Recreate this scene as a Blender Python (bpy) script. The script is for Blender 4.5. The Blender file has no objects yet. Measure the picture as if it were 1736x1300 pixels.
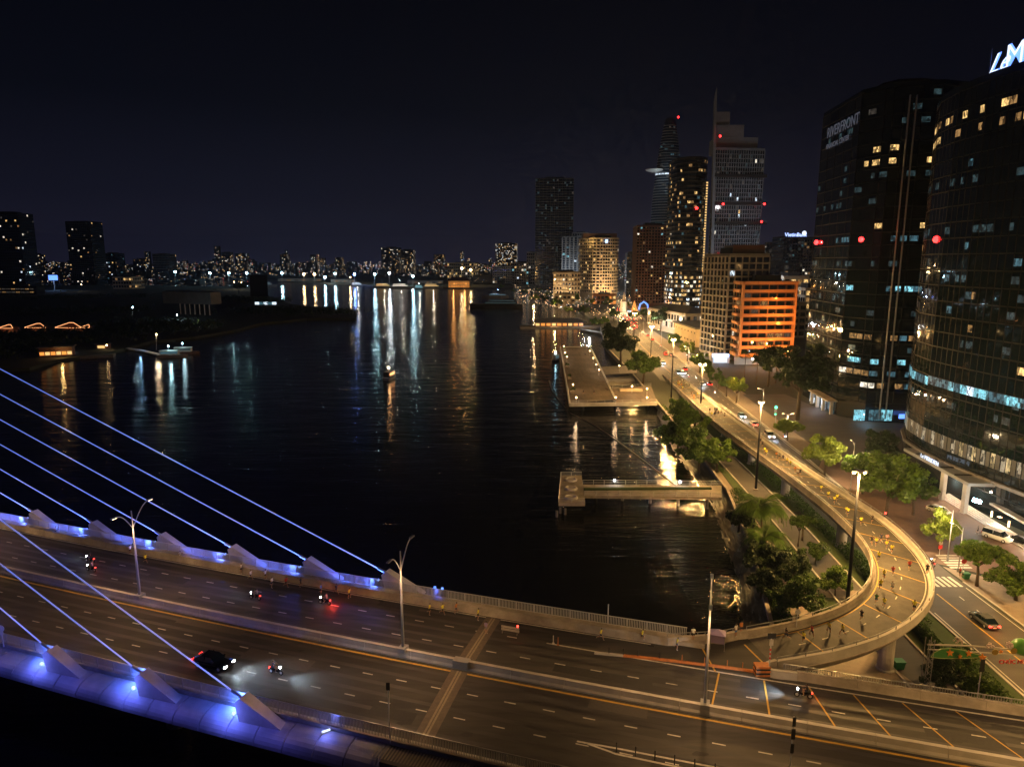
import bpy, bmesh, math, random
import numpy as np
from mathutils import Vector, Matrix
from mathutils.geometry import tessellate_polygon
random.seed(7); R = random.Random(11)
rad = math.radians
SC = bpy.context.scene
COL = SC.collection
# ------------------------------------------------------------------ camera, sky, moon, exposure
F, PITCH, CAMZ = 1160.0, rad(10.2), 55.0
cam = bpy.data.cameras.new('camera'); cam.sensor_width = 36; cam.lens = 36 * F / 1736
cam.clip_start = 0.5; cam.clip_end = 30000
camo = bpy.data.objects.new('camera', cam); COL.objects.link(camo)
camo.location = (0, 0, CAMZ); camo.rotation_euler = (rad(90) - PITCH, 0, 0)
SC.camera = camo
wd = bpy.data.worlds.new('World'); SC.world = wd; wd.use_nodes = True
nt = wd.node_tree; nt.nodes.clear()
out = nt.nodes.new('ShaderNodeOutputWorld')
sky = nt.nodes.new('ShaderNodeTexSky'); sky.sky_type = 'NISHITA'; sky.sun_disc = False
sky.sun_elevation = rad(6); sky.sun_rotation = rad(150)
b1 = nt.nodes.new('ShaderNodeBackground'); b1.inputs['Strength'].default_value = 0.0002
nt.links.new(sky.outputs['Color'], b1.inputs['Color'])
# light-polluted night air: a glow that thins out with height, the same all round
tc = nt.nodes.new('ShaderNodeTexCoord'); sx = nt.nodes.new('ShaderNodeSeparateXYZ')
nt.links.new(tc.outputs['Generated'], sx.inputs[0])
cr = nt.nodes.new('ShaderNodeValToRGB'); e = cr.color_ramp.elements
e[0].position = 0.0; e[0].color = (0.0165, 0.0160, 0.0370, 1)
e[1].position = 0.45; e[1].color = (0.0005, 0.0006, 0.0018, 1)
k = cr.color_ramp.elements.new(0.08); k.color = (0.0075, 0.0078, 0.0195, 1)
k = cr.color_ramp.elements.new(0.20); k.color = (0.0021, 0.0026, 0.0072, 1)
nt.links.new(sx.outputs['Z'], cr.inputs['Fac'])
b2 = nt.nodes.new('ShaderNodeBackground'); b2.inputs['Strength'].default_value = 0.72
nt.links.new(cr.outputs['Color'], b2.inputs['Color'])
ad = nt.nodes.new('ShaderNodeAddShader')
nt.links.new(b1.outputs[0], ad.inputs[0]); nt.links.new(b2.outputs[0], ad.inputs[1])
nt.links.new(ad.outputs[0], out.inputs['Surface'])
moon = bpy.data.lights.new('moonlight', 'SUN'); moon.energy = 0.004; moon.angle = rad(0.5); moon.color = (0.8, 0.85, 1)
mo = bpy.data.objects.new('moonlight', moon); COL.objects.link(mo); mo.rotation_euler = (rad(50), 0, rad(150))
vs = SC.view_settings; vs.view_transform = 'Standard'; vs.look = 'None'; vs.exposure = 0.0; vs.gamma = 1.0; vs.use_curve_mapping = False
cy = SC.cycles
cy.use_denoising = True
try: cy.denoiser = 'OPENIMAGEDENOISE'
except Exception: pass
cy.use_adaptive_sampling = True; cy.adaptive_threshold = .018; cy.adaptive_min_samples = 24; cy.use_light_tree = True; cy.max_bounces = 5; cy.diffuse_bounces = 2; cy.glossy_bounces = 3; cy.transmission_bounces = 3
cy.caustics_reflective = False; cy.caustics_refractive = False; cy.sample_clamp_indirect = 4.0; cy.light_sampling_threshold = 0.0005

# ------------------------------------------------------------------ survey helpers (the photograph's sight lines, met with a level plane)
cP, sP = math.cos(PITCH), math.sin(PITCH)
def ray(px, py):
    x = (px - 868) / F; u = (650 - py) / F
    return (x, cP + u * sP, -sP + u * cP)
def G(px, py, z=2.5):
    d = ray(px, py); t = (z - CAMZ) / d[2]; return Vector((d[0] * t, d[1] * t, z))
def AT(px, py, Y):
    d = ray(px, py); t = Y / d[1]; return Vector((d[0] * t, Y, CAMZ + d[2] * t))

# ------------------------------------------------------------------ mesh helpers
class MB:
    def __init__(s): s.v = []; s.f = []; s.m = []
    def add(s, vs, fs, m=0):
        o = len(s.v); s.v += [tuple(p) for p in vs]
        for f in fs: s.f.append(tuple(i + o for i in f)); s.m.append(m)
        return s
    def box(s, c, d, rz=0, m=0, axis=None):
        hx, hy, hz = d[0] / 2, d[1] / 2, d[2] / 2; ca, sa = math.cos(rz), math.sin(rz); P = []
        for z in (-hz, hz):
            for x, y in ((-hx, -hy), (hx, -hy), (hx, hy), (-hx, hy)):
                P.append((c[0] + x * ca - y * sa, c[1] + x * sa + y * ca, c[2] + z))
        return s.add(P, [(3, 2, 1, 0), (4, 5, 6, 7), (0, 1, 5, 4), (1, 2, 6, 5), (2, 3, 7, 6), (3, 0, 4, 7)], m)
    def prism(s, poly, z0, z1, m=0, cap=True, bottom=True):
        n = len(poly); a = sum(poly[i][0] * poly[(i + 1) % n][1] - poly[(i + 1) % n][0] * poly[i][1] for i in range(n))
        if a < 0: poly = poly[::-1]
        V = [(p[0], p[1], z0) for p in poly] + [(p[0], p[1], z1) for p in poly]
        fs = [(i, (i + 1) % n, (i + 1) % n + n, i + n) for i in range(n)]
        if cap:
            tris = tessellate_polygon([[Vector((p[0], p[1], 0)) for p in poly]])
            for t in tris:
                A, B, C = (Vector(poly[i][:2]) for i in t)
                if (B - A).cross(C - A) < 0: t = t[::-1]
                fs.append(tuple(i + n for i in t))
                if bottom: fs.append(tuple(t[::-1]))
        return s.add(V, fs, m)
    def sheet(s, poly, z, m=0):
        n = len(poly); V = [(p[0], p[1], z) for p in poly]; fs = []
        for t in tessellate_polygon([[Vector((p[0], p[1], 0)) for p in poly]]):
            A, B, C = (Vector(poly[i][:2]) for i in t)
            if (B - A).cross(C - A) < 0: t = t[::-1]
            fs.append(tuple(t))
        return s.add(V, fs, m)
    def tube(s, pts, r, n=8, m=0, cap=True):
        pts = [Vector(p) for p in pts]; rs = r if isinstance(r, (list, tuple)) else [r] * len(pts)
        V = []; fs = []; up0 = None
        for i, p in enumerate(pts):
            t = (pts[min(i + 1, len(pts) - 1)] - pts[max(i - 1, 0)]).normalized()
            if up0 is None: up0 = Vector((0, 0, 1)) if abs(t.z) < .9 else Vector((1, 0, 0))
            a = (up0 - t * up0.dot(t)).normalized(); b = t.cross(a); up0 = a
            for k in range(n):
                q = 2 * math.pi * k / n; V.append(p + a * (rs[i] * math.cos(q)) + b * (rs[i] * math.sin(q)))
        for i in range(len(pts) - 1):
            for k in range(n):
                fs.append((i * n + k, i * n + (k + 1) % n, (i + 1) * n + (k + 1) % n, (i + 1) * n + k))
        if cap: fs.append(tuple(range(n))[::-1]); fs.append(tuple(range((len(pts) - 1) * n, len(pts) * n)))
        return s.add(V, fs, m)
    def lathe(s, prof, n=16, c=(0, 0, 0), m=0, axis='Z'):
        V = []; fs = []
        for r, z in prof:
            for k in range(n):
                q = 2 * math.pi * k / n; p = (r * math.cos(q), r * math.sin(q), z)
                if axis == 'Y': p = (p[0], p[2], p[1])
                V.append((c[0] + p[0], c[1] + p[1], c[2] + p[2]))
        for i in range(len(prof) - 1):
            for k in range(n): fs.append((i * n + k, i * n + (k + 1) % n, (i + 1) * n + (k + 1) % n, (i + 1) * n + k))
        fs.append(tuple(range(n))[::-1]); fs.append(tuple(range((len(prof) - 1) * n, len(prof) * n)))
        return s.add(V, fs, m)
    def sweep(s, left, prof, m=0, closed=True, ends=True):
        """left: list of (point, lateral normal); prof: (offset, height) pairs"""
        n = len(prof); V = []; fs = []
        for p, nn in left:
            for o, h in prof: V.append((p[0] + nn[0] * o, p[1] + nn[1] * o, p[2] + h))
        rng = range(n) if closed else range(n - 1)
        for i in range(len(left) - 1):
            for k in rng: fs.append((i * n + k, i * n + (k + 1) % n, (i + 1) * n + (k + 1) % n, (i + 1) * n + k))
        if closed and ends: fs.append(tuple(range(n))); fs.append(tuple(range((len(left) - 1) * n, len(left) * n))[::-1])
        return s.add(V, fs, m)
    def sphere(s, c, r, n=8, m=0, sz=1.0):
        h = n // 2; prof = [(max(1e-3, r * math.sin(math.pi * i / h)), -r * sz * math.cos(math.pi * i / h)) for i in range(h + 1)]
        return s.lathe(prof, n, c, m)
    def mesh(s, name, mats):
        me = bpy.data.meshes.new(name); me.from_pydata(s.v, [], s.f)
        mats = mats if isinstance(mats, (list, tuple)) else [mats]
        for mm in mats: me.materials.append(mm)
        if len(mats) > 1: me.polygons.foreach_set('material_index', s.m)
        me.update(); return me
    def build(s, name, mats, parent=None, smooth=False, loc=None, rel=True):
        """world-space vertices; made relative to the parent's base point (rel)"""
        if parent is not None and rel:
            b = BASE.get(parent.name, (0, 0, 0)); s.v = [(p[0] - b[0], p[1] - b[1], p[2] - b[2]) for p in s.v]
        me = s.mesh(name, mats)
        if smooth:
            for p in me.polygons: p.use_smooth = True
        return put(name, me, parent, loc)
BASE = {}
def put(name, me, parent=None, loc=None, rz=0, sc=None):
    o = bpy.data.objects.new(name, me); COL.objects.link(o)
    if parent is not None:
        o.parent = parent; BASE[o.name] = BASE.get(parent.name, (0, 0, 0))
    if loc is not None: o.location = loc
    if rz: o.rotation_euler.z = rz
    if sc: o.scale = sc if isinstance(sc, (tuple, list)) else (sc,) * 3
    return o
def tag(o, label=None, cat=None, group=None, kind=None):
    if label: o['label'] = label
    if cat: o['category'] = cat
    if group: o['group'] = group
    if kind: o['kind'] = kind
    return o
def thing(name, label, cat, loc=(0, 0, 0), rz=0, group=None, sc=None):
    o = bpy.data.objects.new(name, None); COL.objects.link(o); o.location = loc; o.rotation_euler.z = rz
    if sc: o.scale = sc if isinstance(sc, (tuple, list)) else (sc,) * 3
    BASE[o.name] = tuple(loc); o.empty_display_size = 0.3
    return tag(o, label, cat, group)
def kids(o): return [c for c in COL.objects if c.parent == o]
def copy_tree(o, parent=None, tree=None):
    c = o.copy(); COL.objects.link(c); c.parent = parent
    for ch in tree if tree is not None else o.children: copy_tree(ch, c)
    return c
def lamp(kind, loc, power, color, parent=None, radius=.1, rot=None, spot=None, blend=.5, name='lamp_light'):
    l = bpy.data.lights.new(name, kind); l.energy = power; l.color = color
    l.shadow_soft_size = radius
    if kind == 'SPOT': l.spot_size = spot; l.spot_blend = blend
    o = bpy.data.objects.new(name, l); COL.objects.link(o)
    if parent is not None:
        o.parent = parent; b = BASE.get(parent.name, (0, 0, 0)); loc = (loc[0] - b[0], loc[1] - b[1], loc[2] - b[2])
    o.location = loc
    if rot is not None: o.rotation_euler = rot
    return o
def aim(d): return Vector(d).to_track_quat('-Z', 'Y').to_euler()

# ------------------------------------------------------------------ materials
def mat(name, c, rough=.7, metal=0., c2=None, scale=1.0, bump=0., bscale=None, spec=.5, stretch=None, detail=5, island=False, patch=None):
    m = bpy.data.materials.new(name); m.use_nodes = True; t = m.node_tree; b = t.nodes['Principled BSDF']
    b.inputs['Base Color'].default_value = (*c, 1); b.inputs['Roughness'].default_value = rough; b.inputs['Metallic'].default_value = metal
    b.inputs['Specular IOR Level'].default_value = spec
    geo = t.nodes.new('ShaderNodeNewGeometry'); vec = geo.outputs['Position']
    if stretch:
        mp = t.nodes.new('ShaderNodeMapping'); mp.inputs['Rotation'].default_value = (0, 0, stretch[0]); mp.inputs['Scale'].default_value = (stretch[1], stretch[2], 1)
        t.links.new(vec, mp.inputs[0]); vec = mp.outputs[0]
    col = None
    if c2 is not None:
        mx = t.nodes.new('ShaderNodeMix'); mx.data_type = 'RGBA'; mx.inputs[6].default_value = (*c, 1); mx.inputs[7].default_value = (*c2, 1)
        if island: t.links.new(geo.outputs['Random Per Island'], mx.inputs[0])
        else:
            n = t.nodes.new('ShaderNodeTexNoise'); n.inputs['Scale'].default_value = scale; n.inputs['Detail'].default_value = detail; n.inputs['Roughness'].default_value = .65
            t.links.new(vec, n.inputs['Vector'])
            r = t.nodes.new('ShaderNodeValToRGB'); r.color_ramp.elements[0].position = .3; r.color_ramp.elements[1].position = .7
            t.links.new(n.outputs['Fac'], r.inputs[0]); t.links.new(r.outputs[0], mx.inputs[0])
        col = mx.outputs[2]
        if patch:
            n2 = t.nodes.new('ShaderNodeTexNoise'); n2.inputs['Scale'].default_value = patch[0]; n2.inputs['Detail'].default_value = 3
            t.links.new(geo.outputs['Position'], n2.inputs['Vector'])
            mr = t.nodes.new('ShaderNodeMapRange'); mr.inputs[1].default_value = .35; mr.inputs[2].default_value = .65; mr.inputs[3].default_value = patch[1]; mr.inputs[4].default_value = patch[2]
            t.links.new(n2.outputs['Fac'], mr.inputs[0])
            mm = t.nodes.new('ShaderNodeMix'); mm.data_type = 'RGBA'; mm.blend_type = 'MULTIPLY'; mm.inputs[0].default_value = 1
            t.links.new(col, mm.inputs[6]); t.links.new(mr.outputs[0], mm.inputs[7]); col = mm.outputs[2]
        t.links.new(col, b.inputs['Base Color'])
    if bump:
        n = t.nodes.new('ShaderNodeTexNoise'); n.inputs['Scale'].default_value = bscale or scale * 4; n.inputs['Detail'].default_value = 4
        t.links.new(vec, n.inputs['Vector']); bp = t.nodes.new('ShaderNodeBump'); bp.inputs['Strength'].default_value = bump; bp.inputs['Distance'].default_value = .05
        t.links.new(n.outputs['Fac'], bp.inputs['Height']); t.links.new(bp.outputs[0], b.inputs['Normal'])
    return m
def glow(name, c, s):
    m = bpy.data.materials.new(name); m.use_nodes = True; b = m.node_tree.nodes['Principled BSDF']
    b.inputs['Base Color'].default_value = (.02, .02, .02, 1); b.inputs['Emission Color'].default_value = (*c, 1); b.inputs['Emission Strength'].default_value = s
    return m
M = {}
M['asphalt'] = mat('asphalt', (.026, .025, .025), .8, c2=(.066, .061, .056), scale=.42, bump=.25, bscale=30, patch=(.07, .6, 1.25), stretch=(rad(18.5), .10, 1.5), detail=8)
M['asphalt_ramp'] = mat('asphalt_ramp', (.052, .049, .046), .8, c2=(.096, .088, .078), scale=.7, detail=8, bump=.25, bscale=30, patch=(.09, .8, 1.15))
M['asphalt_road'] = mat('asphalt_road', (.055, .050, .046), .75, c2=(.08, .072, .064), scale=.5, bump=.2, bscale=30, patch=(.07, .65, 1.2), stretch=(rad(90), .12, 1.6), detail=8)
M['drive'] = mat('drive', (.11, .065, .045), .7, c2=(.15, .09, .06), scale=.8, bump=.2, bscale=20)
M['concrete'] = mat('concrete', (.40, .36, .31), .85, c2=(.28, .25, .21), scale=.9, bump=.15, bscale=14, patch=(.3, .7, 1.1))
M['concrete_pale'] = mat('concrete_pale', (.50, .48, .45), .8, c2=(.40, .38, .35), scale=.7, bump=.1, bscale=14, patch=(.25, .8, 1.1))
M['concrete_dark'] = mat('concrete_dark', (.17, .16, .15), .85, c2=(.11, .10, .09), scale=.8, bump=.1)
M['panel'] = mat('panel', (.46, .46, .50), .55, c2=(.38, .38, .42), scale=.6, patch=(.35, .75, 1.1))
M['white_paint'] = mat('white_paint', (.62, .60, .55), .7, c2=(.40, .38, .34), scale=2.5)
M['yellow_paint'] = mat('yellow_paint', (.60, .36, .05), .7, c2=(.40, .24, .04), scale=2.5)
M['orange_kerb'] = mat('orange_kerb', (.50, .16, .03), .7, c2=(.30, .11, .03), scale=3)
M['steel'] = mat('steel', (.34, .35, .36), .45, .6)
M['steel_pale'] = mat('steel_pale', (.52, .54, .57), .45, .3)
M['pole'] = mat('pole', (.014, .015, .020), .6, .0, spec=.2)
M['black'] = mat('black', (.015, .015, .016), .5)
M['cable'] = mat('cable', (.65, .66, .70), .4)
M['paving'] = mat('paving', (.26, .21, .17), .85, c2=(.19, .155, .125), scale=.8, bump=.15, bscale=8)
M['deckwood'] = mat('deckwood', (.15, .112, .085), .75, c2=(.085, .065, .05), scale=.35, bump=.2, bscale=5, stretch=(0, 3, .3), patch=(.05, .7, 1.15))
M['grass'] = mat('grass', (.050, .085, .018), .9, c2=(.030, .050, .012), scale=.5, bump=.7, bscale=5)
M['earth'] = mat('earth', (.035, .04, .022), .95, c2=(.018, .022, .013), scale=.05, bump=.6, bscale=.6)
M['mud'] = mat('mud', (.024, .018, .013), .42, c2=(.010, .008, .007), scale=.6, bump=1.0, bscale=3.5)
M['rock'] = mat('rock', (.17, .14, .11), .9, c2=(.09, .075, .06), scale=1.2, bump=.5)
M['bark'] = mat('bark', (.10, .075, .05), .9, c2=(.06, .045, .03), scale=4)
def leafmat(name, c, c2):
    m = mat(name, c, .5, c2=c2, island=True); t = m.node_tree; b = t.nodes['Principled BSDF']; tr = t.nodes.new('ShaderNodeBsdfTranslucent'); mx = t.nodes.new('ShaderNodeMixShader'); mx.inputs[0].default_value = .45
    src = b.inputs['Base Color'].links[0].from_socket; t.links.new(src, tr.inputs['Color']); t.links.new(b.outputs[0], mx.inputs[1]); t.links.new(tr.outputs[0], mx.inputs[2]); t.links.new(mx.outputs[0], t.nodes['Material Output'].inputs['Surface']); return m
M['leaf_a'] = leafmat('leaf_a', (.12, .21, .020), (.050, .095, .013))
M['leaf_b'] = leafmat('leaf_b', (.075, .150, .018), (.034, .062, .013))
M['leaf_dark'] = leafmat('leaf_dark', (.030, .055, .014), (.014, .030, .009))
M['leaf_yellow'] = leafmat('leaf_yellow', (.17, .22, .018), (.090, .130, .014))
M['glass_dark'] = mat('glass_dark', (.005, .010, .014), .04, spec=.8)
M['facade_band'] = mat('facade_band', (.007, .010, .012), .6, spec=.12)
M['wall_cool'] = mat('wall_cool', (.13, .155, .19), .6, c2=(.10, .12, .15), scale=.15)
M['glass_blue'] = mat('glass_blue', (.012, .022, .034), .08, spec=.9)
M['wall_dark'] = mat('wall_dark', (.014, .014, .016), .6, c2=(.009, .009, .011), scale=.2, spec=.15)
M['mullion'] = mat('mullion', (.004, .004, .005), .6, spec=.08)
M['wall_grey'] = mat('wall_grey', (.22, .21, .21), .8, c2=(.16, .155, .15), scale=.15)
M['wall_white'] = mat('wall_white', (.56, .53, .49), .8, c2=(.45, .42, .39), scale=.12)
M['wall_cream'] = mat('wall_cream', (.52, .42, .28), .8, c2=(.42, .33, .22), scale=.12)
M['wall_brown'] = mat('wall_brown', (.12, .05, .028), .7, c2=(.085, .036, .02), scale=.15)
M['wall_orange'] = mat('wall_orange', (.55, .26, .10), .75, c2=(.44, .20, .08), scale=.2)
M['roof_tile'] = mat('roof_tile', (.20, .07, .04), .8, c2=(.13, .05, .03), scale=.8)
M['roof_grey'] = mat('roof_grey', (.07, .07, .075), .8, c2=(.045, .045, .05), scale=.4)
M['tyre'] = mat('tyre', (.014, .014, .015), .85)
M['car_black'] = mat('car_black', (.008, .009, .012), .18)
M['car_white'] = mat('car_white', (.62, .62, .60), .25)
M['car_red'] = mat('car_red', (.35, .03, .025), .25)
M['car_grey'] = mat('car_grey', (.13, .135, .14), .25, .4)
M['car_blue'] = mat('car_blue', (.20, .34, .42), .25)
GL = {}
for n_, c_, s_ in (('warm', (1, .62, .22), 1.1), ('warm_dim', (1, .55, .20), .30), ('white', (1, .90, .72), 1.3), ('cool', (.72, .86, 1), 1.3), ('cyan', (.30, .80, .95), .8), ('cyan_dim', (.22, .55, .70), .22),
                   ('orange', (1, .34, .06), 1.2), ('blue', (.12, .28, 1), 2.2), ('red', (1, .02, .02), 9.0), ('green', (.05, 1, .45), 6.0), ('dim', (.55, .48, .40), .10), ('teal_dim', (.22, .44, .50), .10),
                   ('lamp_warm', (1, .60, .20), 60.), ('lamp_soft', (1, .66, .30), 22.), ('lamp_white', (.88, .95, 1), 40.), ('lamp_far_white', (.80, .92, 1), 60.), ('lamp_far_warm', (1, .66, .30), 60.), ('lamp_far_blue', (.15, .30, 1), 90.),
                   ('lamp_far_cyan', (.45, .85, 1), 60.), ('head', (.85, .95, 1), 60.), ('tail', (1, .03, .02), 12.), ('sign_blue', (.30, .50, 1), 4.5), ('sign_white', (.72, .82, 1), 1.5), ('lantern', (1, .66, .36), 5.0), ('sign_dim', (.55, .60, .80), .10), ('led_orange', (1, .42, .16), 2.5), ('far_warm', (1, .62, .26), 3.2), ('far_white', (1, .9, .75), 3.5), ('far_cool', (.7, .85, 1), 3.5), ('far_red', (1, .15, .12), 2.5), ('far_blue', (.3, .5, 1), 3.0)):
    GL[n_] = glow('glow_' + n_, c_, s_)
def room(name, c, s):
    """a lit room behind glass: lamps, curtains and furniture break up the brightness"""
    m = glow(name, c, s); t = m.node_tree; b = t.nodes['Principled BSDF']; b.inputs['Roughness'].default_value = .12
    g = t.nodes.new('ShaderNodeNewGeometry'); mp = t.nodes.new('ShaderNodeMapping'); mp.inputs['Scale'].default_value = (1.5, 1.5, .8); t.links.new(g.outputs['Position'], mp.inputs[0])
    v = t.nodes.new('ShaderNodeTexVoronoi'); v.distance = 'CHEBYCHEV'; v.inputs['Scale'].default_value = 1.1; t.links.new(mp.outputs[0], v.inputs['Vector'])
    n = t.nodes.new('ShaderNodeTexNoise'); n.inputs['Scale'].default_value = 2.2; n.inputs['Detail'].default_value = 3; t.links.new(mp.outputs[0], n.inputs['Vector'])
    sp = t.nodes.new('ShaderNodeSeparateColor'); t.links.new(v.outputs['Color'], sp.inputs[0])
    a = t.nodes.new('ShaderNodeMath'); a.operation = 'MULTIPLY'; t.links.new(sp.outputs[0], a.inputs[0]); t.links.new(n.outputs['Fac'], a.inputs[1])
    r = t.nodes.new('ShaderNodeMapRange'); r.inputs[1].default_value = .05; r.inputs[2].default_value = .5; r.inputs[3].default_value = s * .12; r.inputs[4].default_value = s * 1.5
    t.links.new(a.outputs[0], r.inputs[0]); t.links.new(r.outputs[0], b.inputs['Emission Strength']); return m
LIT = [room('room_' + k_, tuple(GL[k_].node_tree.nodes['Principled BSDF'].inputs['Emission Color'].default_value)[:3], GL[k_].node_tree.nodes['Principled BSDF'].inputs['Emission Strength'].default_value) for k_ in ('warm', 'white', 'cool', 'cyan', 'orange', 'warm_dim', 'dim', 'cyan_dim', 'red', 'teal_dim')]
WARM, WHITE, COOL, CYAN, ORANGE, WDIM, DIM, CDIM, REDL, TDIM = range(10)
SODIUM = (1.0, .55, .165); NEUTRAL = (1, .72, .38)
# ------------------------------------------------------------------ water and ground
def water_mat(WV=None):
    m = bpy.data.materials.new('river_water'); m.use_nodes = True; t = m.node_tree; b = t.nodes['Principled BSDF']
    b.inputs['Base Color'].default_value = (.006, .007, .008, 1); b.inputs['Roughness'].default_value = .085; b.inputs['IOR'].default_value = 1.33
    b.inputs['Specular IOR Level'].default_value = .5
    g = t.nodes.new('ShaderNodeNewGeometry')
    hs = []
    for sc, ex, ey in ((.10, .45, 1.5), (.42, .38, 1.8), (1.7, .8, 1.5), (5.0, .9, 1.4)):
        mp = t.nodes.new('ShaderNodeMapping'); mp.inputs['Scale'].default_value = (ex, ey, 1); t.links.new(g.outputs['Position'], mp.inputs[0])
        n = t.nodes.new('ShaderNodeTexNoise'); n.inputs['Scale'].default_value = sc; n.inputs['Detail'].default_value = 2; t.links.new(mp.outputs[0], n.inputs['Vector']); hs.append(n)
    a = None
    for n, w in zip(hs, WV or WAVES):
        mu = t.nodes.new('ShaderNodeMath'); mu.operation = 'MULTIPLY'; mu.inputs[1].default_value = w; t.links.new(n.outputs['Fac'], mu.inputs[0])
        if a is None: a = mu
        else:
            ad = t.nodes.new('ShaderNodeMath'); ad.operation = 'ADD'; t.links.new(a.outputs[0], ad.inputs[0]); t.links.new(mu.outputs[0], ad.inputs[1]); a = ad
    bp = t.nodes.new('ShaderNodeBump'); bp.inputs['Strength'].default_value = 1; bp.inputs['Distance'].default_value = 1
    t.links.new(a.outputs[0], bp.inputs['Height']); t.links.new(bp.outputs[0], b.inputs['Normal'])
    return m
WAVES = (.34, .13, .040, .010)
M['water'] = water_mat()
tag(MB().sheet([(-6000, -600), (6000, -600), (6000, 9000), (-6000, 9000)], 0).build('river_water', M['water']), kind='structure')

def bankland(name, poly, z, mtop, mside, zb=-1.5, slope=0):
    mb = MB(); mb.prism(poly, zb, z, 0, True, False)
    n = len(poly); m = [1] * n + [0] * (len(mb.f) - n); mb.m = m
    o = mb.build(name, [mtop, mside]); tag(o, kind='structure'); return o
GZ = 2.4
edge_r = [(18, -300), (18, 30), (33, 62), (37, 88), (41.4, 106), (45, 122), (50, 152), (52.5, 200), (54.5, 250), (57, 330), (58, 420), (66, 500), (76, 600), (74, 760), (66, 900), (52, 1080), (30, 1250),
          (2, 1400), (-40, 1372), (-96, 1349), (-200, 1400), (-281, 1442), (-428, 1630), (-640, 1873), (-1100, 2250), (-5900, 2600), (-5900, 8900), (5900, 8900), (5900, -300)]
bankland('ground', edge_r, GZ, M['earth'], M['concrete_dark'])
# muddy foreshore below the embankment, above the low water
mud = [G(1120, 700, .2), G(1165, 790, .2), G(1150, 860, .2), G(1180, 900, .2), G(1165, 965, .2), G(1205, 1010, .2), G(1215, 1045, .2), (30, 80, .2), (45, 80, .2), (50, 125, .2), (54, 160, .2), (58, 250, .2)]
mb = MB(); n_ = 0
xs = np.linspace(0, 1, 26)
bank_pts = [(37, 88), (41.4, 106), (45, 122), (50, 152), (52.5, 200), (54.4, 248)]
wat_pts = [G(1240, 1060, 0), G(1245, 985, 0), G(1215, 905, 0), G(1200, 850, 0), G(1140, 770, 0), G(1112, 702, 0)]
def poly_at(pts, u):
    u = u * (len(pts) - 1); i = min(int(u), len(pts) - 2); f = u - i
    return Vector((pts[i][0] * (1 - f) + pts[i + 1][0] * f, pts[i][1] * (1 - f) + pts[i + 1][1] * f))
V = []; NU, NV = 90, 26
for i in range(NU + 1):
    a = poly_at(bank_pts, i / NU); b = poly_at(wat_pts, i / NU)
    for j in range(NV + 1):
        f = j / NV; p = a.lerp(b, f); h = 1.5 * (1 - f) ** 1.5 - .12 + R.uniform(-.10, .10) * (1 if 0 < j < NV else .3)
        V.append((p.x + R.uniform(-.2, .2), p.y + R.uniform(-.2, .2), h))
mb.add(V, [(i * (NV + 1) + j, i * (NV + 1) + j + 1, (i + 1) * (NV + 1) + j + 1, (i + 1) * (NV + 1) + j) for i in range(NU) for j in range(NV)])
tag(mb.build('muddy_shore', M['mud'], smooth=True), kind='structure')
# choppy shallows off the mud, where the lamps glint
sw = water_mat((.20, .18, .10, .03)); sw.name = 'shallow_water'; M['shallow'] = sw
tag(MB().sheet([v[:2] for v in (G(1120, 856, 0), G(1165, 858, 0), G(1215, 870, 0), G(1275, 930, 0), G(1290, 1000, 0), G(1270, 1062, 0), G(1190, 1062, 0), G(1150, 985, 0), G(1120, 905, 0))], .035).build('shallow_water', M['shallow']), kind='structure')
# Thu Thiem-side land
left_poly = [(-5900, 120), (-270, 300), (-262, 330), G(50, 625, 1)[:2], G(95, 612, 1)[:2], G(190, 598, 1)[:2], G(255, 580, 1)[:2], G(330, 572, 1)[:2], G(400, 560, 1)[:2], G(440, 549, 1)[:2], G(520, 541, 1)[:2], G(605, 541, 1)[:2], G(605, 527, 1)[:2],
             G(560, 524, 1)[:2], G(500, 517, 1)[:2], G(470, 511, 1)[:2], G(452, 500, 1)[:2], G(446, 486, 1)[:2], (-900, 1500), (-5900, 1700)]
bankland('far_bank_ground', left_poly, 1.6, M['earth'], M['earth'])

# ------------------------------------------------------------------ bridge alignment
MX = np.array([-75.2, -31.6, -3.2, 17.5, 46.1]); MY = np.array([94.3, 79.1, 69.5, 62.8, 54.7])
qa, qb, qc = np.polyfit(MX, MY, 2)
DZ = 10.0
xs_ = np.linspace(-170, 110, 2801); ys_ = qa * xs_ ** 2 + qb * xs_ + qc
ss_ = np.concatenate([[0], np.cumsum(np.hypot(np.diff(xs_), np.diff(ys_)))]); ss_ -= np.interp(0, xs_, ss_)
def bc(s):
    x = float(np.interp(s, ss_, xs_)); y = qa * x * x + qb * x + qc; m = 2 * qa * x + qb
    t = Vector((1, m)).normalized(); return Vector((x, y)), t, Vector((-t.y, t.x))
def bp(s, off, z=DZ):
    c, t, n = bc(s); off = off - .3; return Vector((c.x + n.x * off, c.y + n.y * off, z))
def to_so(p):
    best = min(range(0, 2801, 2), key=lambda i: (xs_[i] - p[0]) ** 2 + (ys_[i] - p[1]) ** 2); s = float(ss_[best]); c, t, n = bc(s)
    return s + (Vector(p[:2]) - c).dot(t), (Vector(p[:2]) - c).dot(n) + .3
def bpath(s0, s1, off, z=DZ, step=2.0):
    k = max(2, int(abs(s1 - s0) / step) + 1); r = []
    for s in np.linspace(s0, s1, k):
        c, t, n = bc(s); p = bp(s, off if not callable(off) else off(s), z); r.append((p, (n.x, n.y)))
    return r
S0, S1 = -150, 90
S_NOSE = to_so(G(1318, 1150, 10))[0]
BR = thing('cable_stayed_bridge', 'wide cable-stayed road bridge with blue lit cables crossing above the dark river', 'bridge', bp(0, 0))
def far_off(s):
    return 11.9 if s < S_NOSE - 8 else 8.6
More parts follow.
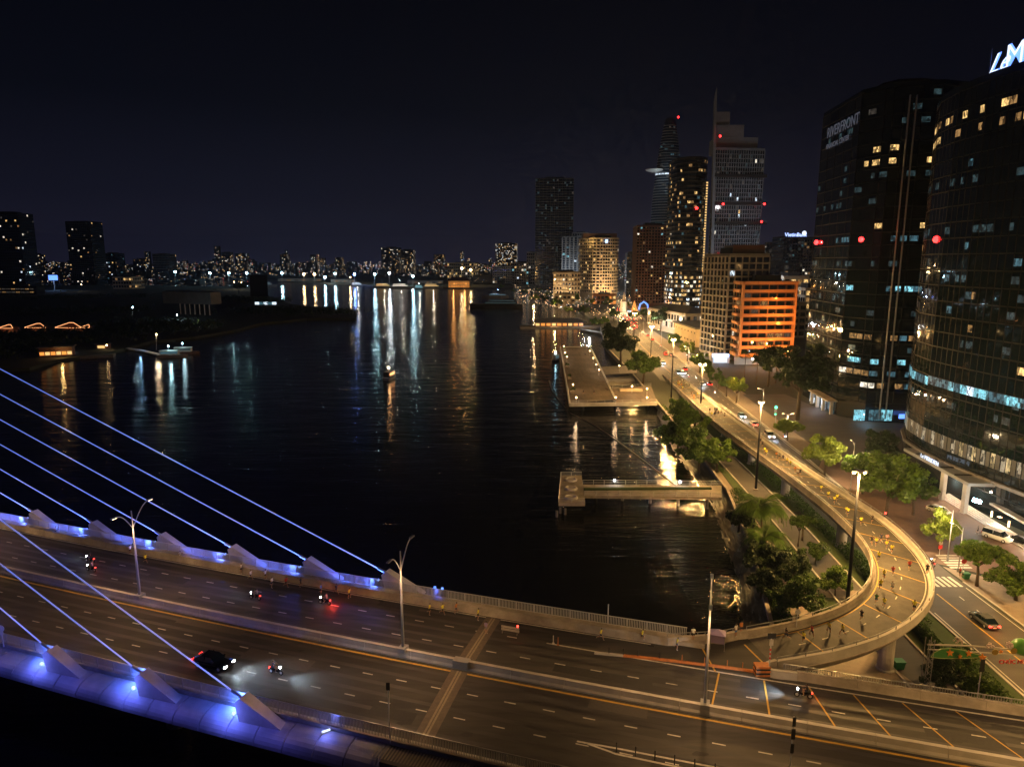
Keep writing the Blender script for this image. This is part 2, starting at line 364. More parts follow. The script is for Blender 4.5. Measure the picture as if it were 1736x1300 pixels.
# deck slab
mb = MB(); L = []
fo = lambda s: 13.6 if s < S_NOSE - 6 else (13.6 - (s - S_NOSE + 6) / 6 * 4.4 if s < S_NOSE else 9.2)
pts = list(np.arange(S0, S1 + .1, 2.0))
V = []; fs = []
for s in pts:
    for o, z in ((-13.2, DZ), (fo(s), DZ), (fo(s) - .3, DZ - .9), (7, DZ - 2.4), (-9, DZ - 2.4), (-13.2, DZ - .9)): V.append(bp(s, o, z))
for i in range(len(pts) - 1):
    for k_ in range(6): fs.append((i * 6 + k_, i * 6 + (k_ + 1) % 6, (i + 1) * 6 + (k_ + 1) % 6, (i + 1) * 6 + k_))
mb.add(V, fs); mb.m = [0 if (i % 6) == 0 else 1 for i in range(len(fs))]
mb.build('deck', [M['asphalt'], M['concrete']], BR)
# central barrier in cast lengths
def barrier_prof(w=.34, h=.95): return [(-w, 0), (-w, .18), (-w * .62, .42), (-w * .5, h), (w * .5, h), (w * .62, .42), (w, .18), (w, 0)]
s = S0
while s < S1:
    MB().sweep(bpath(s + .02, min(s + 6, S1) - .02, 0, DZ, 1.5), barrier_prof(.42, 1.0)).build('median_barrier', M['concrete_pale'], BR); s += 6
# far parapet wall and the raised walkway behind it
s = S0
while s < S_NOSE - 14:
    e_ = min(s + 6, S_NOSE - 12)
    MB().sweep(bpath(s + .015, e_ - .015, 11.75, DZ, 1.5), [(-.3, 0), (-.26, .2), (-.12, .95), (.2, .95), (.2, 0)]).build('parapet', M['concrete'], BR); s += 6
MB().sweep(bpath(S0, S_NOSE - 7.8, 12.6, DZ, 2), [(-.62, .004), (-.62, .5), (.9, .5), (.9, -.5), (-.6, -.5)]).build('walkway', M['concrete'], BR)
# painted edge lines
for off, mm, wd_ in ((-.95, 'yellow_paint', .13), (.95, 'white_paint', .13), (-12.55, 'white_paint', .12)):
    MB().sweep(bpath(S0, S1, off, DZ + .006, 2), [(-wd_, 0), (wd_, 0)], closed=False).build('edge_line', M[mm], BR)
MB().sweep(bpath(S0, S_NOSE - 14, 11.2, DZ + .006, 2), [(-.09, 0), (.09, 0)], closed=False).build('edge_line', M['white_paint'], BR)
MB().sweep(bpath(S_NOSE - 26, S1, 7.75, DZ + .012, 2), [(-.1, 0), (.1, 0)], closed=False).build('edge_line', M['white_paint'], BR)
# lane dashes: 1 m in every 4.1
dash = MB().sheet([(-.62, -.075), (.62, -.075), (.62, .075), (-.62, .075)], 0).mesh('lane_dash', M['white_paint'])
def put_dash(s, off, L=1):
    p = bp(s, off, DZ + .008); t = bc(s)[1]; b = BASE[BR.name]
    return put('lane_dash', dash, BR, (p.x - b[0], p.y - b[1], p.z - b[2]), math.atan2(t.y, t.x), (L, 1, 1))
sA = to_so(G(866, 1188, 10))[0]; sB = to_so(G(847, 1229, 10))[0]; sC = to_so(G(950, 1124, 10))[0]; sD = to_so(G(380 + 1030 / 3.095, 880 + 527 / 3.095, 10))[0]
for s0_, off in ((sA, -4.25), (sB, -8.15), (sC, 4.0), (sD, 7.75)):
    for i in range(-34, 22):
        s = s0_ + i * 4.13
        if S0 < s < S1 and not (off > 7 and s > S_NOSE - 27): put_dash(s, off)
# expansion joint across the deck
sJ = to_so(G(790, 1120, 10))[0]
sJ2 = to_so(G(835, 1050, 10))[0]; sJ3 = to_so(G(725, 1240, 10))[0]
def jp(off, ds, z):
    return bp(sJ + ds + (sJ2 - sJ) * max(0, off) / 11 + (sJ3 - sJ) * max(0, -off) / 12, off, z)
for a_, b_ in ((-12.4, -.7), (.7, 11.3)):
    MB().add([jp(a_, -1.0, DZ + .010), jp(a_, 1.0, DZ + .010), jp(b_, 1.0, DZ + .010), jp(b_, -1.0, DZ + .010)], [(0, 1, 2, 3)]).build('joint_strip', mat('joint_strip', (.15, .12, .095), .85, c2=(.10, .085, .07), scale=2), BR)
    mb = MB()
    for q in range(2):
        d0 = -.28 + q * .34
        mb.add([jp(a_, d0, DZ + .016), jp(a_, d0 + .22, DZ + .016), jp(b_, d0 + .22, DZ + .016), jp(b_, d0, DZ + .016)], [(0, 1, 2, 3)])
    mb.build('joint_seal', mat('joint_seal', (.30, .25, .18), .7, c2=(.2, .165, .12), scale=4), BR)
mb = MB(); mb.sweep([(jp(-.45, -.9, DZ + .2), bc(sJ)[2]), (jp(-.45, .9, DZ + .2), bc(sJ)[2])], [(-.06, 0), (-.06, .82), (.9, .82), (.9, 0)])
mb.build('median_joint_cover', M['steel'], BR)
# repaved patches, drain covers and tyre scuffs
PT = [mat('patch_dark', (.024, .024, .025), .8, c2=(.036, .034, .033), scale=3), mat('patch_pale', (.085, .078, .07), .85, c2=(.065, .06, .055), scale=3)]
for k_, (s, off, L_, W_) in enumerate(((-58, 5.9, 7, 1.7), (-31, -6.2, 9, 2.2), (-12, -10.3, 5, 1.6), (4, 2.5, 11, 1.5), (9, -2.6, 6, 1.8), (16, -9.5, 8, 2.4), (24, 5.6, 6, 1.6), (-44, -2.4, 10, 1.3), (-22, 9.6, 6, 1.4), (33, -6.3, 9, 1.7), (-70, -10.2, 8, 2), (41, 2.6, 7, 1.4))):
    MB().add([bp(s, off, DZ + .005), bp(s + L_, off + .05, DZ + .005), bp(s + L_ - .1, off + W_, DZ + .005), bp(s + .06, off + W_ - .04, DZ + .005)], [(0, 1, 2, 3)]).build('asphalt_patch', PT[(k_ * 2) % 3 // 2], BR)
for k_ in range(16): MB().box(bp(-76 + k_ * 9, -12.3 if k_ % 2 else 10.9, DZ + .005), (.7, .35, .02), math.atan2(bc(0)[1].y, bc(0)[1].x)).build('drain_cover', M['tyre'], BR)
TT = mat('tyre_polish', (.022, .021, .021), .55, c2=(.052, .048, .045), scale=.5, detail=8, stretch=(rad(18.5), .08, 2.2), patch=(.05, .7, 1.3))
for off in (-10.2, -6.2, -2.6, 2.6, 5.9, 9.5):
    for dd in (-.82, .82): MB().sweep(bpath(S0, S1 if off < 7 else S_NOSE - 20, off + dd, DZ + .003, 3), [(-.27, 0), (.27, 0)], closed=False).build('tyre_track', TT, BR)
for k_ in range(26):
    s = R.uniform(-80, 50); off = R.choice((-10.2, -6.2, -2.6, 2.6, 5.9)); r_ = R.uniform(.15, .45); c_ = bp(s, off + R.uniform(-.3, .3), DZ + .0045)
    MB().sheet([(c_.x + r_ * R.uniform(.6, 1.2) * math.cos(q_) * 2.2, c_.y + r_ * R.uniform(.6, 1.2) * math.sin(q_)) for q_ in np.linspace(0, 2 * math.pi, 11)[:-1]], DZ + .0045).build('oil_stain', PT[0], BR)
# transverse rumble lines on the right of the far carriageway and the merging lane
for px, py in ((1213, 1165), (1300, 1182), (1395, 1200), (1480, 1215), (1575, 1230), (1680, 1248)):
    s, o = to_so(G(px, py, 10)); k1 = .62
    p = [bp(s - k1 - .09 + 0, 1.15, DZ + .014), bp(s - k1 + .09, 1.15, DZ + .014), bp(s + .75 * 0 - .35 + .09, 7.55, DZ + .014), bp(s - .35 - .09, 7.55, DZ + .014)]
    dx = {1213: .35, 1300: -.1, 1395: -.9, 1480: -1.2, 1575: -1.6, 1680: -2.0}[px]
    p = [bp(s - dx - .09, 1.15, DZ + .014), bp(s - dx + .09, 1.15, DZ + .014), bp(s + dx + .09, 7.55, DZ + .014), bp(s + dx - .09, 7.55, DZ + .014)]
    MB().add(p, [(0, 1, 2, 3)]).build('rumble_line', M['yellow_paint'], BR)
for a_, b_ in (((1187, 1092), (1213, 1138)), ((1262, 1092), (1303, 1132))):
    A, B = G(*a_, DZ + .014), G(*b_, DZ + .014); n = Vector((-(B - A).y, (B - A).x, 0)).normalized() * .1
    MB().add([A - n, A + n, B + n, B - n], [(0, 1, 2, 3)]).build('rumble_line', M['yellow_paint'], BR)
# orange divider kerb with short marker posts between main lanes and slip lane
k0 = to_so(G(1008, 1107, 10)); k1 = to_so(G(1298, 1141, 10))
kp = [bp(k0[0] + (k1[0] - k0[0]) * f, k0[1] + (k1[1] - k0[1]) * f + .25 * math.sin(f * math.pi)) for f in np.linspace(0, 1, 24)]
nr = [bc(0)[2]] * 24
for i in range(0, 23):
    MB().sweep([(kp[i], nr[i]), (kp[i + 1], nr[i])], [(-.2, 0), (-.12, .2), (.12, .2), (.2, 0)]).build('divider_kerb', M['orange_kerb'] if i > 3 else M['concrete_pale'], BR)
for i in (2, 4, 6, 9, 12, 15, 18, 20, 22):
    MB().tube([kp[i] + Vector((0, 0, .19)), kp[i] + Vector((0, 0, .95))], .045, 6).build('marker_post', M['black'] if i < 10 else M['orange_kerb'], BR)
# gore island near the lower frame edge: twin pale lines with a rail of posts
g0, g1, g2 = to_so(G(978, 1256, 10)), to_so(G(1010, 1262, 10)), to_so(G(1215, 1300, 10))
for dd in (0, 1.25):
    A = bp(g0[0] + (1.0 if dd else 0), g0[1], DZ + .013); B = bp(g1[0] + 2, g1[1] - dd * .6 + .1, DZ + .013); C = bp(g2[0] + 12, g2[1] - dd + .1, DZ + .013); n = bc(0)[2].to_3d() * .11
    MB().add([A - n, A + n, B + n, B - n, C + n, C - n], [(0, 1, 2, 3), (3, 2, 4, 5)]).build('edge_line', M['white_paint'], BR)
for i in range(14):
    s = g1[0] + 2.0 + i * 1.75; p = bp(s, g1[1] - .35 - i * .02)
    MB().tube([p, p + Vector((0, 0, 1.0))], .06, 6).build('marker_post', M['black'], BR)
# ---- railings: near side all along, far side behind the walkway
def rail_panel_mesh(name, Lp, H, nb, m, r=.02, base=.1):
    mb = MB(); h = Lp / 2
    mb.box((0, 0, H), (Lp, .10, .07)); mb.box((0, 0, base), (Lp - .1, .05, .05))
    for i in range(nb):
        x = -h + Lp * (i + .5) / nb
        mb.add([(x - r, -r, base), (x + r, -r, base), (x + r, r, base), (x - r, r, base), (x - r, -r, H - .03), (x + r, -r, H - .03), (x + r, r, H - .03), (x - r, r, H - .03)], [(0, 1, 5, 4), (1, 2, 6, 5), (2, 3, 7, 6), (3, 0, 4, 7)])
    for x in (-h + .04,): mb.box((x, 0, H / 2), (.08, .12, H))
    return mb.mesh(name, m)
near_panel = rail_panel_mesh('railing_panel', 2.4, 1.35, 15, M['steel'], .028)
far_panel = rail_panel_mesh('railing_panel', 2.4, 1.15, 12, M['steel_pale'], .04)
def put_b(name, me, s, off, z, parent=BR):
    p = bp(s, off, z); t = bc(s)[1]; b = BASE[parent.name]
    return put(name, me, parent, (p.x - b[0], p.y - b[1], p.z - b[2]), math.atan2(t.y, t.x))
s = S0
while s < S1 - 2:
    put_b('railing_panel', near_panel, s + 1.2, -13.0, DZ); s += 2.4
s = S0
while s < S_NOSE - 10.4:
    put_b('railing_panel', far_panel, s + 1.2, 13.35, DZ + .5); s += 2.4
MB().sweep(bpath(S0, S1, -13.05, DZ, 2), [(-.22, 0), (-.22, .16), (.22, .16), (.22, 0)]).build('kerb', M['concrete'], BR)
# near edge fairing: rounded shell panels with open joints
S_FE = to_so(G(705, 1287, 9.5))[0] - 3
prof = []
for q in np.linspace(0, 1, 9):
    a = q * math.pi / 2; prof.append((-.15 - 2.6 * math.sin(a), -.25 - 1.5 * (1 - math.cos(a)) ** 1.15))
prof2 = prof + [(prof[-1][0] + .15, prof[-1][1] - .15), (-.15, -2.0)]
s = S0
while s < S_FE:
    Ls = min(3.3, S_FE - s)
    MB().sweep(bpath(s + .05, s + Ls - .05, -13.2, DZ, .8), prof2).build('fairing_panel', M['panel'], BR, smooth=False); s += Ls
# service grating outside the railing past the last anchor
mb = MB()
A = to_so(G(560, 1232, 9.6))[0]
for i in range(40):
    s = S_FE - 1 + i * .32; mb.add([bp(s, -13.4, DZ - .28), bp(s + .16, -13.4, DZ - .28), bp(s + .16, -15.2, DZ - .28), bp(s, -15.2, DZ - .28)], [(0, 1, 2, 3)])
tag(mb.build('service_grating', M['concrete'], BR), kind='stuff')
MB().sweep(bpath(S_FE, S1, -13.3, DZ - .3, 2), [(0, 0), (-2.2, -.1), (-2.2, -1.6), (0, -2.0)]).build('edge_beam', M['concrete_dark'], BR)
# ---- stay-cable anchors, cables, floodlights
cable_glow = bpy.data.materials.new('cable_floodlit_glow'); cable_glow.use_nodes = True
_b = cable_glow.node_tree.nodes['Principled BSDF']; _b.inputs['Base Color'].default_value = (.7, .7, .75, 1); _b.inputs['Emission Color'].default_value = (.10, .20, 1, 1); _b.inputs['Emission Strength'].default_value = .52  # anchor floodlight on the cable, put into its colour as even emission
floodlit_core = glow('floodlit_core', (.28, .45, 1), 1.25)
def anchor_block(s, off, z0, top, length, w, side):
    """wedge whose high end faces up the cable (towards -s)"""
    mb = MB(); b = 0.0
    def q(ds, do, z): return bp(s + ds, off + do, z)
    V = []
    for do in (-w / 2, w / 2):
        V += [q(-.15, do, z0), q(-.55, do, z0 + top * .78), q(.15, do, z0 + top), q(length, do * .8, z0 + .25), q(length + .1, do * .8, z0)]
    fs = [(0, 1, 2, 3, 4), (9, 8, 7, 6, 5), (0, 5, 6, 1), (1, 6, 7, 2), (2, 7, 8, 3), (3, 8, 9, 4), (4, 9, 5, 0)]
    mb.add(V, fs)
    return mb
def cable_dir(s, off, z, target):
    """direction in the bridge's vertical plane whose sight line meets the surveyed pixel"""
    p = bp(s, off, z); d = ray(*target); t = bc(s)[1]; t = Vector((-t.x, -t.y, 0))
    # solve p + a*t + (0,0,h) = c + k*d  in XY
    A = np.array([[t.x, -d[0]], [t.y, -d[1]]]); rhs = np.array([-p.x, -p.y]); a, k = np.linalg.solve(A, rhs)
    h = CAMZ + k * d[2] - p.z
    return t * a + Vector((0, 0, h)), a
far_anch = [(-42, 836, -120, 793), (60, 868, 0, 835), (162, 886, 0, 795), (270, 910, 0, 753), (388, 932, 0, 711), (514, 955, 0, 668), (650, 976, 0, 625)]
near_anch = [(-45, 1063, -145, 994), (97, 1097, 0, 1030), (250, 1137, 0, 955), (422, 1175, 0, 880)]
for side, lst in ((1, far_anch), (-1, near_anch)):
    for i, (ax, ay, tx, ty) in enumerate(lst):
        zc = DZ + (2.3 if side > 0 else 1.7)
        off = 14.3 if side > 0 else -14.2
        s, o_ = to_so(G(ax, ay, zc)); z0 = DZ + (.1 if side > 0 else -.55)
        anchor_block(s, off, z0, zc - z0 + .45, 5.6 if side > 0 else 4.6, 1.15 if side > 0 else 1.3, side).build('cable_anchor', M['panel'] if side > 0 else M['concrete_pale'], BR)
        d, a = cable_dir(s, off, zc, (tx, ty)); p = bp(s, off, zc); dn = d.normalized()
        reach = 150 if side > 0 else 130
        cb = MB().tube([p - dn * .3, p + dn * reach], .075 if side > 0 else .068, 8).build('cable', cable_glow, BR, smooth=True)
        BASE[cb.name] = BASE[BR.name]
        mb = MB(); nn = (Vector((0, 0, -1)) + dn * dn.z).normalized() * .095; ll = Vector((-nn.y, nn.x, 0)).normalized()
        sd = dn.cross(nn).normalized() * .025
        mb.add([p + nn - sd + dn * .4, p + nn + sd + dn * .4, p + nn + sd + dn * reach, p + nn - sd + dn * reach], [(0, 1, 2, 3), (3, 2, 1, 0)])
        mb.build('glow_strip', floodlit_core, cb)  # added glowing strip, stands in for floodlight along the cable's underside
        MB().tube([p - dn * .2, p + dn * 1.5], .17, 10).build('cable_socket', M['steel'], BR, smooth=True)
        # flood lamp at the anchor, plus added fill lights with no fixture
        if side > 0:
            q = bp(s - 1.1, off - .55, z0 + 1.25)
            MB().box(q, (.3, .2, .2)).build('flood_lamp', GL['sign_blue'], BR)
            lamp('POINT', bp(s - 1.4, off - .45, z0 + 1.5), 1300, (.08, .17, 1), BR, .12); lamp('POINT', bp(s - 3.0, off + .9, z0 + 1.5), 800, (.09, .17, 1), BR, .3); lamp('POINT', bp(s - 6.5, off + .2, z0 + 1.6), 700, (.06, .15, 1), BR, .3)
            lamp('SPOT', p - Vector((0, 0, .75)) + dn * .3, 110000, (.28, .45, 1), BR, .1, aim(dn + Vector((0, 0, .012))), rad(7), .3)
        else:
            q = bp(s - .55, off - .85, z0 + 1.05)
            MB().sphere(q, .2, 8).build('flood_lamp', GL['sign_white'], BR)
            lamp('POINT', bp(s - 1.2, off - 1.9, z0 + 1.5), 370, (.13, .16, 1), BR, .25); lamp('POINT', bp(s + 4.5, off - 2.4, z0 + 2.2), 120, (.17, .15, 1), BR, .4); lamp('SPOT', p - Vector((0, 0, .75)) + dn * .3, 80000, (.28, .45, 1), BR, .1, aim(dn + Vector((0, 0, .012))), rad(7), .3)
            lamp('POINT', bp(s - 1.6, off + .55, z0 + 1.2), 800, (.07, .17, 1), BR, .1)
for px, py in ((748, 1001),):
    s, o = to_so(G(px, py, 11)); lamp('POINT', bp(s, 13.7, DZ + 1.3), 120, (.06, .14, 1), BR, .1)
    for k_ in (-.6, .5): MB().box(bp(s + k_, 13.5, DZ + 1.75), (.3, .2, .2)).build('flood_lamp', GL['blue'], BR)
s, o = to_so(G(562, 1229, 10)); MB().box(bp(s, -13.9, DZ + .1), (.8, .15, .15), .5).build('flood_lamp', GL['sign_white'], BR)
lamp('POINT', bp(s, -14.2, DZ + .5), 90, (.16, .2, 1), BR, .1)
# ------------------------------------------------------------------ curved flyover ramp
def ramp_z(Y):
    if Y < 118: return DZ
    if Y > 318: return GZ + .12
    f = (Y - 118) / 200.0; f = f * f * (3 - 2 * f) * .35 + f * .65
    return DZ + (GZ + .12 - DZ) * f
def on_ramp(px, py, dz=0.0):
    z = DZ
    for _ in range(30): p = G(px, py, z + dz); z = ramp_z(p.y)
    p = G(px, py, z + dz); return Vector((p.x, p.y, z))
def crom(P, n):
    P = [P[0] * 2 - P[1]] + list(P) + [P[-1] * 2 - P[-2]]; o = []
    for i in range(1, len(P) - 2):
        for k_ in range(n):
            t = k_ / n; a, b, c, d = P[i - 1], P[i], P[i + 1], P[i + 2]
            o.append(.5 * ((2 * b) + (c - a) * t + (2 * a - 5 * b + 4 * c - d) * t * t + (3 * b - a - 3 * c + d) * t ** 3))
    return o + [P[-2]]
def resample(P, n):
    d = [0]
    for a, b in zip(P, P[1:]): d.append(d[-1] + (b - a).length)
    o = []
    for q in np.linspace(0, d[-1], n):
        i = min(max(int(np.searchsorted(d, q)) - 1, 0), len(P) - 2); f = (q - d[i]) / max(1e-6, d[i + 1] - d[i]); o.append(P[i].lerp(P[i + 1], f))
    return o
ipx = [(1267, 1068), (1354, 1054), (1437, 1028), (1471, 999), (1485, 968), (1482, 937), (1461, 909), (1430, 878), (1399, 850), (1361, 823), (1315, 786), (1268, 755), (1222, 722), (1195, 700), (1170, 676), (1148, 655)]
opx = [(1316, 1117), (1416, 1103), (1506, 1075), (1551, 1044), (1579, 1013), (1584, 988), (1577, 961), (1565, 937), (1537, 909), (1506, 881), (1472, 857), (1370, 795), (1315, 755), (1262, 717), (1207, 679), (1178, 656), (1160, 642)]
RI = [on_ramp(x, y, .95) for x, y in ipx]; RO = [on_ramp(x, y, .95) for x, y in opx]
def smooth_pts(P, it=1):
    for _ in range(it): P = [P[0]] + [(P[i - 1] + P[i] * 2 + P[i + 1]) / 4 for i in range(1, len(P) - 1)] + [P[-1]]
    return P
RI = smooth_pts(RI); RO = smooth_pts(RO)
RI.append(RI[-1] + Vector((3, 42, 0))); RO.append(RO[-1] + Vector((2, 30, 0)))
NR = 150
RI = resample(crom(RI, 12), NR); RO = resample(crom(RO, 12), NR)
for P in (RI, RO):
    for p in P: p.z = ramp_z(p.y)
for i in range(NR):
    z = (RI[i].z + RO[i].z) / 2; RI[i].z = RO[i].z = z
RP = thing('flyover_ramp', 'curved concrete flyover ramp sweeping off the bridge down to the riverside road', 'flyover', RI[0])
mb = MB(); V = []
for i in range(NR):
    d = (RO[i] - RI[i]).normalized() * .45
    for p, z in ((RI[i] - d * .2, .006), (RO[i] + d * .2, .006), (RO[i] + d * .9, -.35), (RO[i] - d * 1.4, -1.7), (RI[i] + d * 1.4, -1.7), (RI[i] - d * .9, -.35)): V.append(p + Vector((0, 0, z)))
fs = []; ms = []
for i in range(NR - 1):
    for k_ in range(6): fs.append((i * 6 + k_, (i + 1) * 6 + k_, (i + 1) * 6 + (k_ + 1) % 6, i * 6 + (k_ + 1) % 6)); ms.append(0 if k_ == 0 else 1)
mb.add(V, fs); mb.m = ms
mb.build('deck', [M['asphalt_ramp'], M['concrete']], RP)
# slip-lane wedge between bridge deck and ramp
wedge = [bp(S_NOSE - 16, 7.9), bp(S_NOSE - 16, 11.45), G(1225, 1080, 10.9), RI[0] + Vector((0, 0, 0)), RI[3], RO[0], bp(S_NOSE - .5, 8.2)]
MB().sheet([(p[0], p[1]) for p in wedge], DZ + .004).build('deck_apron', M['asphalt'], RP)
def side_path(P, Q, i0, i1):
    r = []
    for i in range(i0, i1 + 1):
        d = (P[i] - Q[i]).normalized(); r.append((P[i], (d.x, d.y)))
    return r
for P, Q in ((RI, RO), (RO, RI)):
    i = 0
    while i < NR - 3:
        j = min(i + 3, NR - 1)
        if P[i].z > GZ + .2 or True:
            MB().sweep(side_path(P, Q, i, j), [(-.42, .005), (-.34, .18), (-.10, .30), (-.04, .88), (.34, .88), (.34, -.4), (.3, -.4)]).build('parapet', M['concrete'] if Q is RO else M['concrete_pale'], RP)
        i = j
    # handrail on the parapet: posts and a tube per bay
    for i in range(0, NR - 40, 2):
        j = min(i + 2, NR - 1); path = side_path(P, Q, i, j); up = Vector((0, 0, 1.32))
        pp = [p + Vector((n[0] * .22, n[1] * .22, 0)) + up for p, n in path]
        mb = MB().tube(pp, .05, 6); mb.tube([pp[0] - Vector((0, 0, .46)), pp[0]], .06, 6)
        mb.build('handrail', M['steel'], RP)
# end posts and nose wall
nose = [RO[0], G(1300, 1135, 10), G(1306, 1146, 10), bp(S_NOSE + 2.0, 8.75)]
nose = resample(crom(nose, 6), 14); 
nb = []
for i, p in enumerate(nose):
    t = (nose[min(i + 1, 13)] - nose[max(i - 1, 0)]).normalized(); nb.append((p, (t.y, -t.x)))
MB().sweep(nb, [(-.25, 0), (-.2, .9), (.2, .9), (.25, 0)]).build('nose_wall', M['concrete_pale'], RP)
s = S_NOSE + 2
while s < S1 - 1:
    MB().sweep(bpath(s + .015, min(s + 6, S1) - .015, 8.95, DZ, 1.5), [(-.42, .0), (-.34, .2), (-.2, .92), (.22, .92), (.22, -.9), (0, -1.2)]).build('parapet', M['concrete'], BR); s += 6
s = S_NOSE + .6
hr_panel = rail_panel_mesh('handrail_panel', 2.4, .55, 10, M['steel'], .02, .06)
while s < S1 - 2:
    put_b('handrail_panel', hr_panel, s + 1.2, 9.0, DZ + .92); s += 2.4
# inner transition parapet from the far walkway round to the ramp
tr = [bp(S_NOSE - 12.1, 11.75), G(1215, 1076, 10.9) - Vector((0, 0, .9)), G(1245, 1071, 10.9) - Vector((0, 0, .9)), RI[0]]
tr = resample(crom(tr, 6), 12); nb = []
for i, p in enumerate(tr):
    p.z = DZ; t = (tr[min(i + 1, 11)] - tr[max(i - 1, 0)]).normalized(); nb.append((p, (-t.y, t.x)))
MB().sweep(nb, [(-.3, 0), (-.12, .95), (.3, .95), (.3, -1)]).build('transition_parapet', M['concrete'], RP)
for i in range(0, 10, 2):
    pp = [nb[j][0] + Vector((nb[j][1][0] * .1, nb[j][1][1] * .1, 1.35)) for j in (i, i + 1, i + 2)]; mb = MB().tube(pp, .05, 6)
    for q_ in pp: mb.tube([q_ - Vector((0, 0, .42)), q_], .045, 5)
    mb.build('handrail', M['steel'], RP)
# markings: edge lines, dashes, rumble lines
for P, Q, o in ((RI, RO, -.75), (RO, RI, -.75)):
    MB().sweep([(p + Vector((0, 0, .012)), n) for p, n in side_path(P, Q, 2, NR - 2)], [(o - .07, 0), (o + .07, 0)], closed=False).build('edge_line', M['yellow_paint'] if Q is RO else M['white_paint'], RP)
for i in range(3, NR - 2, 2):
    c0 = RI[i].lerp(RO[i], .5); c1 = RI[i + 1].lerp(RO[i + 1], .5); d = (c1 - c0).normalized(); n = Vector((-d.y, d.x, 0)) * .07; up = Vector((0, 0, .014))
    MB().add([c0 - n + up, c0 + d * 1.0 - n + up, c0 + d * 1.0 + n + up, c0 + n + up], [(0, 1, 2, 3)]).build('lane_dash', M['white_paint'], RP)
acc = 0
last = -10
for i in range(4, NR - 4):
    acc += (RI[i].lerp(RO[i], .5) - RI[i - 1].lerp(RO[i - 1], .5)).length
    if acc - last > (5.3 if i < 60 else 9):
        last = acc
        d = (RO[i] - RI[i]).normalized(); t = Vector((-d.y, d.x, 0)) * .09; up = Vector((0, 0, .016)); A, B = RI[i] + d * .85, RO[i] - d * .85
        MB().add([A - t + up, B - t + up, B + t + up, A + t + up], [(0, 1, 2, 3)]).build('rumble_line', M['yellow_paint'], RP)
# piers
def pier(c, zt, r, parent, name='pier'):
    MB().lathe([(r * 1.25, GZ - .5), (r * 1.2, GZ + .2), (r, GZ + .3), (r, zt - 1.2), (r * 1.5, zt - .2), (r * 1.6, zt)], 18, (c[0], c[1], 0)).build(name, M['concrete_pale'], parent, smooth=False)
for f in (16, 36, 52, 66, 82, 98):
    c = RI[f].lerp(RO[f], .5)
    if f == 16: c = G(1500, 1133, GZ)
    pier(c, ramp_z(c[1]) - 1.6, .95, RP)
for s in (-95, -40, 12, 55):
    for off in (-7, 6):
        p = bp(s, off); MB().lathe([(1.3, -2), (1.2, DZ - 2.3)], 16, (p.x, p.y, 0)).build('pier', M['concrete'], BR)
# ------------------------------------------------------------------ roads and paths on the right bank
def road(name, poly, z, m): return tag(MB().sheet([(p[0], p[1]) for p in poly], z).build(name, m), kind='structure')
RL = [(61.5, -60), (62.4, 60), (63.6, 96), (66.5, 118), (70, 150), (73, 200), (74.0, 290), (75.5, 348), (80, 420), (86, 516), (99, 700), (104, 860)]
RR = [(73.2, -60), (73.6, 60), (74.7, 109), (77, 140), (79.8, 181), (81.5, 210), (83.2, 245), (85.5, 286), (88.7, 336), (92.5, 408), (98.2, 516), (122, 700), (132, 860)]
main_road = road('main_road', RL + RR[::-1], GZ + .024, M['asphalt_road'])
# merge area where the ramp comes down
road('merge_road', [(66, 300), (74.5, 290), (75.6, 348), (80.2, 420), (74, 420), (70, 350)], GZ + .016, M['asphalt_road'])
road('driveway', [(75.1, 113), (92, 100), (99, 108), (97, 150), (90, 172), (86, 182), (79.2, 170), (77.2, 140)], GZ + .012, M['drive'])
road('river_road', [(48, 40), (49.6, 70), (50.2, 85), (53.6, 132), (55.5, 180), (57, 240), (61, 240), (60.2, 180), (59, 137), (55.6, 86), (55, 70), (54.5, 40)], GZ + .012, M['asphalt_road'])
road('promenade', [(38, 84), (44, 84), (47.5, 97), (49.5, 125), (53, 170), (55.3, 215), (56.2, 240), (54.9, 248), (53.3, 200), (50.6, 152), (45.8, 122), (42.2, 106)], GZ + .008, M['paving'])
road('pavement', [(74.9, 60), (90, 60), (90, 99), (75.2, 112)], GZ + .008, M['paving'])
pv2 = [(x + .2, y) for x, y in RR if y > 160] ; 
road('pavement', pv2 + [(x + 9, y) for x, y in reversed([q for q in RR if q[1] > 160])], GZ + .008, M['paving'])
road('forecourt', [(86.5, 183), (91, 173), (97, 164), (100, 172), (114, 190), (126, 198), (128, 216), (112, 228), (109, 268), (92, 268), (88, 210)], GZ + .010, M['asphalt_road'])
road('grass_verge', [(56.2, 60), (62, 60), (63.2, 96), (65, 116), (60.5, 136), (59.4, 137), (56.2, 90)], GZ + .008, M['grass'])
road('grass_verge', [(59.4, 138), (64, 140), (68, 180), (66, 250), (61.5, 250), (60.5, 180)], GZ + .008, M['grass'])
road('grass_verge', [(44.5, 84), (49.4, 84), (53.0, 130), (55, 178), (53.4, 172), (50, 126), (48, 97)], GZ + .010, M['grass'])
road('paved_crossing', [(44.2, 101.5), (56.5, 100), (56.6, 103), (44.8, 104.6)], GZ + .018, M['paving'])
road('paved_apron', [(40, 74), (52, 74), (50.0, 82), (50, 85.5), (44, 85.5), (38.5, 84.4)], GZ + .016, M['paving'])
def kerb(path, name='kerb', w=.15, h=.15, m='concrete_pale'):
    pts = [Vector((x, y, GZ)) for x, y in path]; r = []
    for i, p in enumerate(pts):
        t = (pts[min(i + 1, len(pts) - 1)] - pts[max(i - 1, 0)]).normalized(); r.append((p, (-t.y, t.x)))
    return tag(MB().sweep(r, [(-w, .0), (-w, h), (w, h), (w, 0)]).build(name, M[m]), kind='structure')
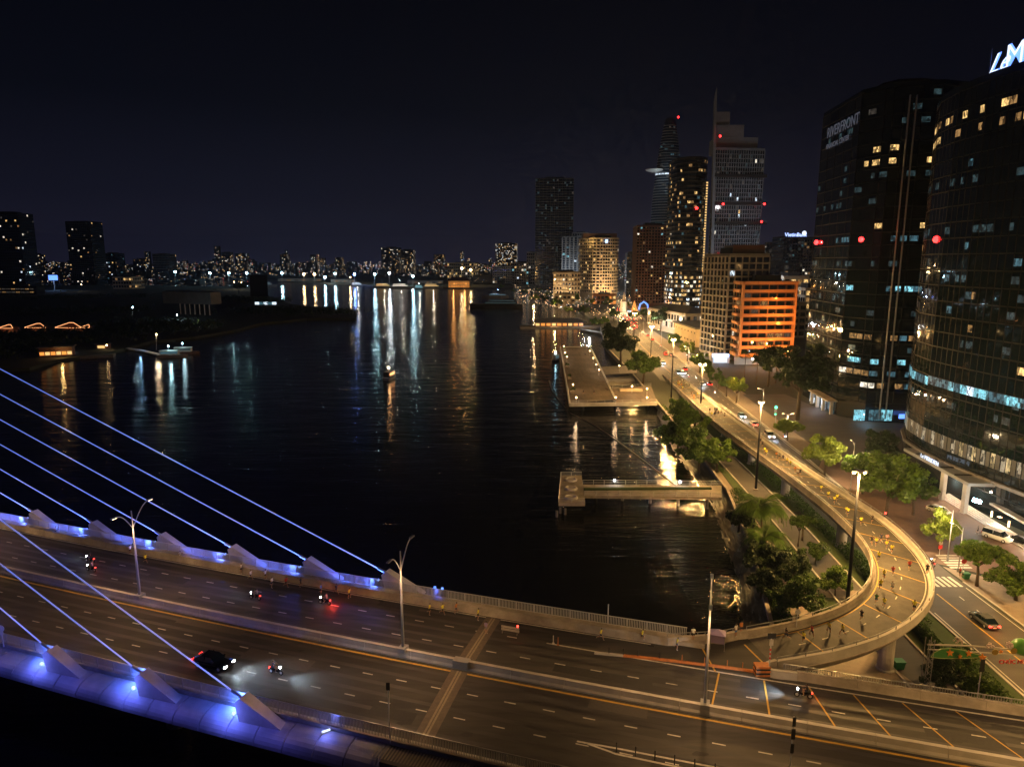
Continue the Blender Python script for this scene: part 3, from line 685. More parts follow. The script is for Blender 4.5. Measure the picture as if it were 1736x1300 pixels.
kerb([(61.3, -60), (62.2, 60), (63.4, 96), (66.2, 117)]); kerb([(73.4, -60), (73.9, 60), (74.9, 98), (74.9, 106)])
kerb([(77.2, 150), (80.0, 181), (81.7, 210), (83.4, 245), (85.7, 286), (88.9, 336), (92.7, 408), (98.4, 516)])
kerb([(55.2, 60), (55.8, 86), (59.2, 137), (60.4, 180), (61.2, 240)]); kerb([(49.4, 60), (50, 85), (53.4, 132), (55.3, 180), (56.8, 240)])
kerb([(70.2, 150), (73.2, 200), (74.2, 290)], 'traffic_divider', .25, .5)
def line(path, w, m, name='road_marking', z=GZ + .030):
    pts = [Vector((x, y, z)) for x, y in path]; r = []
    for i, p in enumerate(pts):
        t = (pts[min(i + 1, len(pts) - 1)] - pts[max(i - 1, 0)]).normalized(); r.append((p, (-t.y, t.x)))
    o = MB().sweep(r, [(-w, 0), (w, 0)], closed=False).build(name, M[m]); o.parent = main_road; return o
line([(67.4, -60), (67.7, 60), (68.1, 102)], .1, 'yellow_paint'); line([(62.9, 60), (64.1, 96)], .08, 'white_paint'); line([(73.1, 60), (74.1, 104)], .08, 'white_paint')
for y in np.arange(62, 103, 4.2): line([(70.8 + (y - 62) * .008, y), (70.8 + (y - 61) * .008, y + 1.3)], .07, 'white_paint')
def lerp_path(P, y):
    for (x0, y0), (x1, y1) in zip(P, P[1:]):
        if y0 <= y <= y1: return x0 + (x1 - x0) * (y - y0) / (y1 - y0)
    return P[-1][0]
for f in (.36, .68):
    for y in np.arange(150, 620, 7.0):
        x0 = lerp_path(RL, y); x1 = lerp_path(RR, y); xx = lerp_path(RL, y + 2); xz = lerp_path(RR, y + 2)
        line([(x0 + (x1 - x0) * f, y), (xx + (xz - xx) * f, y + 2)], .09, 'white_paint')
line([(lerp_path(RL, y) + .8, y) for y in np.arange(150, 690, 10)], .1, 'yellow_paint')
line([(lerp_path(RR, y) - .5, y) for y in np.arange(150, 690, 10)], .1, 'white_paint')
for i in range(7):
    x = 68.0 + i * .95; line([(x, 104.4), (x, 108.0)], .26, 'white_paint', 'crosswalk_stripe')
for i in range(6):
    y = 111.5 + i * 1.0; line([(76.2 + i * .12, y), (80.0 + i * .12, y)], .26, 'white_paint', 'crosswalk_stripe', GZ + .02)
for x, y in ((87.5, 128.5), (85.2, 129)): line([(x, y), (x + 1.2, y + 1.6)], .12, 'white_paint', 'arrow_marking', GZ + .02)
# wall and steps of the embankment
kerb([(x - .1, y) for x, y in edge_r[3:11]], 'embankment_kerb', .3, .55, 'concrete')
# ------------------------------------------------------------------ lamps
def bridge_lamp(px, py, label, H=12.0, sz=None):
    s, o = to_so(G(px, py, DZ + 1)); p = bp(s, 0, DZ + .9) if sz is None else bp(sz, 0, DZ + .9)
    if sz is not None: s = sz
    t = thing('bridge_lamp', label, 'street lamp', p, 0, 'double-arm lamps on the bridge median')
    n = bc(s)[2].to_3d(); b = Vector(p)
    MB().box(b + Vector((0, 0, .1)), (.9, 1.1, .5), math.atan2(bc(s)[1].y, bc(s)[1].x)).build('base_plate', M['steel'], t)
    MB().tube([b + Vector((0, 0, .3)), b + Vector((0, 0, H * .5)), b + Vector((0, 0, H))], [.17, .13, .07], 10).build('pole', M['steel_pale'], t, smooth=True)
    for sg, ex in ((1, 2.6), (-1, 2.2)):
        pts = [b + n * (sg * ex * f) + Vector((0, 0, H - 2.4 + 2.4 * math.sin(f * math.pi / 2) + (.5 if sg > 0 else -.1) * f)) for f in np.linspace(0, 1, 8)]
        ar = MB().tube(pts, .055, 6).build('arm', M['steel_pale'], t, smooth=True)
        h = pts[-1]; tt = bc(s)[1]
        hd = MB().box(h + n * (sg * .35) + Vector((0, 0, .02)), (.3, .9, .12), math.atan2(tt.y, tt.x)); hd.build('lamp_head', M['steel'], t)
        MB().box(h + n * (sg * .4) + Vector((0, 0, -.06)), (.22, .6, .03), math.atan2(tt.y, tt.x)).build('lamp_lens', GL['lamp_soft'], t)
        lamp('SPOT', h + n * (sg * .4) + Vector((0, 0, -.15)), BRIDGE_W, (1, .56, .24), t, .12, (0, 0, 0), rad(156), .7)
    return t
BRIDGE_W = 3400
bridge_lamp(240, 1008, 'double-arm lamp post on the bridge median, first from the blue stay cables'); bridge_lamp(678, 1105, 'double-arm lamp post on the bridge median beside the expansion joint'); bridge_lamp(1195, 1198, 'double-arm lamp post on the bridge median near the ramp nose')
sP1 = to_so(G(240, 1008, 11))[0]; sP3 = to_so(G(1195, 1198, 11))[0]
for k_, sz in ((1, sP1 - 40), (2, sP3 + 34)):
    bridge_lamp(0, 1000, ('double-arm lamp post farther out on the bridge, past the stay cables', 'double-arm lamp post farther along the bridge, towards the city')[k_ - 1], sz=sz)
def mast(base, H, label, power, heads=2, spread=.9, rot=0., lean=None):
    b = Vector((base[0], base[1], GZ)); t = thing('high_mast_lamp', label, 'street lamp', b, 0, 'tall mast lamps along the riverside road')
    MB().lathe([(.55, 0), (.55, .35), (.32, .4)], 12, b).build('footing', M['concrete'], t)
    MB().tube([b + Vector((0, 0, .3)), b + Vector((0, 0, H * .5)), b + Vector((0, 0, H))], [.30, .23, .15], 12).build('pole', M['pole'], t, smooth=True)
    MB().lathe([(.1, -.1), (.75, 0), (.75, .10), (.1, .2)], 12, b + Vector((0, 0, H))).build('head_ring', M['steel'], t)
    for k_ in range(heads):
        a = rot + math.pi * k_ * 2 / heads; d = Vector((math.cos(a), math.sin(a), 0)); q = b + d * spread + Vector((0, 0, H - .05))
        MB().tube([b + Vector((0, 0, H)), q + Vector((0, 0, .1))], .05, 6).build('arm', M['steel'], t)
        MB().box(q + Vector((0, 0, .12)), (.7, .5, .16), a).build('lamp_head', M['steel'], t)
        MB().sphere(q - Vector((0, 0, .10)), .24 if b.y < 160 else .42, 10, 0, .8).build('lamp_globe', GL['lamp_warm'], t, smooth=True)
        lamp('POINT', q - Vector((0, 0, .6)), power / heads, SODIUM, t, .3)
    return t
mast((52.4, 99.2), 21.3, 'tall grey mast with twin sodium lamps inside the ramp curve', 48000, 2, .8)
mast((56.7, 152.3), 21, 'tall mast lamp behind the riverside trees, next beyond the ramp-curve mast', 42000, 2, .5, .4)
mast((66.6, 236.4), 17, 'tall mast with two sodium lamps left of the blue shop', 80000, 2, .9)
mast((61.6, 259.6), 23, 'tall mast lamp between the pier trees and the flyover', 60000, 2, .6, .5)
mast((76.6, 374.6), 17, 'mast lamp in front of the tan flat-roofed building', 100000, 2, .8)
mast((84, 470), 17, 'mast lamp farther up the riverside road by the colonial building', 110000, 2, .8)
mast((64, 30), 21.3, 'mast lamp at the bridge approach road', 30000, 2, .6)
mast((78.5, 82), 21.3, 'mast lamp on the pavement past the right frame edge', 42000, 2, .6)
def street_lamp(base, H, label, power, ang, arm=1.8, col=NEUTRAL, lit='lamp_soft', group='street lamps on the pavements', heads=1):
    b = Vector((base[0], base[1], GZ)); t = thing('street_lamp', label, 'street lamp', b, 0, group)
    MB().lathe([(.2, 0), (.2, .7), (.1, .8)], 10, b).build('base', M['steel'], t)
    MB().tube([b + Vector((0, 0, .5)), b + Vector((0, 0, H))], [.10, .06], 8).build('pole', M['steel_pale'], t, smooth=True)
    for k_ in range(heads):
        a = ang + math.pi * k_; d = Vector((math.cos(a), math.sin(a), 0))
        pts = [b + d * (arm * f) + Vector((0, 0, H - .8 + .9 * math.sin(f * math.pi / 2))) for f in np.linspace(0, 1, 6)]
        MB().tube(pts, .045, 6).build('arm', M['steel_pale'], t, smooth=True)
        q = pts[-1]; MB().box(q + d * .25, (.7, .28, .10), a).build('lamp_head', M['steel'], t)
        MB().box(q + d * .28 - Vector((0, 0, .08)), (.5, .2, .05), a).build('lamp_lens', GL[lit], t)
        if power: lamp('POINT', q + d * .3 - Vector((0, 0, .25)), power / heads, col, t, .12)
    return t
street_lamp(G(1624, 968), 8, 'slim street lamp on the corner island by the crosswalk', 3500, rad(110))
street_lamp(G(1333, 745), 8, 'street lamp with two short arms by the small lit tree at the junction', 4500, rad(0), 1.2, heads=2)
street_lamp(G(1252, 681), 8, 'street lamp among the yellow-green trees before the blue shop', 5500, rad(180))
street_lamp(G(1168, 618), 8, 'street lamp by the tan building tree', 5000, rad(180))
street_lamp((78.6, 152), 11.5, 'lamp post among the bright trees beside the ramp', 13000, rad(85))
for i_, y_ in enumerate((318, 350, 395, 435, 480, 525, 575, 630)):
    street_lamp((lerp_path(RR, y_) + 1.5, y_), 9, 'sodium street lamp along the far inland kerb, %s from the tan building' % ('first', 'second', 'third', 'fourth', 'fifth', 'sixth', 'seventh', 'eighth')[i_], 7500, rad(180), 1.8, SODIUM, 'lamp_warm', 'street lamps along the far riverside road')
for i_, y_ in enumerate((420, 465, 515, 570, 640, 700)):
    street_lamp((lerp_path(RL, y_) - 1.5, y_), 9, 'sodium street lamp along the far river-side kerb, %s beyond the big dark tree' % ('first', 'second', 'third', 'fourth', 'fifth', 'sixth')[i_], 7500, rad(0), 1.8, SODIUM, 'lamp_warm', 'street lamps along the far riverside road')
street_lamp(G(1293, 690), 7, 'curved-arm lamp post beside the lawn fence', 1800, rad(180))
street_lamp(G(1606, 950), 9.5, 'lamp post in front of the bright yellow-green tree at the crossing', 8000, rad(120))
# ------------------------------------------------------------------ trees and plants
def crown_mesh(seed, n, flat=1.0, leaf=.065, K=36, spread=.8, hollow=.0):
    rs = np.random.RandomState(seed); cs = []
    while len(cs) < K:
        d = rs.normal(size=3); d /= np.linalg.norm(d)
        if d[2] < -.55: continue
        r = rs.uniform(.25, .95) * (1 + .22 * math.sin(3 * math.atan2(d[1], d[0]) + seed) + .15 * math.sin(5 * math.atan2(d[1], d[0]) + 2 * seed))
        cs.append((d * r * np.array([1, 1, flat * .85]), rs.uniform(.11, .30)))
    w = np.array([c[1] ** 2 for c in cs]); w /= w.sum(); idx = rs.choice(K, n, p=w)
    C = np.array([c[0] for c in cs])[idx]; rr = np.array([c[1] for c in cs])[idx]
    d = rs.normal(size=(n, 3)); d /= np.linalg.norm(d, axis=1)[:, None]
    pos = C + d * (rr * rs.uniform(.35, 1.08, n) ** .6)[:, None] * np.array([1, 1, .8])
    nrm = d + rs.normal(size=(n, 3)) * .7 + np.array([0, 0, .5]); nrm /= np.linalg.norm(nrm, axis=1)[:, None]
    a = np.cross(nrm, rs.normal(size=(n, 3))); a /= np.linalg.norm(a, axis=1)[:, None]; b = np.cross(nrm, a)
    L = (leaf * rs.uniform(.6, 1.3, n))[:, None]
    V = np.stack([pos - a * L, pos - b * L * .55, pos + a * L, pos + b * L * .55], 1).reshape(-1, 3)
    me = bpy.data.meshes.new('crown'); me.from_pydata(V.tolist(), [], np.arange(4 * n).reshape(n, 4).tolist()); me.update(); return me
_cr = {'round': crown_mesh(1, 5200), 'wide': crown_mesh(2, 5200, .62), 'loose': crown_mesh(3, 3600, .8, .075, 26), 'tall': crown_mesh(4, 5600, 1.25, .06, 44), 'dense': crown_mesh(5, 7500, .9, .055, 48), 'far': crown_mesh(6, 1100, .85, .12, 22), 'far2': crown_mesh(7, 1100, .7, .12, 20)}
_crm = {}
def crown_of(v, m):
    if (v, m) not in _crm:
        me = _cr[v].copy(); me.materials.clear(); me.materials.append(M[m]); _crm[(v, m)] = me
    return _crm[(v, m)]
def tree(name, label, base, H, r, v='round', m='leaf_a', group=None, trunk_r=.22, flat=1., z=GZ):
    b = Vector((base[0], base[1], z)); t = thing(name, label, 'tree', b, 0, group)
    cz = H - r * flat * .72; mb = MB(); lean = R.uniform(-.4, .4)
    top = Vector((lean, R.uniform(-.3, .3), cz * .72))
    mb.tube([(0, 0, -.2), (lean * .3, 0, cz * .4), top], [trunk_r * 1.3, trunk_r, trunk_r * .75], 7)
    for k_ in range(6):
        a = k_ * 1.05 + R.random() * .6; q = Vector((math.cos(a) * r * .62, math.sin(a) * r * .62, cz + R.uniform(-.1, .35) * r * flat))
        mb.tube([top - Vector((0, 0, cz * .12)), top.lerp(q, .5) + Vector((0, 0, -.1 * r)), q], [trunk_r * .6, trunk_r * .38, trunk_r * .12], 5)
    mb.build('trunk', M['bark'], t, smooth=True, rel=False)
    put('crown', crown_of(v, m), t, (lean, 0, cz), R.random() * 6.28, (r, r, r * flat))
    return t
gA = 'street trees beside the flyover and hotel'
tree('street_tree', 'bright yellow-green tree lit from within, beside the flyover parapet', G(1398, 806), 10, 5.2, 'round', 'leaf_yellow', gA)
tree('street_tree', 'broad tree behind the twin mast lamps, left half of the pair', G(1462, 836), 10.5, 5.6, 'wide', 'leaf_a', gA)
tree('street_tree', 'large spreading tree behind the twin mast lamps, on a bare dark trunk', G(1502, 872), 13, 6.8, 'round', 'leaf_a', gA, .3)
tree('street_tree', 'dark tree in front of the hotel canopy', G(1548, 872), 9, 4.6, 'round', 'leaf_b', gA)
tree('street_tree', 'small bright yellow-green tree at the crossing by the road signs', G(1592, 932), 7.2, 3.7, 'dense', 'leaf_yellow', gA)
tree('street_tree', 'tree on the corner pavement with a thin trunk in a grass patch', G(1656, 992), 8.4, 3.7, 'wide', 'leaf_a', gA)
tree('street_tree', 'tree cut by the right frame edge, over the corner pavement', G(1722, 1016), 6.5, 3.8, 'round', 'leaf_a', gA)
tree('street_tree', 'dark small tree by the hotel drop-off ramp', G(1490, 786), 9, 5, 'round', 'leaf_dark', gA)
tree('banyan_tree', 'huge dark tree standing left of the black glass tower', G(1352, 712), 24, 11, 'tall', 'leaf_dark', None, .6)
tree('banyan_tree', 'dark tree between the orange lit building and the huge dark tree', G(1302, 655), 17, 8, 'round', 'leaf_dark', None, .45)
tree('street_tree', 'small flat lit tree by the green traffic light', G(1335, 746), 7, 4.0, 'wide', 'leaf_yellow', gA)
tree('street_tree', 'yellow-green lit tree on the pavement before the lawn', G(1248, 683), 9.5, 4.2, 'round', 'leaf_yellow', gA)
for i, (x, y, h, r, m) in enumerate(((1232, 672, 8, 3.5, 'leaf_b'), (1216, 661, 8, 3.4, 'leaf_b'), (1203, 650, 9, 4.0, 'leaf_a'), (1186, 632, 9.5, 5, 'leaf_a'), (1165, 612, 10, 5, 'leaf_yellow'), (1140, 594, 10, 5, 'leaf_b'))):
    tree('street_tree', ('small dark green street tree, first left of the lit lawn tree', 'small dark green street tree, second left of the lit lawn tree', 'olive street tree behind the twin-headed mast', 'round olive tree in front of the grey balcony block',
                         'yellow lit tree before the tan flat-roofed building', 'dark green street tree left of the tan building')[i], G(x, y), h, r, 'loose' if i < 3 else 'round', m, gA)
tree('street_tree', 'tall dark tree in front of the pale colonial building', G(1120, 562), 19, 9.5, 'loose', 'leaf_dark', None, .4)
gB = 'riverside promenade trees'
tree('riverside_tree', 'big dark round tree behind the floating pier', G(1052, 622), 21, 10.5, 'dense', 'leaf_dark', gB, .5)
tree('riverside_tree', 'wide dark tree right of the floating pier stairs', G(1090, 652), 15, 8.8, 'wide', 'leaf_b', gB, .45)
for i, (x, y, h, r, v, m, l) in enumerate(((1148, 772, 11, 6.0, 'round', 'leaf_b', 'leafy riverside tree nearest the pier corner'), (1185, 800, 10, 5.6, 'dense', 'leaf_b', 'leafy riverside tree just behind the jetty'), (1165, 742, 10, 5, 'loose', 'leaf_a', 'riverside tree between the flyover and the pier corner tree'),
                                           (1215, 800, 8.5, 4.6, 'round', 'leaf_a', 'riverside tree beside the second mast'), (1150, 716, 8, 4.2, 'round', 'leaf_a', 'small lit riverside tree at the near corner of the pier'), (1178, 722, 6, 3.2, 'loose', 'leaf_a', 'slim young tree on the promenade below the flyover'))):
    tree('riverside_tree', l, G(x, y), h, r, v, m, gB)
tree('young_tree', 'small palm-like young tree by the riverside road', G(1353, 925), 6.5, 2.3, 'wide', 'leaf_b', gB, .1)
tree('young_tree', 'low branching shrub tree between promenade and riverside road', G(1382, 955), 4.2, 2.4, 'loose', 'leaf_b', gB, .1)
tree('young_tree', 'leafy shrub tree at the foot of the twin-lamp mast', G(1416, 1008), 4.5, 2.8, 'dense', 'leaf_a', gB, .1)
tree('round_bush', 'big round dark bush on the bank inside the ramp curve', G(1352, 1050), 6.3, 3.5, 'dense', 'leaf_b', None, .2, 1.05)
tree('bank_tree', 'dark tree on the bank above the round bush', G(1335, 1000), 6.5, 3.8, 'round', 'leaf_dark', None, .25)
tree('bank_tree', 'dark bank tree beside the leaning palms', G(1292, 975), 6, 3.4, 'round', 'leaf_dark', None, .25)
tree('bank_tree', 'low dark bank tree hanging over the shore between jetty and palms', G(1252, 900), 5.5, 3.6, 'wide', 'leaf_dark', None, .2)
tree('bank_tree', 'low dark bank tree below the leaning palms by the shore', G(1290, 1010), 5, 3.4, 'wide', 'leaf_dark', None, .2)
tree('verge_bush', 'dark bush in the verge below the bridge railing', G(1600, 1165), 4, 2.6, 'dense', 'leaf_dark', None, .15)
tree('verge_bush', 'low olive bush behind the festive arch panel', G(1625, 1140), 3.4, 2.6, 'round', 'leaf_b', None, .15)
tree('verge_bush', 'olive bush by the pole at the bridge railing', G(1668, 1178), 2.6, 2.4, 'wide', 'leaf_a', None, .15)
# palms with separate fronds
def frond_mesh(L=3.2, seed=0):
    rs = random.Random(seed); mb = MB(); n = 14; sp = []
    for i in range(n + 1):
        f = i / n; sp.append(Vector((L * f * (1 - .18 * f), 0, .9 * math.sin(f * 2.2) * L * .32 - f * f * L * .42)))
    mb.tube(sp, [.05 * (1 - .8 * i / n) + .008 for i in range(n + 1)], 4)
    for i in range(2, n + 1):
        f = i / n; w = L * .34 * math.sin(min(1, f * 1.15 + .12) * math.pi) ** .7 + .12; p = sp[i]; t = (sp[min(i + 1, n)] - sp[i - 1]).normalized()
        for sg in (-1, 1):
            for h_ in (0, .5):
                q = p - t * (h_ * L / n); tip = q + Vector((t.x * w * .55, sg * w, t.z * w * .5 - w * .28)); mb.add([q - t * .06, q + t * .06, tip], [(0, 1, 2)])
    return mb.mesh('frond', M['leaf_b'])
fronds = [frond_mesh(3.4, i) for i in range(2)]
def palm(label, base, H, sc=1., lean=(0, 0), nf=16):
    b = Vector((base[0], base[1], GZ)); t = thing('palm_tree', label, 'palm tree', b, 0, 'palms on the riverbank')
    pts = [Vector((lean[0] * f * f, lean[1] * f * f, H * f - .1)) for f in np.linspace(0, 1, 6)]
    MB().tube(pts, [.24, .2, .18, .17, .16, .15], 8).build('trunk', M['bark'], t, smooth=True, rel=False)
    for i in range(nf):
        o = put('frond', fronds[i % 2], t, pts[-1], i * 2.4, sc * R.uniform(.85, 1.1)); o.rotation_euler.y = rad(R.uniform(-38, 30))
    return t
palm('tall leaning palm on the bank, right of the jetty', G(1290, 930), 8.5, 2.0, (-.6, -.4), 26); palm('shorter palm on the bank below the tall palm', G(1300, 955), 5, 1.6, (-1.0, -.8), 20); palm('small palm on the lawn in front of the shop lights', G(1282, 652), 10, 1.1); palm('palm before the orange lit building', G(1262, 640), 11, 1.1)
palm('palm in the lawn right of the orange building', G(1315, 650), 12, 1.2); palm('small palm beside the riverside road', G(1360, 915), 4, .6)
# hedges and ground cover
def leaf_mass(name, label, strips, n, m, leaf=.16, kind='stuff', h=(.3, 1.2)):
    rs = np.random.RandomState(len(name) + n); P = []
    for k_ in range(n):
        A, B, w = strips[rs.randint(len(strips))]; f = rs.rand(); A = Vector(A[:2]); B = Vector(B[:2]); p = A.lerp(B, f); d = (B - A).normalized(); o = rs.uniform(-w, w)
        P.append((p.x - d.y * o, p.y + d.x * o, GZ + h[0] + (h[1] - h[0]) * rs.rand() ** .6 * (1 - .5 * (o / w) ** 2)))
    P = np.array(P); nrm = rs.normal(size=(n, 3)) + np.array([0, 0, .8]); nrm /= np.linalg.norm(nrm, axis=1)[:, None]
    a = np.cross(nrm, rs.normal(size=(n, 3))); a /= np.linalg.norm(a, axis=1)[:, None]; b = np.cross(nrm, a); L = (leaf * rs.uniform(.6, 1.4, n))[:, None]
    V = np.stack([P - a * L, P - b * L * .6, P + a * L, P + b * L * .6], 1).reshape(-1, 3); mb = MB(); mb.v = V.tolist(); mb.f = np.arange(4 * n).reshape(n, 4).tolist(); mb.m = [0] * n
    o = mb.build(name, M[m]); tag(o, label, None, None, kind); return o
leaf_mass('hedge_foliage', 'dark leafy hedge under the flyover edge', [((60.0, 92), (62.5, 138), 1.5), ((62.5, 138), (64.5, 200), 1.6), ((58, 84), (60, 100), 1.0)], 16000, 'leaf_b', .17, h=(0, 1.4))
leaf_mass('verge_foliage', 'low ground cover on the verges below the bridge', [((58, 62), (59.5, 84), 2.4), ((46, 88), (50.5, 120), 1.5)], 7000, 'leaf_b', .13, h=(0, .5))
leaf_mass('bank_foliage', 'undergrowth along the riverbank', [((39, 90), (43, 104), 1.6), ((43, 104), (46.5, 122), 1.6), ((46.5, 122), (52, 152), 1.5), ((52.5, 165), (55, 245), 1.3)], 15000, 'leaf_b', .18, h=(-1.0, 1.1))
# ------------------------------------------------------------------ buildings
def lit_pick(pal):
    r = R.random() * sum(w for _, w in pal)
    for i, w in pal:
        r -= w
        if r <= 0: return i
    return pal[-1][0]
PAL_MIX = [(WARM, 3), (WHITE, 3), (WDIM, 4), (COOL, 1), (DIM, 3)]
PAL_WARM = [(WARM, 5), (WHITE, 1), (WDIM, 4)]
PAL_COOL = [(COOL, 3), (WHITE, 3), (CYAN, 1), (DIM, 4), (WARM, 1)]
PAL_DIM = [(DIM, 5), (TDIM, 5), (WDIM, 2), (CDIM, 2), (WARM, .4), (WHITE, .5)]
def quad_on(mb, p0, p1, nn, a0, a1, z0, z1, pr, m, jit=0):
    A = p0.lerp(p1, a0) + nn * pr; B = p0.lerp(p1, a1) + nn * pr
    j = [R.uniform(-jit, jit) if jit else 0 for _ in range(4)]
    mb.add([(A.x + nn.x * j[0], A.y + nn.y * j[0], z0), (B.x + nn.x * j[1], B.y + nn.y * j[1], z0), (B.x + nn.x * j[2], B.y + nn.y * j[2], z1), (A.x + nn.x * j[3], A.y + nn.y * j[3], z1)], [(0, 1, 2, 3)], m)
def facing(A, B):
    n = Vector(((B - A).y, -(B - A).x, 0)).normalized(); c = (A + B) / 2; return n, n.dot(Vector((-c.x, -c.y, 0))) > 0
def facades(t, poly, z0, z1, nf, cw=3.5, frac=.1, pal=PAL_MIX, ww=.7, wh=.6, glass='glass_dark', band=None, band_d=.35, band_h=.3, fins=None, fin_d=.3, single=False, rows=None, jit=0, sill=.22, pick=None, fin_every=1):
    """windows, floor bands and fins on every side that faces the river; poly counter-clockwise"""
    g, l, bd, fn = MB(), MB(), MB(), MB(); n = len(poly); fh = (z1 - z0) / nf; lits = []
    for e_ in range(n):
        A = Vector((*poly[e_], 0)); B = Vector((*poly[(e_ + 1) % n], 0)); nn, ok = facing(A, B)
        if not ok: continue
        Ln = (B - A).length; nc = max(1, int(round(Ln / cw)))
        for i in range(nf):
            if rows and not rows(i): continue
            a = z0 + i * fh + fh * sill; b = min(a + fh * wh, z0 + (i + 1) * fh - .02)
            run = None
            for c in range(nc):
                f0 = (c + .5 - ww / 2) / nc; f1 = (c + .5 + ww / 2) / nc
                v = pick(e_, i, c, nc) if pick else (lit_pick(pal) if R.random() < frac else None)
                if v is None: quad_on(g, A, B, nn, f0, f1, a, b, .05, 0, jit)
                elif single:
                    q = MB(); hh = b - a; quad_on(q, A, B, nn, f0, f1 if R.random() < .6 else f0 + (f1 - f0) * R.uniform(.45, .9), a + hh * .26, a + hh * .80, .075, 0); lits.append((q, v))
                else: quad_on(l, A, B, nn, f0, f1, a, b, .06, v)
                if v is not None and single: quad_on(g, A, B, nn, f0, f1, a, b, .05, 0, jit)
        if band:
            tt = (B - A).normalized()
            for i in range(nf + 1):
                z = z0 + i * fh; P = A - tt * 0 ; bd.add([A + Vector((0, 0, z)), B + Vector((0, 0, z)), B + nn * band_d + Vector((0, 0, z)), A + nn * band_d + Vector((0, 0, z)),
                       A + Vector((0, 0, z + band_h)), B + Vector((0, 0, z + band_h)), B + nn * band_d + Vector((0, 0, z + band_h)), A + nn * band_d + Vector((0, 0, z + band_h))], [(4, 7, 6, 5), (0, 1, 2, 3), (3, 2, 6, 7), (0, 3, 7, 4), (1, 5, 6, 2)])
        if fins:
            for c in range(0, nc + 1, fin_every):
                p = A.lerp(B, c / nc); tt = (B - A).normalized() * .12; q = p + nn * fin_d
                fn.add([(p.x - tt.x, p.y - tt.y, z0), (q.x - tt.x, q.y - tt.y, z0), (q.x + tt.x, q.y + tt.y, z0), (p.x + tt.x, p.y + tt.y, z0), (p.x - tt.x, p.y - tt.y, z1), (q.x - tt.x, q.y - tt.y, z1), (q.x + tt.x, q.y + tt.y, z1), (p.x + tt.x, p.y + tt.y, z1)], [(0, 1, 5, 4), (1, 2, 6, 5), (2, 3, 7, 6), (4, 5, 6, 7)])
    if g.f: tag(g.build('window_glass', M[glass], t), kind='stuff')
    if l.f: tag(l.build('lit_windows', LIT, t), kind='stuff')
    for q, v in lits: q.build('lit_window', LIT[v], t)
    if bd.f: tag(bd.build('floor_bands', M[band], t), kind='stuff')
    if fn.f: tag(fn.build('facade_fins', M[fins], t), kind='stuff')
def ccw(poly):
    a = sum(poly[i][0] * poly[(i + 1) % len(poly)][1] - poly[(i + 1) % len(poly)][0] * poly[i][1] for i in range(len(poly)))
    return poly if a > 0 else poly[::-1]
def building(name, label, poly, z1, nf, wall='wall_grey', z0=GZ - .4, roofbox=True, group=None, cat='building', parapet=1.0, **kw):
    poly = ccw([tuple(p) for p in poly]); cx = sum(p[0] for p in poly) / len(poly); cy_ = sum(p[1] for p in poly) / len(poly)
    t = thing(name, label, cat, (cx, cy_, z0), 0, group)
    MB().prism(poly, z0, z1, 0, True, False).build('wall', M[wall], t)
    base = kw.pop('base', 3.5)
    facades(t, poly, z0 + (base if z1 > 16 else .3), z1 - .6, nf, **kw)
    ins = [(cx + (x - cx) * .97, cy_ + (y - cy_) * .97) for x, y in poly]
    if roofbox:
        q = [(cx + (x - cx) * .5, cy_ + (y - cy_) * .5) for x, y in poly]; MB().prism(q, z1, z1 + R.uniform(2, 4.5), 0, True, False).build('roof_plant_room', M['wall_dark'], t)
    if parapet:
        mb = MB()
        for i in range(len(poly)):
            A, B = Vector((*poly[i], 0)), Vector((*poly[(i + 1) % len(poly)], 0)); d = (B - A); n = Vector((-d.y, d.x, 0)).normalized() * .3
            mb.add([A + Vector((0, 0, z1)), B + Vector((0, 0, z1)), B + n + Vector((0, 0, z1)), A + n + Vector((0, 0, z1)), A + Vector((0, 0, z1 + parapet)), B + Vector((0, 0, z1 + parapet)), B + n + Vector((0, 0, z1 + parapet)), A + n + Vector((0, 0, z1 + parapet))], [(0, 1, 5, 4), (2, 3, 7, 6), (4, 5, 6, 7), (1, 2, 6, 5), (3, 0, 4, 7)])
        mb.build('roof_parapet', M[wall], t)
    return t
def slab(x0, x1, ytop, Y, depth, skew=0.0):
    """footprint from sight lines at distance Y, plus roof height"""
    a = AT(x0, ytop, Y); b = AT(x1, ytop, Y); return [(a.x, Y), (b.x, Y + skew), (b.x + depth * .08, Y + depth + skew), (a.x + depth * .08, Y + depth)], a.z
def red_beacon(t, p, r=.5, power=0):
    MB().sphere(p, r, 8).build('beacon', GL['red'], t, smooth=True)
    if power: lamp('POINT', Vector(p) + Vector((0, -1.0, 0)), power, (1, .02, .02), t, .3)
def text(body, size, origin, xdir, m, parent, name='lettering', off=0, ext=.05, shear=0, up=(0, 0, 1)):
    cu = bpy.data.curves.new(name, 'FONT'); cu.body = body; cu.size = size; cu.extrude = ext; cu.offset = off; cu.shear = shear; cu.resolution_u = 3; cu.materials.append(m)
    o = bpy.data.objects.new(name, cu); COL.objects.link(o); x = Vector(xdir).normalized(); y = Vector(up); z = x.cross(y).normalized(); y = z.cross(x)
    mt = Matrix((x, y, z)).transposed().to_4x4(); mt.translation = Vector(origin)
    if parent is not None: mt.translation = Vector(origin) - Vector(BASE[parent.name]); o.parent = parent
    o.matrix_local = mt; bpy.context.view_layer.update(); dg = bpy.context.evaluated_depsgraph_get(); me = bpy.data.meshes.new_from_object(o.evaluated_get(dg)); r = put(name, me, parent); r.matrix_local = mt; bpy.data.objects.remove(o); return r
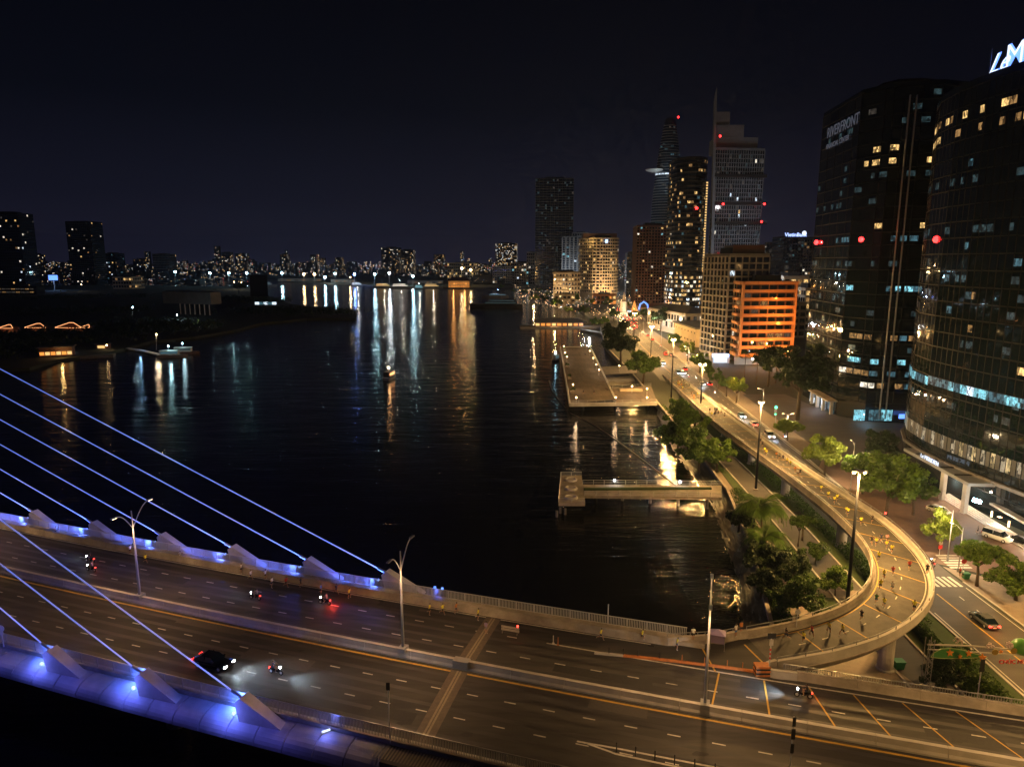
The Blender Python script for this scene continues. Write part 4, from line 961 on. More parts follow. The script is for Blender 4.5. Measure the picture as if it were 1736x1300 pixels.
# --- black glass office tower with a curved front
rf = [(115.5, 267), (112, 231.5), (117, 221.5), (130, 218.5), (142, 222), (146, 262)]
def rf_pick(e_, i, c, nc):
    r = R.random()
    if i == 9 and e_ in (1, 2): return CDIM if r < .3 else (CYAN if r < .6 else None)
    if i == 3 and e_ in (1, 2): return CYAN if r < .7 else None
    if i == 13 and r < .35: return CDIM
    if i in (1, 2, 5) and e_ in (1, 2): return WHITE if r < .12 else (WDIM if r < .35 else (CDIM if r < .45 else None))
    if i in (14, 15, 19, 20) and e_ in (1, 2): return WARM if r < .09 else None
    return (lit_pick(PAL_DIM) if r < .05 and e_ > 0 else (TDIM if r < (.30 if i in (4, 6, 7, 11, 16, 18, 22) else .06) else None))
rt = building('office_tower', 'black glass office tower with curved front and dim rooftop lettering', rf, 107.5, 25, 'glass_dark', cw=2.6, ww=.94, wh=.78, sill=.12, jit=.02, single=True, pick=rf_pick, base=6.5, fins='mullion', fin_d=.12, fin_every=3, band='facade_band', band_d=.08, band_h=.28)
dirL = Vector((112 - 115.5, 231.5 - 267, 0)).normalized()
text('RIVERFRONT', 5.0, Vector((114.85, 260.5, 98.5)) + Vector((-.45, 0, 0)), dirL, GL['sign_dim'], rt); text('FINANCIAL CENTER', 2.4, Vector((114.85, 260.5, 94.6)) + Vector((-.45, 0, 0)), dirL, GL['sign_dim'], rt)
for px, py, Y in ((1384, 411, 262), (1460, 406, 221), (1588, 406, 164)):
    p = AT(px, py, Y); red_beacon(rt, p, .85, 1500)
for px in (1500, 1511):
    p = AT(px, 600, 218.6); MB().box((p.x, 218.4, 54), (.25, .5, 100)).build('facade_rail', M['steel'], rt)
# plinth colonnade with shop lights
for k_, (x, y) in enumerate(((112.3, 232), (112.2, 238), (112.8, 244), (113.4, 250))):
    MB().box((x - 1.6, y, 4.6), (.9, .9, 5.2)).build('column', M['concrete_pale'], rt)
    MB().box((x - .2, y + 3, 4.4), (.2, 3.6, 4)).build('shop_window', LIT[COOL] if k_ % 2 else LIT[CDIM], rt)
MB().box((110.8, 241, 7.6), (3.2, 24, .5), -.1).build('entrance_canopy', M['concrete'], rt)
lamp('POINT', (109.2, 240, 6), 700, (.75, .85, 1), rt, .2); lamp('POINT', (116, 218, 5), 500, (.35, .75, 1), rt, .2)
for k_, px in enumerate((1455, 1480, 1500)):
    p = AT(px, 715, 219.5); MB().box((p.x, 219.2 - k_ * .15, 5.0), (3.6, .2, 3.6)).build('shop_window', LIT[CYAN] if k_ != 1 else LIT[CDIM], rt)
MB().box((128, 216.5, 5.2), (5, .3, 1.4)).build('lobby_screen', GL['blue'], rt)
# --- curved glass hotel, cut by the frame's right edge
mh = [(104.5, 96), (102.8, 110), (101.2, 126), (99.4, 140), (98.6, 150), (98.9, 160), (101, 170), (106, 180), (115, 190), (127, 196), (150, 196), (150, 96)]
HOT = 92.0
def mh_pick(e_, i, c, nc):
    r = R.random()
    if i in (2, 3, 6): return None
    if i in (9, 10) and e_ < 5: return (DIM if r < .25 else None)
    if i in (21, 22) and e_ >= 1: return WARM if r < .17 else (WDIM if r < .3 else None)
    if i > 6 and r < .022: return WARM if r < .008 else (WDIM if r < .03 else COOL)
    return (TDIM if r < (.30 if i in (4, 8, 11, 12, 15, 18) else .04) else (CDIM if r > .985 else None))
ht = building('hotel_tower', 'dark curved glass hotel tower with glowing blue-white roof lettering', mh, HOT, 24, 'glass_dark', cw=1.9, ww=.93, wh=.8, sill=.1, jit=.018, single=True, pick=mh_pick, base=5.0, fins='mullion', fin_d=.06, band='facade_band', band_d=.05, band_h=.22)
def along(poly, y0, y1, w):
    out_ = []
    for (xa, ya), (xb, yb) in zip(poly, poly[1:]):
        A, B = Vector((xa, ya, 0)), Vector((xb, yb, 0)); n = int((B - A).length / w)
        for k_ in range(n):
            p = A.lerp(B, (k_ + .5) / n)
            if y0 < p.y < y1: out_.append((p, (B - A).normalized()))
    return out_
CUR = [room('curtain_gold', (1, .72, .34), .62), room('curtain_pale', (1, .80, .52), .34), glow('curtain_shade', (.6, .42, .2), .05)]
for k_, (p, d) in enumerate(along(mh[:10], 100, 176, 1.25)):
    n = Vector((-d.y, d.x, 0)); q = p + n * .16; m_ = CUR[(0, 2, 1, 2, 0, 1, 2)[k_ % 7]] if p.y < 150 else CUR[(2, 1, 2)[k_ % 3]]
    MB().box((q.x, q.y, 14.1), (1.0, .1, 3.1), math.atan2(d.y, d.x)).build('curtain_window', m_, ht)
for k_, (p, d) in enumerate(along(mh[:10], 118, 186, 2.0)):
    n = Vector((-d.y, d.x, 0)); q = p + n * .16; r = R.random()
    MB().box((q.x, q.y, 27.2 - (0 if p.y < 160 else .4)), (1.9, .1, 1.9), math.atan2(d.y, d.x)).build('office_window', LIT[CYAN] if (p.y > 132 and r < .30) else (LIT[CDIM] if r < .9 else LIT[COOL]), ht)
for (xa, ya), (xb, yb) in zip(mh[:9], mh[1:10]):
    A, B = Vector((xa, ya, 9.4)), Vector((xb, yb, 9.4)); d = (B - A).normalized(); n = (-d.y, d.x); MB().sweep([(A, n), (B, n)], [(0, 0), (.7, 0), (.7, .7), (0, .7)]).build('podium_ledge', M['concrete_dark'], ht)
dm = (Vector((101.2, 126, 0)) - Vector((98.6, 150, 0))).normalized()
so = AT(1674, 127, 151); so = Vector((so.x, so.y, so.z))
text('Le', 5.2, so, dm, GL['sign_white'], ht, off=-.05, shear=.5); text('MERIDIEN', 6.2, so + dm * 4.1 + Vector((0, 0, .2)), dm, GL['sign_white'], ht, off=-.07)
back = Vector((.25, 0, 0)); text('Le', 5.2, so + back, dm, GL['blue'], ht, 'letter_halo', .12, .02, .5); text('MERIDIEN', 6.2, so + dm * 4.1 + Vector((0, 0, .2)) + back, dm, GL['blue'], ht, 'letter_halo', .12, .02)
for k_ in range(3): lamp('POINT', so + dm * (2 + 9 * k_) + Vector((-1.2, 0, 3)), 700, (.08, .2, 1), ht, .5)
mb = MB()
for k_ in range(8): p = so + dm * (k_ * 5.) ; mb.tube([(p.x + .4, p.y, HOT), (p.x + .4, p.y, so.z + 5)], .12, 5)
mb.build('sign_frame', M['black'], ht)
# hotel porch: roof slab, columns, lit steps
pf = lambda px, py, z: G(px, py, z)
C1, C2 = G(1532, 762, 9.2), G(1642, 822, 9.2); fx = (C2 - C1).normalized(); fy = Vector((-fx.y, fx.x, 0)) 
if fy.x < 0: fy = -fy
cp = [C1, C2, C2 + fy * 7.5, C1 + fy * 7.5]
MB().prism([(p.x, p.y) for p in cp], 8.9, 9.6).build('porch_roof', M['steel'], ht)
for f in (.2, .4, .6, .8):
    p = C1.lerp(C2, f) + fy * 3.7; MB().box((p.x, p.y, 9.72), (.25, 7.2, .25), math.atan2(fy.y, fy.x) - rad(90)).build('roof_rib', M['black'], ht)
for f in (.62, .93):
    p = C1.lerp(C2, f) + fy * .8; MB().box((p.x, p.y, 5.6), (.95, .95, 6.8), .2).build('column', M['concrete_pale'], ht)
tx = C1.lerp(C2, .30) + Vector((0, 0, .55)) - fy * .15; text('Le MERIDIEN', 1.35, tx, fx, GL['sign_white'], ht)
for k_ in range(5):
    A, B = C1.lerp(C2, .55) + fy * (1.2 + k_ * .45), C1.lerp(C2, 1.85) + fy * (1.0 + k_ * .45)
    MB().prism([(A.x, A.y), (B.x, B.y), (B.x + fy.x * .45, B.y + fy.y * .45), (A.x + fy.x * .45, A.y + fy.y * .45)], GZ - .1, GZ + .16 * (k_ + 1)).build('step', M['concrete_pale'], ht)
for f, pw in ((.62, 1800), (.9, 1800), (1.25, 1500), (1.55, 1500), (1.8, 1000)):
    p = C1.lerp(C2, f) + fy * 2.6; lamp('POINT', (p.x, p.y, 6.6 if f < 1 else 4.6), pw, (1, .70, .45), ht, .2)
    MB().box((p.x, p.y, 8.75 if f < 1 else 4.9), (.6, .6, .12)).build('ceiling_lamp', GL['lantern'], ht)
for f in (1.1, 1.3, 1.5, 1.75):
    p = C1.lerp(C2, f) + fy * 3.6; MB().box((p.x, p.y, 4.0), (.25, .25, 1.2)).build('lantern', GL['lantern'], ht)
p = AT(1650, 832, 131); MB().box((p.x + 1, 131, 7.5), (.3, 1.6, .7), .4).build('wall_lamp', GL['lamp_far_cyan'], ht); lamp('POINT', (p.x - .5, 131, 7.3), 260, (.4, .8, 1), ht, .2)
# long low planter edge of the porch
A, B = C1.lerp(C2, 1.0) + fy * 4.6, C1.lerp(C2, 2.2) + fy * 4.2
MB().prism([(A.x, A.y), (B.x, B.y), (B.x + fy.x * 1.5, B.y + fy.y * 1.5), (A.x + fy.x * 1.5, A.y + fy.y * 1.5)], 5.1, 5.5).build('awning', M['concrete'], ht)
# --- grey balcony block and the orange lit block in front of it
gp = [(107.5, 388), (113.8, 363.5), (117.2, 364.5), (136.5, 368.5), (142, 400), (118, 404)]
gt = building('apartment_block', 'grey gridded apartment block with rows of balconies behind the orange building', gp, 57.5, 15, 'wall_grey', cw=3.6, ww=.84, wh=.72, sill=.16, frac=.05, pal=[(COOL, 2), (WHITE, 2), (WDIM, 3)], band='concrete', band_d=.7, band_h=.35, fins='concrete', fin_d=.7, base=2.5)
MB().prism([(118, 372), (136, 375), (137, 392), (120, 394)], 57.5, 63, 0).build('roof_frame', M['wall_brown'], gt)
text('CDVV', 1.6, (109.8, 380, 49), (113.8 - 107.5, 363.5 - 388, 0), GL['lamp_soft'], gt)
lamp('POINT', (104, 372, 7), 3500, (1, .75, .5), gt, .5); lamp('POINT', (100, 385, 9), 3000, (1, .75, .5), gt, .5)
op = [(117.8, 352), (145.5, 355), (146, 366), (118.3, 363)]
ot = building('orange_building', 'orange floodlit office block with open horizontal floor slabs', op, 43.5, 9, 'wall_brown', cw=4.6, ww=.78, wh=.66, sill=.2, frac=.12, pal=[(WDIM, 5), (DIM, 2)], band='wall_orange', band_d=2.0, band_h=1.5, fins='wall_orange', fin_d=.3, fin_every=3, base=4)
for x in (117.6, 145.6):
    MB().box((x, 351 if x < 130 else 354, 24), (.9, 2.6, 39)).build('corner_column', M['wall_orange'], ot)
MB().prism([(125, 349.5), (146.5, 352), (146.5, 362), (125, 360)], 43.5, 44.4).build('roof_canopy', M['wall_orange'], ot)
for x, y, z, pw in ((122, 341, 11, 4500), (131, 342, 12, 8500), (139, 343, 11, 8000), (133, 343.5, 30, 4500), (140, 345.5, 27, 4000)):
    if z < 20: MB().box((x, y, z - 1.2), (.6, .4, .4)).build('flood_lamp', GL['lamp_soft'], ot)
    lamp('POINT', (x, y, z), pw, (1, .36, .07), ot, .5)
for z, x in ((14, 134), (23, 137), (31, 130), (36, 135)): lamp('POINT', (x, 351.8, z), 500, (1, .4, .09), ot, .3)
st = thing('corner_shop', 'small shop with a bright blue sign at the foot of the grey apartment block', 'shop', (108, 352, GZ))
MB().box((108.5, 355, 4.6), (9, 6, 4.4)).build('wall', M['wall_white'], st); MB().box((108.2, 351.9, 6.4), (8.6, .3, 1.8)).build('shop_sign', GL['sign_blue'], st); MB().box((108.2, 351.9, 4.0), (7, .15, 2.4)).build('shop_window', GL['cool'], st)
lamp('POINT', (108, 349, 5.5), 1500, (.45, .6, 1), st, .3)
pv = thing('garden_pavilion', 'low white wall and pavilion with cool lamps behind the lawn palms', 'pavilion', (128, 345, GZ))
MB().box((128, 347, 4.4), (28, .5, 4)).build('wall', M['wall_white'], pv); MB().box((121, 344.5, 6.3), (9, 5, .4)).build('roof', M['roof_grey'], pv)
for x in (120, 132): MB().sphere((x, 338, 6.5), .4, 8).build('lamp_globe', GL['lamp_white'], pv); lamp('POINT', (x, 337, 6.3), 1300, (.75, .88, 1), pv, .3)
# --- mid-distance named towers
P, z = slab(908, 973, 303, 1230, 55); dk = building('slender_tower', 'tall dark tower with faint pale floor lines at the river bend', P, z, 44, 'wall_dark', cw=3.4, ww=.9, wh=.7, frac=.07, pal=[(TDIM, 6), (DIM, 2)], glass='glass_blue', band='wall_grey', band_d=.5, band_h=.45, fins='wall_grey', fin_d=.4, fin_every=2)
lamp('POINT', (P[1][0] + 30, 1150, 30), 160000, (.75, .85, 1), dk, 2)  # added light without a fixture, brings out the pale floor lines
P, z = slab(953, 986, 402, 1120, 30); wb = building('white_office_block', 'pale office block with a dark glass core beside the floodlit hotel', P, z, 24, 'wall_grey', cw=6, ww=.6, wh=.8, frac=.12, pal=[(COOL, 2), (CYAN, 2), (CDIM, 4)], glass='glass_blue', fins='wall_white', fin_d=.8, fin_every=3)
lamp('POINT', (P[0][0] + 8, 1085, 30), 60000, (.8, .9, 1), wb, 2)
# floodlit hotel with rounded right end
a, b, c = AT(986, 392, 950), AT(1018, 392, 938), AT(1052, 392, 950); zt = AT(1018, 404, 938).z
hp = [(a.x, 962), (b.x - 10, 938), (b.x, 936)] + [(b.x + (c.x - b.x) * math.sin(q), 966 - 30 * math.cos(q)) for q in np.linspace(.25, 1.57, 6)] + [(c.x, 990), (a.x, 990)]
rn = building('riverside_hotel', 'cream floodlit hotel tower with curved balconies and many warm windows', hp, zt, 17, 'wall_cream', cw=4.2, ww=.66, wh=.6, frac=.2, pal=PAL_WARM, band='wall_cream', band_d=1.1, band_h=1.1, base=9)
q = [(hp[0][0] + 3, 955), (c.x - 4, 955), (c.x - 4, 980), (hp[0][0] + 3, 980)]; MB().prism(q, zt, zt + 7).build('roof_storey', M['wall_brown'], rn)
MB().box((b.x + 8, 934, zt - 4), (3, .5, 4)).build('roof_sign', GL['sign_blue'], rn)
for x, pw, cc in ((a.x - 6, 45000, (1, .86, .7)), (b.x + 4, 60000, (1, .72, .42)), (c.x - 4, 70000, (1, .68, .34))): lamp('POINT', (x, 905, 14), pw, cc, rn, 1)
lamp('POINT', (a.x + 5, 931, zt - 3), 9000, (1, .66, .25), rn, .5)
P, z = slab(938, 984, 462, 900, 30); mj = building('corner_hotel', 'low curved old hotel with lit terrace left of the floodlit hotel', P, z, 6, 'wall_cream', cw=4, ww=.5, wh=.5, frac=.35, pal=PAL_WARM, band='wall_cream', band_d=.8, band_h=.5)
lamp('POINT', (P[0][0] + 10, 880, 8), 30000, (1, .7, .4), mj, 1)
P, z = slab(1080, 1143, 383, 800, 45, 8); br = building('brown_tower', 'reddish brown office tower with scattered warm windows', P, z, 26, 'wall_brown', cw=3.6, ww=.6, wh=.55, frac=.10, pal=[(WARM, 3), (WHITE, 2), (WDIM, 3), (CYAN, 1)], fins='wall_brown', fin_d=.4)
lamp('POINT', (P[0][0] + 6, 770, 8), 15000, (1, .35, .1), br, 1)
a, b = AT(1150, 268, 700), AT(1206, 268, 700); zt = a.z; cxx = (a.x + b.x) / 2; rr = (b.x - a.x) / 2
cp_ = [(cxx + rr * math.cos(q), 716 + 20 * math.sin(q)) for q in np.linspace(math.pi, 2 * math.pi, 9)] + [(b.x, 740), (a.x, 740)]
def cv_pick(e_, i, c, nc):
    r = R.random()
    if i < 8: return WARM if r < .16 else (WHITE if r < .28 else (COOL if r < .34 else (WDIM if r < .5 else None)))
    return (WARM if r < .05 else (WDIM if r < .12 else (CDIM if r < .16 else None)))
cvt = building('curved_tower', 'dark curved glass tower with a bright dotted light strip down its right edge', cp_, zt, 34, 'wall_dark', cw=2.6, ww=.92, wh=.62, sill=.1, pick=cv_pick, band='black', band_d=.25, band_h=.7)
mb = MB()
p0 = AT(1199, 310, 701)
for k_ in range(34): mb.box((p0.x, 701.5 - .6, p0.z - k_ * 2.6), (1.6, .6, 1.5))
tag(mb.build('glow_strip', GL['warm'], cvt), kind='stuff'); red_beacon(cvt, AT(1181, 353, 694), 1.5, 4000)
P, z = slab(1209, 1301, 252, 620, 34, 6)
P[3] = (P[0][0] * 1.055, P[3][1])
vc = building('bank_tower', 'tall pale ribbed bank tower with a blade spire above its left edge', P, z, 40, 'wall_cool', cw=2.2, ww=.62, wh=.8, sill=.05, frac=.10, pal=[(DIM, 4), (TDIM, 6), (COOL, 1.1), (WHITE, .6), (WARM, .4)], glass='glass_blue', fins='wall_cool', fin_d=.7, roofbox=False)
for py in (298, 345, 378):
    q = AT(1209, py, 620); q1 = AT(1301, py, 620); MB().box(((q.x + q1.x) / 2, 622.3, q.z), (q1.x - q.x, 6.6, 2.4), .1).build('plant_floor', M['wall_dark'], vc)
P2, z2 = slab(1213, 1288, 232, 626, 26, 4); MB().prism(P2, z - 2, z2).build('upper_block', M['wall_cool'], vc)
P3, z3 = slab(1215, 1262, 212, 628, 16); MB().prism(P3, z2 - 2, z3).build('crown_block', M['wall_cool'], vc); P4, z4 = slab(1215, 1238, 190, 630, 12); MB().prism(P4, z3 - 2, z4).build('crown_block', M['wall_cool'], vc)
s0, s1 = AT(1207, 430, 618), AT(1215, 148, 618)
MB().add([(s0.x, 617, 20), (s0.x + 3, 617, 20), (s0.x + 3, 622, 20), (s0.x, 622, 20), (s1.x - 1.6, 617, s1.z - 6), (s1.x, 617, s1.z), (s1.x, 620, s1.z - 6), (s1.x - 1.6, 620, s1.z - 12)], [(0, 1, 5, 4), (1, 2, 6, 5), (2, 3, 7, 6), (3, 0, 4, 7), (4, 5, 6, 7)]).build('blade_spire', M['wall_cool'], vc)
for px, py in ((1221, 231), (1226, 346), (1296, 346), (1291, 376), (1224, 430)): red_beacon(vc, AT(px, py, 617), 1.0, 1500)
lamp('POINT', (P[0][0] + 30, 560, 60), 34000, (.8, .9, 1), vc, 2); lamp('POINT', (P[0][0] + 34, 575, 105), 14000, (1, .9, .9), vc, 2)
# lens-shaped tower with a helipad
bt = thing('lens_tower', 'distant lens-shaped tower with a protruding round helipad deck', 'building', (AT(1140, 400, 1150).x, 1165, GZ))
b0 = AT(1140, 200, 1150); wd_ = [(0, 22), (40, 25.5), (90, 27), (140, 25), (190, 21), (230, 16), (b0.z - 8, 9.5), (b0.z, 6)]
def lens(z): return float(np.interp(z, [w[0] for w in wd_], [w[1] for w in wd_]))
mb = MB(); N = 20; zs = [w[0] for w in wd_]; V = []
for z_ in zs:
    for k_ in range(N): q = 2 * math.pi * k_ / N; V.append((b0.x + lens(z_) * math.cos(q) * (1 + .0), 1165 + lens(z_) * .8 * math.sin(q), z_ + GZ))
mb.add(V, [(i * N + k_, i * N + (k_ + 1) % N, (i + 1) * N + (k_ + 1) % N, (i + 1) * N + k_) for i in range(len(zs) - 1) for k_ in range(N)] + [tuple(range((len(zs) - 1) * N, len(zs) * N))]); mb.build('wall', M['glass_blue'], bt)
bd, lw = MB(), MB()
for i in range(62):
    z_ = 6 + i * (b0.z - 12) / 62; rr = lens(z_) + .4
    for k_ in range(10, 20):
        q0, q1 = 2 * math.pi * k_ / N, 2 * math.pi * (k_ + 1) / N; p = [(b0.x + rr * math.cos(q), 1165 + rr * .8 * math.sin(q)) for q in (q0, q1)]
        bd.add([(p[0][0], p[0][1], z_), (p[1][0], p[1][1], z_), (p[1][0], p[1][1], z_ + .8), (p[0][0], p[0][1], z_ + .8)], [(0, 1, 2, 3)])
        if R.random() < (.10 if i > 18 else .3) or i in (16, 43): lw.add([(p[0][0], p[0][1], z_ + 1), (p[1][0], p[1][1], z_ + 1), (p[1][0], p[1][1], z_ + 3), (p[0][0], p[0][1], z_ + 3)], [(0, 1, 2, 3)], lit_pick([(TDIM, 5), (DIM, 4), (CDIM, 2)]) if i not in (16, 43) else (WHITE if i == 16 else COOL))
tag(bd.build('floor_bands', M['wall_grey'], bt), kind='stuff'); tag(lw.build('lit_windows', LIT, bt), kind='stuff')
hpd = AT(1109, 288, 1150); MB().lathe([(5, -4), (13, -1.5), (14, 0), (14, .6), (.1, .8)], 20, hpd).build('helipad', M['wall_white'], bt); lamp('POINT', hpd + Vector((10, -30, -14)), 16000, (.7, .9, 1), bt, 2)
red_beacon(bt, AT(1150, 199, 1148), 1.6, 0)
P, z = slab(1329, 1364, 402, 720, 40); vb = building('dark_bank_block', 'dark blue office block with a glowing white rooftop sign', P, z, 22, 'wall_dark', cw=3, frac=.10, pal=[(TDIM, 4), (CDIM, 3), (DIM, 3)], glass='glass_blue', roofbox=False)
text('VietinBank', 5.2, (P[0][0] + .5, 719, z + .6), (1, 0, 0), GL['sign_white'], vb); text('VietinBank', 5.2, (P[0][0] + .5, 719.3, z + .6), (1, 0, 0), GL['blue'], vb, 'letter_halo', .16, .02); MB().lathe([(2.2, -.3), (2.2, .3)], 16, (P[1][0] - 1, 719, z + 4), 0, 'Y').build('sign_disc', GL['sign_white'], vb)
# smaller blocks: (x0, x1, ytop, Y, depth, floors, wall, lit, palette, label)
small = [
 (1063, 1080, 430, 1000, 30, 16, 'wall_dark', .05, PAL_MIX, 'narrow dark tower right of the floodlit hotel'),
 (1300, 1330, 415, 900, 40, 14, 'wall_dark', .14, PAL_COOL, 'grey block between the bank tower and the glowing rooftop sign'),
 (1364, 1392, 405, 980, 40, 18, 'wall_grey', .12, PAL_MIX, 'pale tower peeking out behind the black glass tower'),
 (1330, 1372, 470, 560, 30, 6, 'wall_white', .10, PAL_WARM, 'low white block with a row of warm windows right of the orange building'),
 (1333, 1368, 515, 470, 30, 5, 'wall_grey', .05, PAL_WARM, 'plain grey rear block beside the orange building'),
 (1366, 1400, 490, 520, 30, 6, 'wall_white', .25, PAL_WARM, 'white block with warm window row touching the black tower'),
 (1300, 1345, 447, 640, 30, 9, 'wall_dark', .2, PAL_MIX, 'dark flat block behind the orange building'),
 (1143, 1152, 415, 830, 30, 16, 'wall_white', .03, PAL_MIX, 'thin pale slab wedged between the brown and curved towers'),
 (970, 1000, 395, 1160, 30, 22, 'wall_grey', .07, PAL_COOL, 'grey block behind the white office block'),
 (835, 872, 452, 1600, 40, 7, 'wall_white', .10, PAL_WARM, 'low pale block at the river bend, left of the slender tower'),
 (868, 900, 446, 1500, 40, 8, 'wall_grey', .2, PAL_COOL, 'cool-lit low block beside the slender tower'),
 (893, 910, 428, 1500, 40, 10, 'wall_white', .10, PAL_COOL, 'white block behind the slender tower'),
 (758, 806, 446, 1750, 60, 6, 'wall_cream', .25, PAL_WARM, 'wide cream building behind the orange lit wharf house'),
 (840, 876, 413, 2500, 40, 28, 'wall_dark', .38, [(WHITE, 3), (WARM, 2), (COOL, 2), (WDIM, 3)], 'distant apartment tower full of lit windows left of the slender tower'),
 (646, 676, 420, 2500, 40, 20, 'wall_dark', .20, PAL_MIX, 'distant apartment tower, first of the pair on the horizon'),
 (678, 700, 424, 2550, 40, 19, 'wall_dark', .30, PAL_MIX, 'distant apartment tower, second of the pair on the horizon'),
 (474, 486, 432, 2600, 30, 20, 'wall_dark', .15, PAL_MIX, 'thin distant tower above the lit quay'),
 (258, 285, 431, 2000, 40, 10, 'wall_grey', .05, PAL_COOL, 'distant block with a greenish lit roof on the left horizon'),
 (110, 152, 376, 1500, 40, 30, 'wall_dark', .055, PAL_MIX, 'broad dark apartment tower on the left bank, nearer the middle'),
 (-20, 30, 362, 1250, 35, 28, 'wall_dark', .05, PAL_MIX, 'dark apartment tower cut by the left frame edge'),
 (172, 194, 430, 1600, 36, 15, 'wall_dark', .09, [(WARM, 2), (COOL, 2), (WDIM, 2), (CDIM, 2)], 'lower dark block beside the broad apartment tower'),
 (50, 62, 432, 1900, 30, 14, 'wall_dark', .2, PAL_MIX, 'slim distant block right of the left-edge tower'),
 (225, 242, 440, 2100, 30, 12, 'wall_dark', .2, PAL_MIX, 'small distant block left of the greenish roof'),
 (375, 388, 428, 2400, 30, 18, 'wall_dark', .25, PAL_MIX, 'slim distant tower over the left park'),
 (398, 416, 430, 2450, 30, 17, 'wall_dark', .25, PAL_MIX, 'distant tower with a warm top over the left park'),
 (735, 752, 432, 2500, 30, 17, 'wall_dark', .25, PAL_MIX, 'distant tower above the wharf house'),
 (568, 578, 437, 2600, 30, 16, 'wall_dark', .2, PAL_MIX, 'small distant tower above the quay lamps'),
 (190, 222, 470, 1300, 40, 3, 'wall_cream', .2, PAL_WARM, 'low tan building on the left bank'),
 (1005, 1045, 500, 840, 20, 2, 'wall_orange', .5, [(ORANGE, 4), (WARM, 3)], 'low orange lit pavilion at the square'),
 (940, 975, 500, 800, 20, 3, 'wall_cream', .4, PAL_WARM, 'low lit terrace house at the square'),
]
for x0, x1, yt, Y, dp, nf, wl, fr, pal, lb in small:
    P, z = slab(x0, x1, yt, Y, dp); building('apartment_tower' if nf > 12 else 'low_block', lb, P, z, nf, wl, cw=4 if nf > 8 else 5, frac=fr, pal=pal, base=2, z0=1.0)
# colonial style riverfront building and tan flat-roofed block
a, b = G(1112, 562), G(1165, 580)
P = [(108, 545), (121, 478), (150, 485), (140, 552)]
cb = building('colonial_building', 'pale colonial building with lit tall windows and a hipped roof', P, 17.5, 2, 'wall_white', cw=5, ww=.5, wh=.66, frac=.55, pal=[(WHITE, 2), (WDIM, 3), (DIM, 3)], band='wall_white', band_d=.8, band_h=.7, fins='wall_white', fin_d=.4, roofbox=False, parapet=.8)
MB().add([(108, 545, 17.6), (121, 478, 17.6), (150, 485, 17.6), (140, 552, 17.6), (120, 532, 22.5), (130, 495, 22.5)], [(0, 1, 5, 4), (1, 2, 5), (2, 3, 4, 5), (3, 0, 4)]).build('hip_roof', M['roof_grey'], cb)
lamp('POINT', (105, 505, 12), 9000, (.95, .95, .85), cb, .5); lamp('POINT', (112, 480, 8), 5000, (.95, .95, .85), cb, .5)
P = [(111, 466), (113, 418), (140, 421), (140, 468)]
tb = building('tan_building', 'tan flat-roofed low building lit by a sodium lamp', P, 13.5, 2, 'wall_cream', cw=7, ww=.25, wh=.2, frac=0, roofbox=False, parapet=0, sill=.5)
MB().prism([(109.5, 467), (111.8, 416), (141, 419), (141, 470)], 13.5, 14.4).build('roof', M['roof_grey'], tb)
lamp('POINT', (118, 409, 11), 5200, SODIUM, tb, .4); MB().sphere((118, 408.5, 11.6), .45, 8).build('wall_lamp', GL['lamp_far_warm'], tb)
# statue on the round square
q = G(1057, 531); sx_, sy_ = q.x, q.y
sg = thing('monument_statue', 'bronze warrior statue on a tall pale pedestal at the square', 'statue', (sx_, sy_, GZ))
MB().lathe([(6, GZ), (6, GZ + 1.5), (3.6, GZ + 2), (3.2, GZ + 11), (3.8, GZ + 11.4), (3.8, GZ + 12)], 6, (sx_, sy_, 0)).build('pedestal', M['wall_white'], sg)
z0 = GZ + 12
mb = MB().tube([(sx_ - .7, sy_, z0), (sx_ - .6, sy_, z0 + 2.6), (sx_, sy_, z0 + 3.4)], [.5, .6, .9], 8); mb.tube([(sx_ + .8, sy_, z0), (sx_ + .7, sy_, z0 + 2.6), (sx_, sy_, z0 + 3.4)], [.5, .6, .9], 8)
mb.tube([(sx_, sy_, z0 + 3), (sx_, sy_, z0 + 4.6), (sx_, sy_, z0 + 6.0), (sx_, sy_, z0 + 6.6)], [1.2, 1.0, 1.2, .4], 8); mb.sphere((sx_, sy_, z0 + 7.2), .62, 8); mb.tube([(sx_ - 1.0, sy_, z0 + 5.9), (sx_ - 2.0, sy_ - .5, z0 + 5.0), (sx_ - 2.8, sy_ - 1.2, z0 + 5.4)], [.45, .35, .25], 6); mb.tube([(sx_ + 1.0, sy_, z0 + 5.9), (sx_ + 1.6, sy_, z0 + 4.4), (sx_ + 1.0, sy_ - .5, z0 + 3.6)], [.45, .35, .25], 6)
mb.build('figure', M['wall_cream'], sg, smooth=True)
lamp('POINT', (sx_, sy_ - 14, 6), 14000, (1, .72, .4), sg, .5)
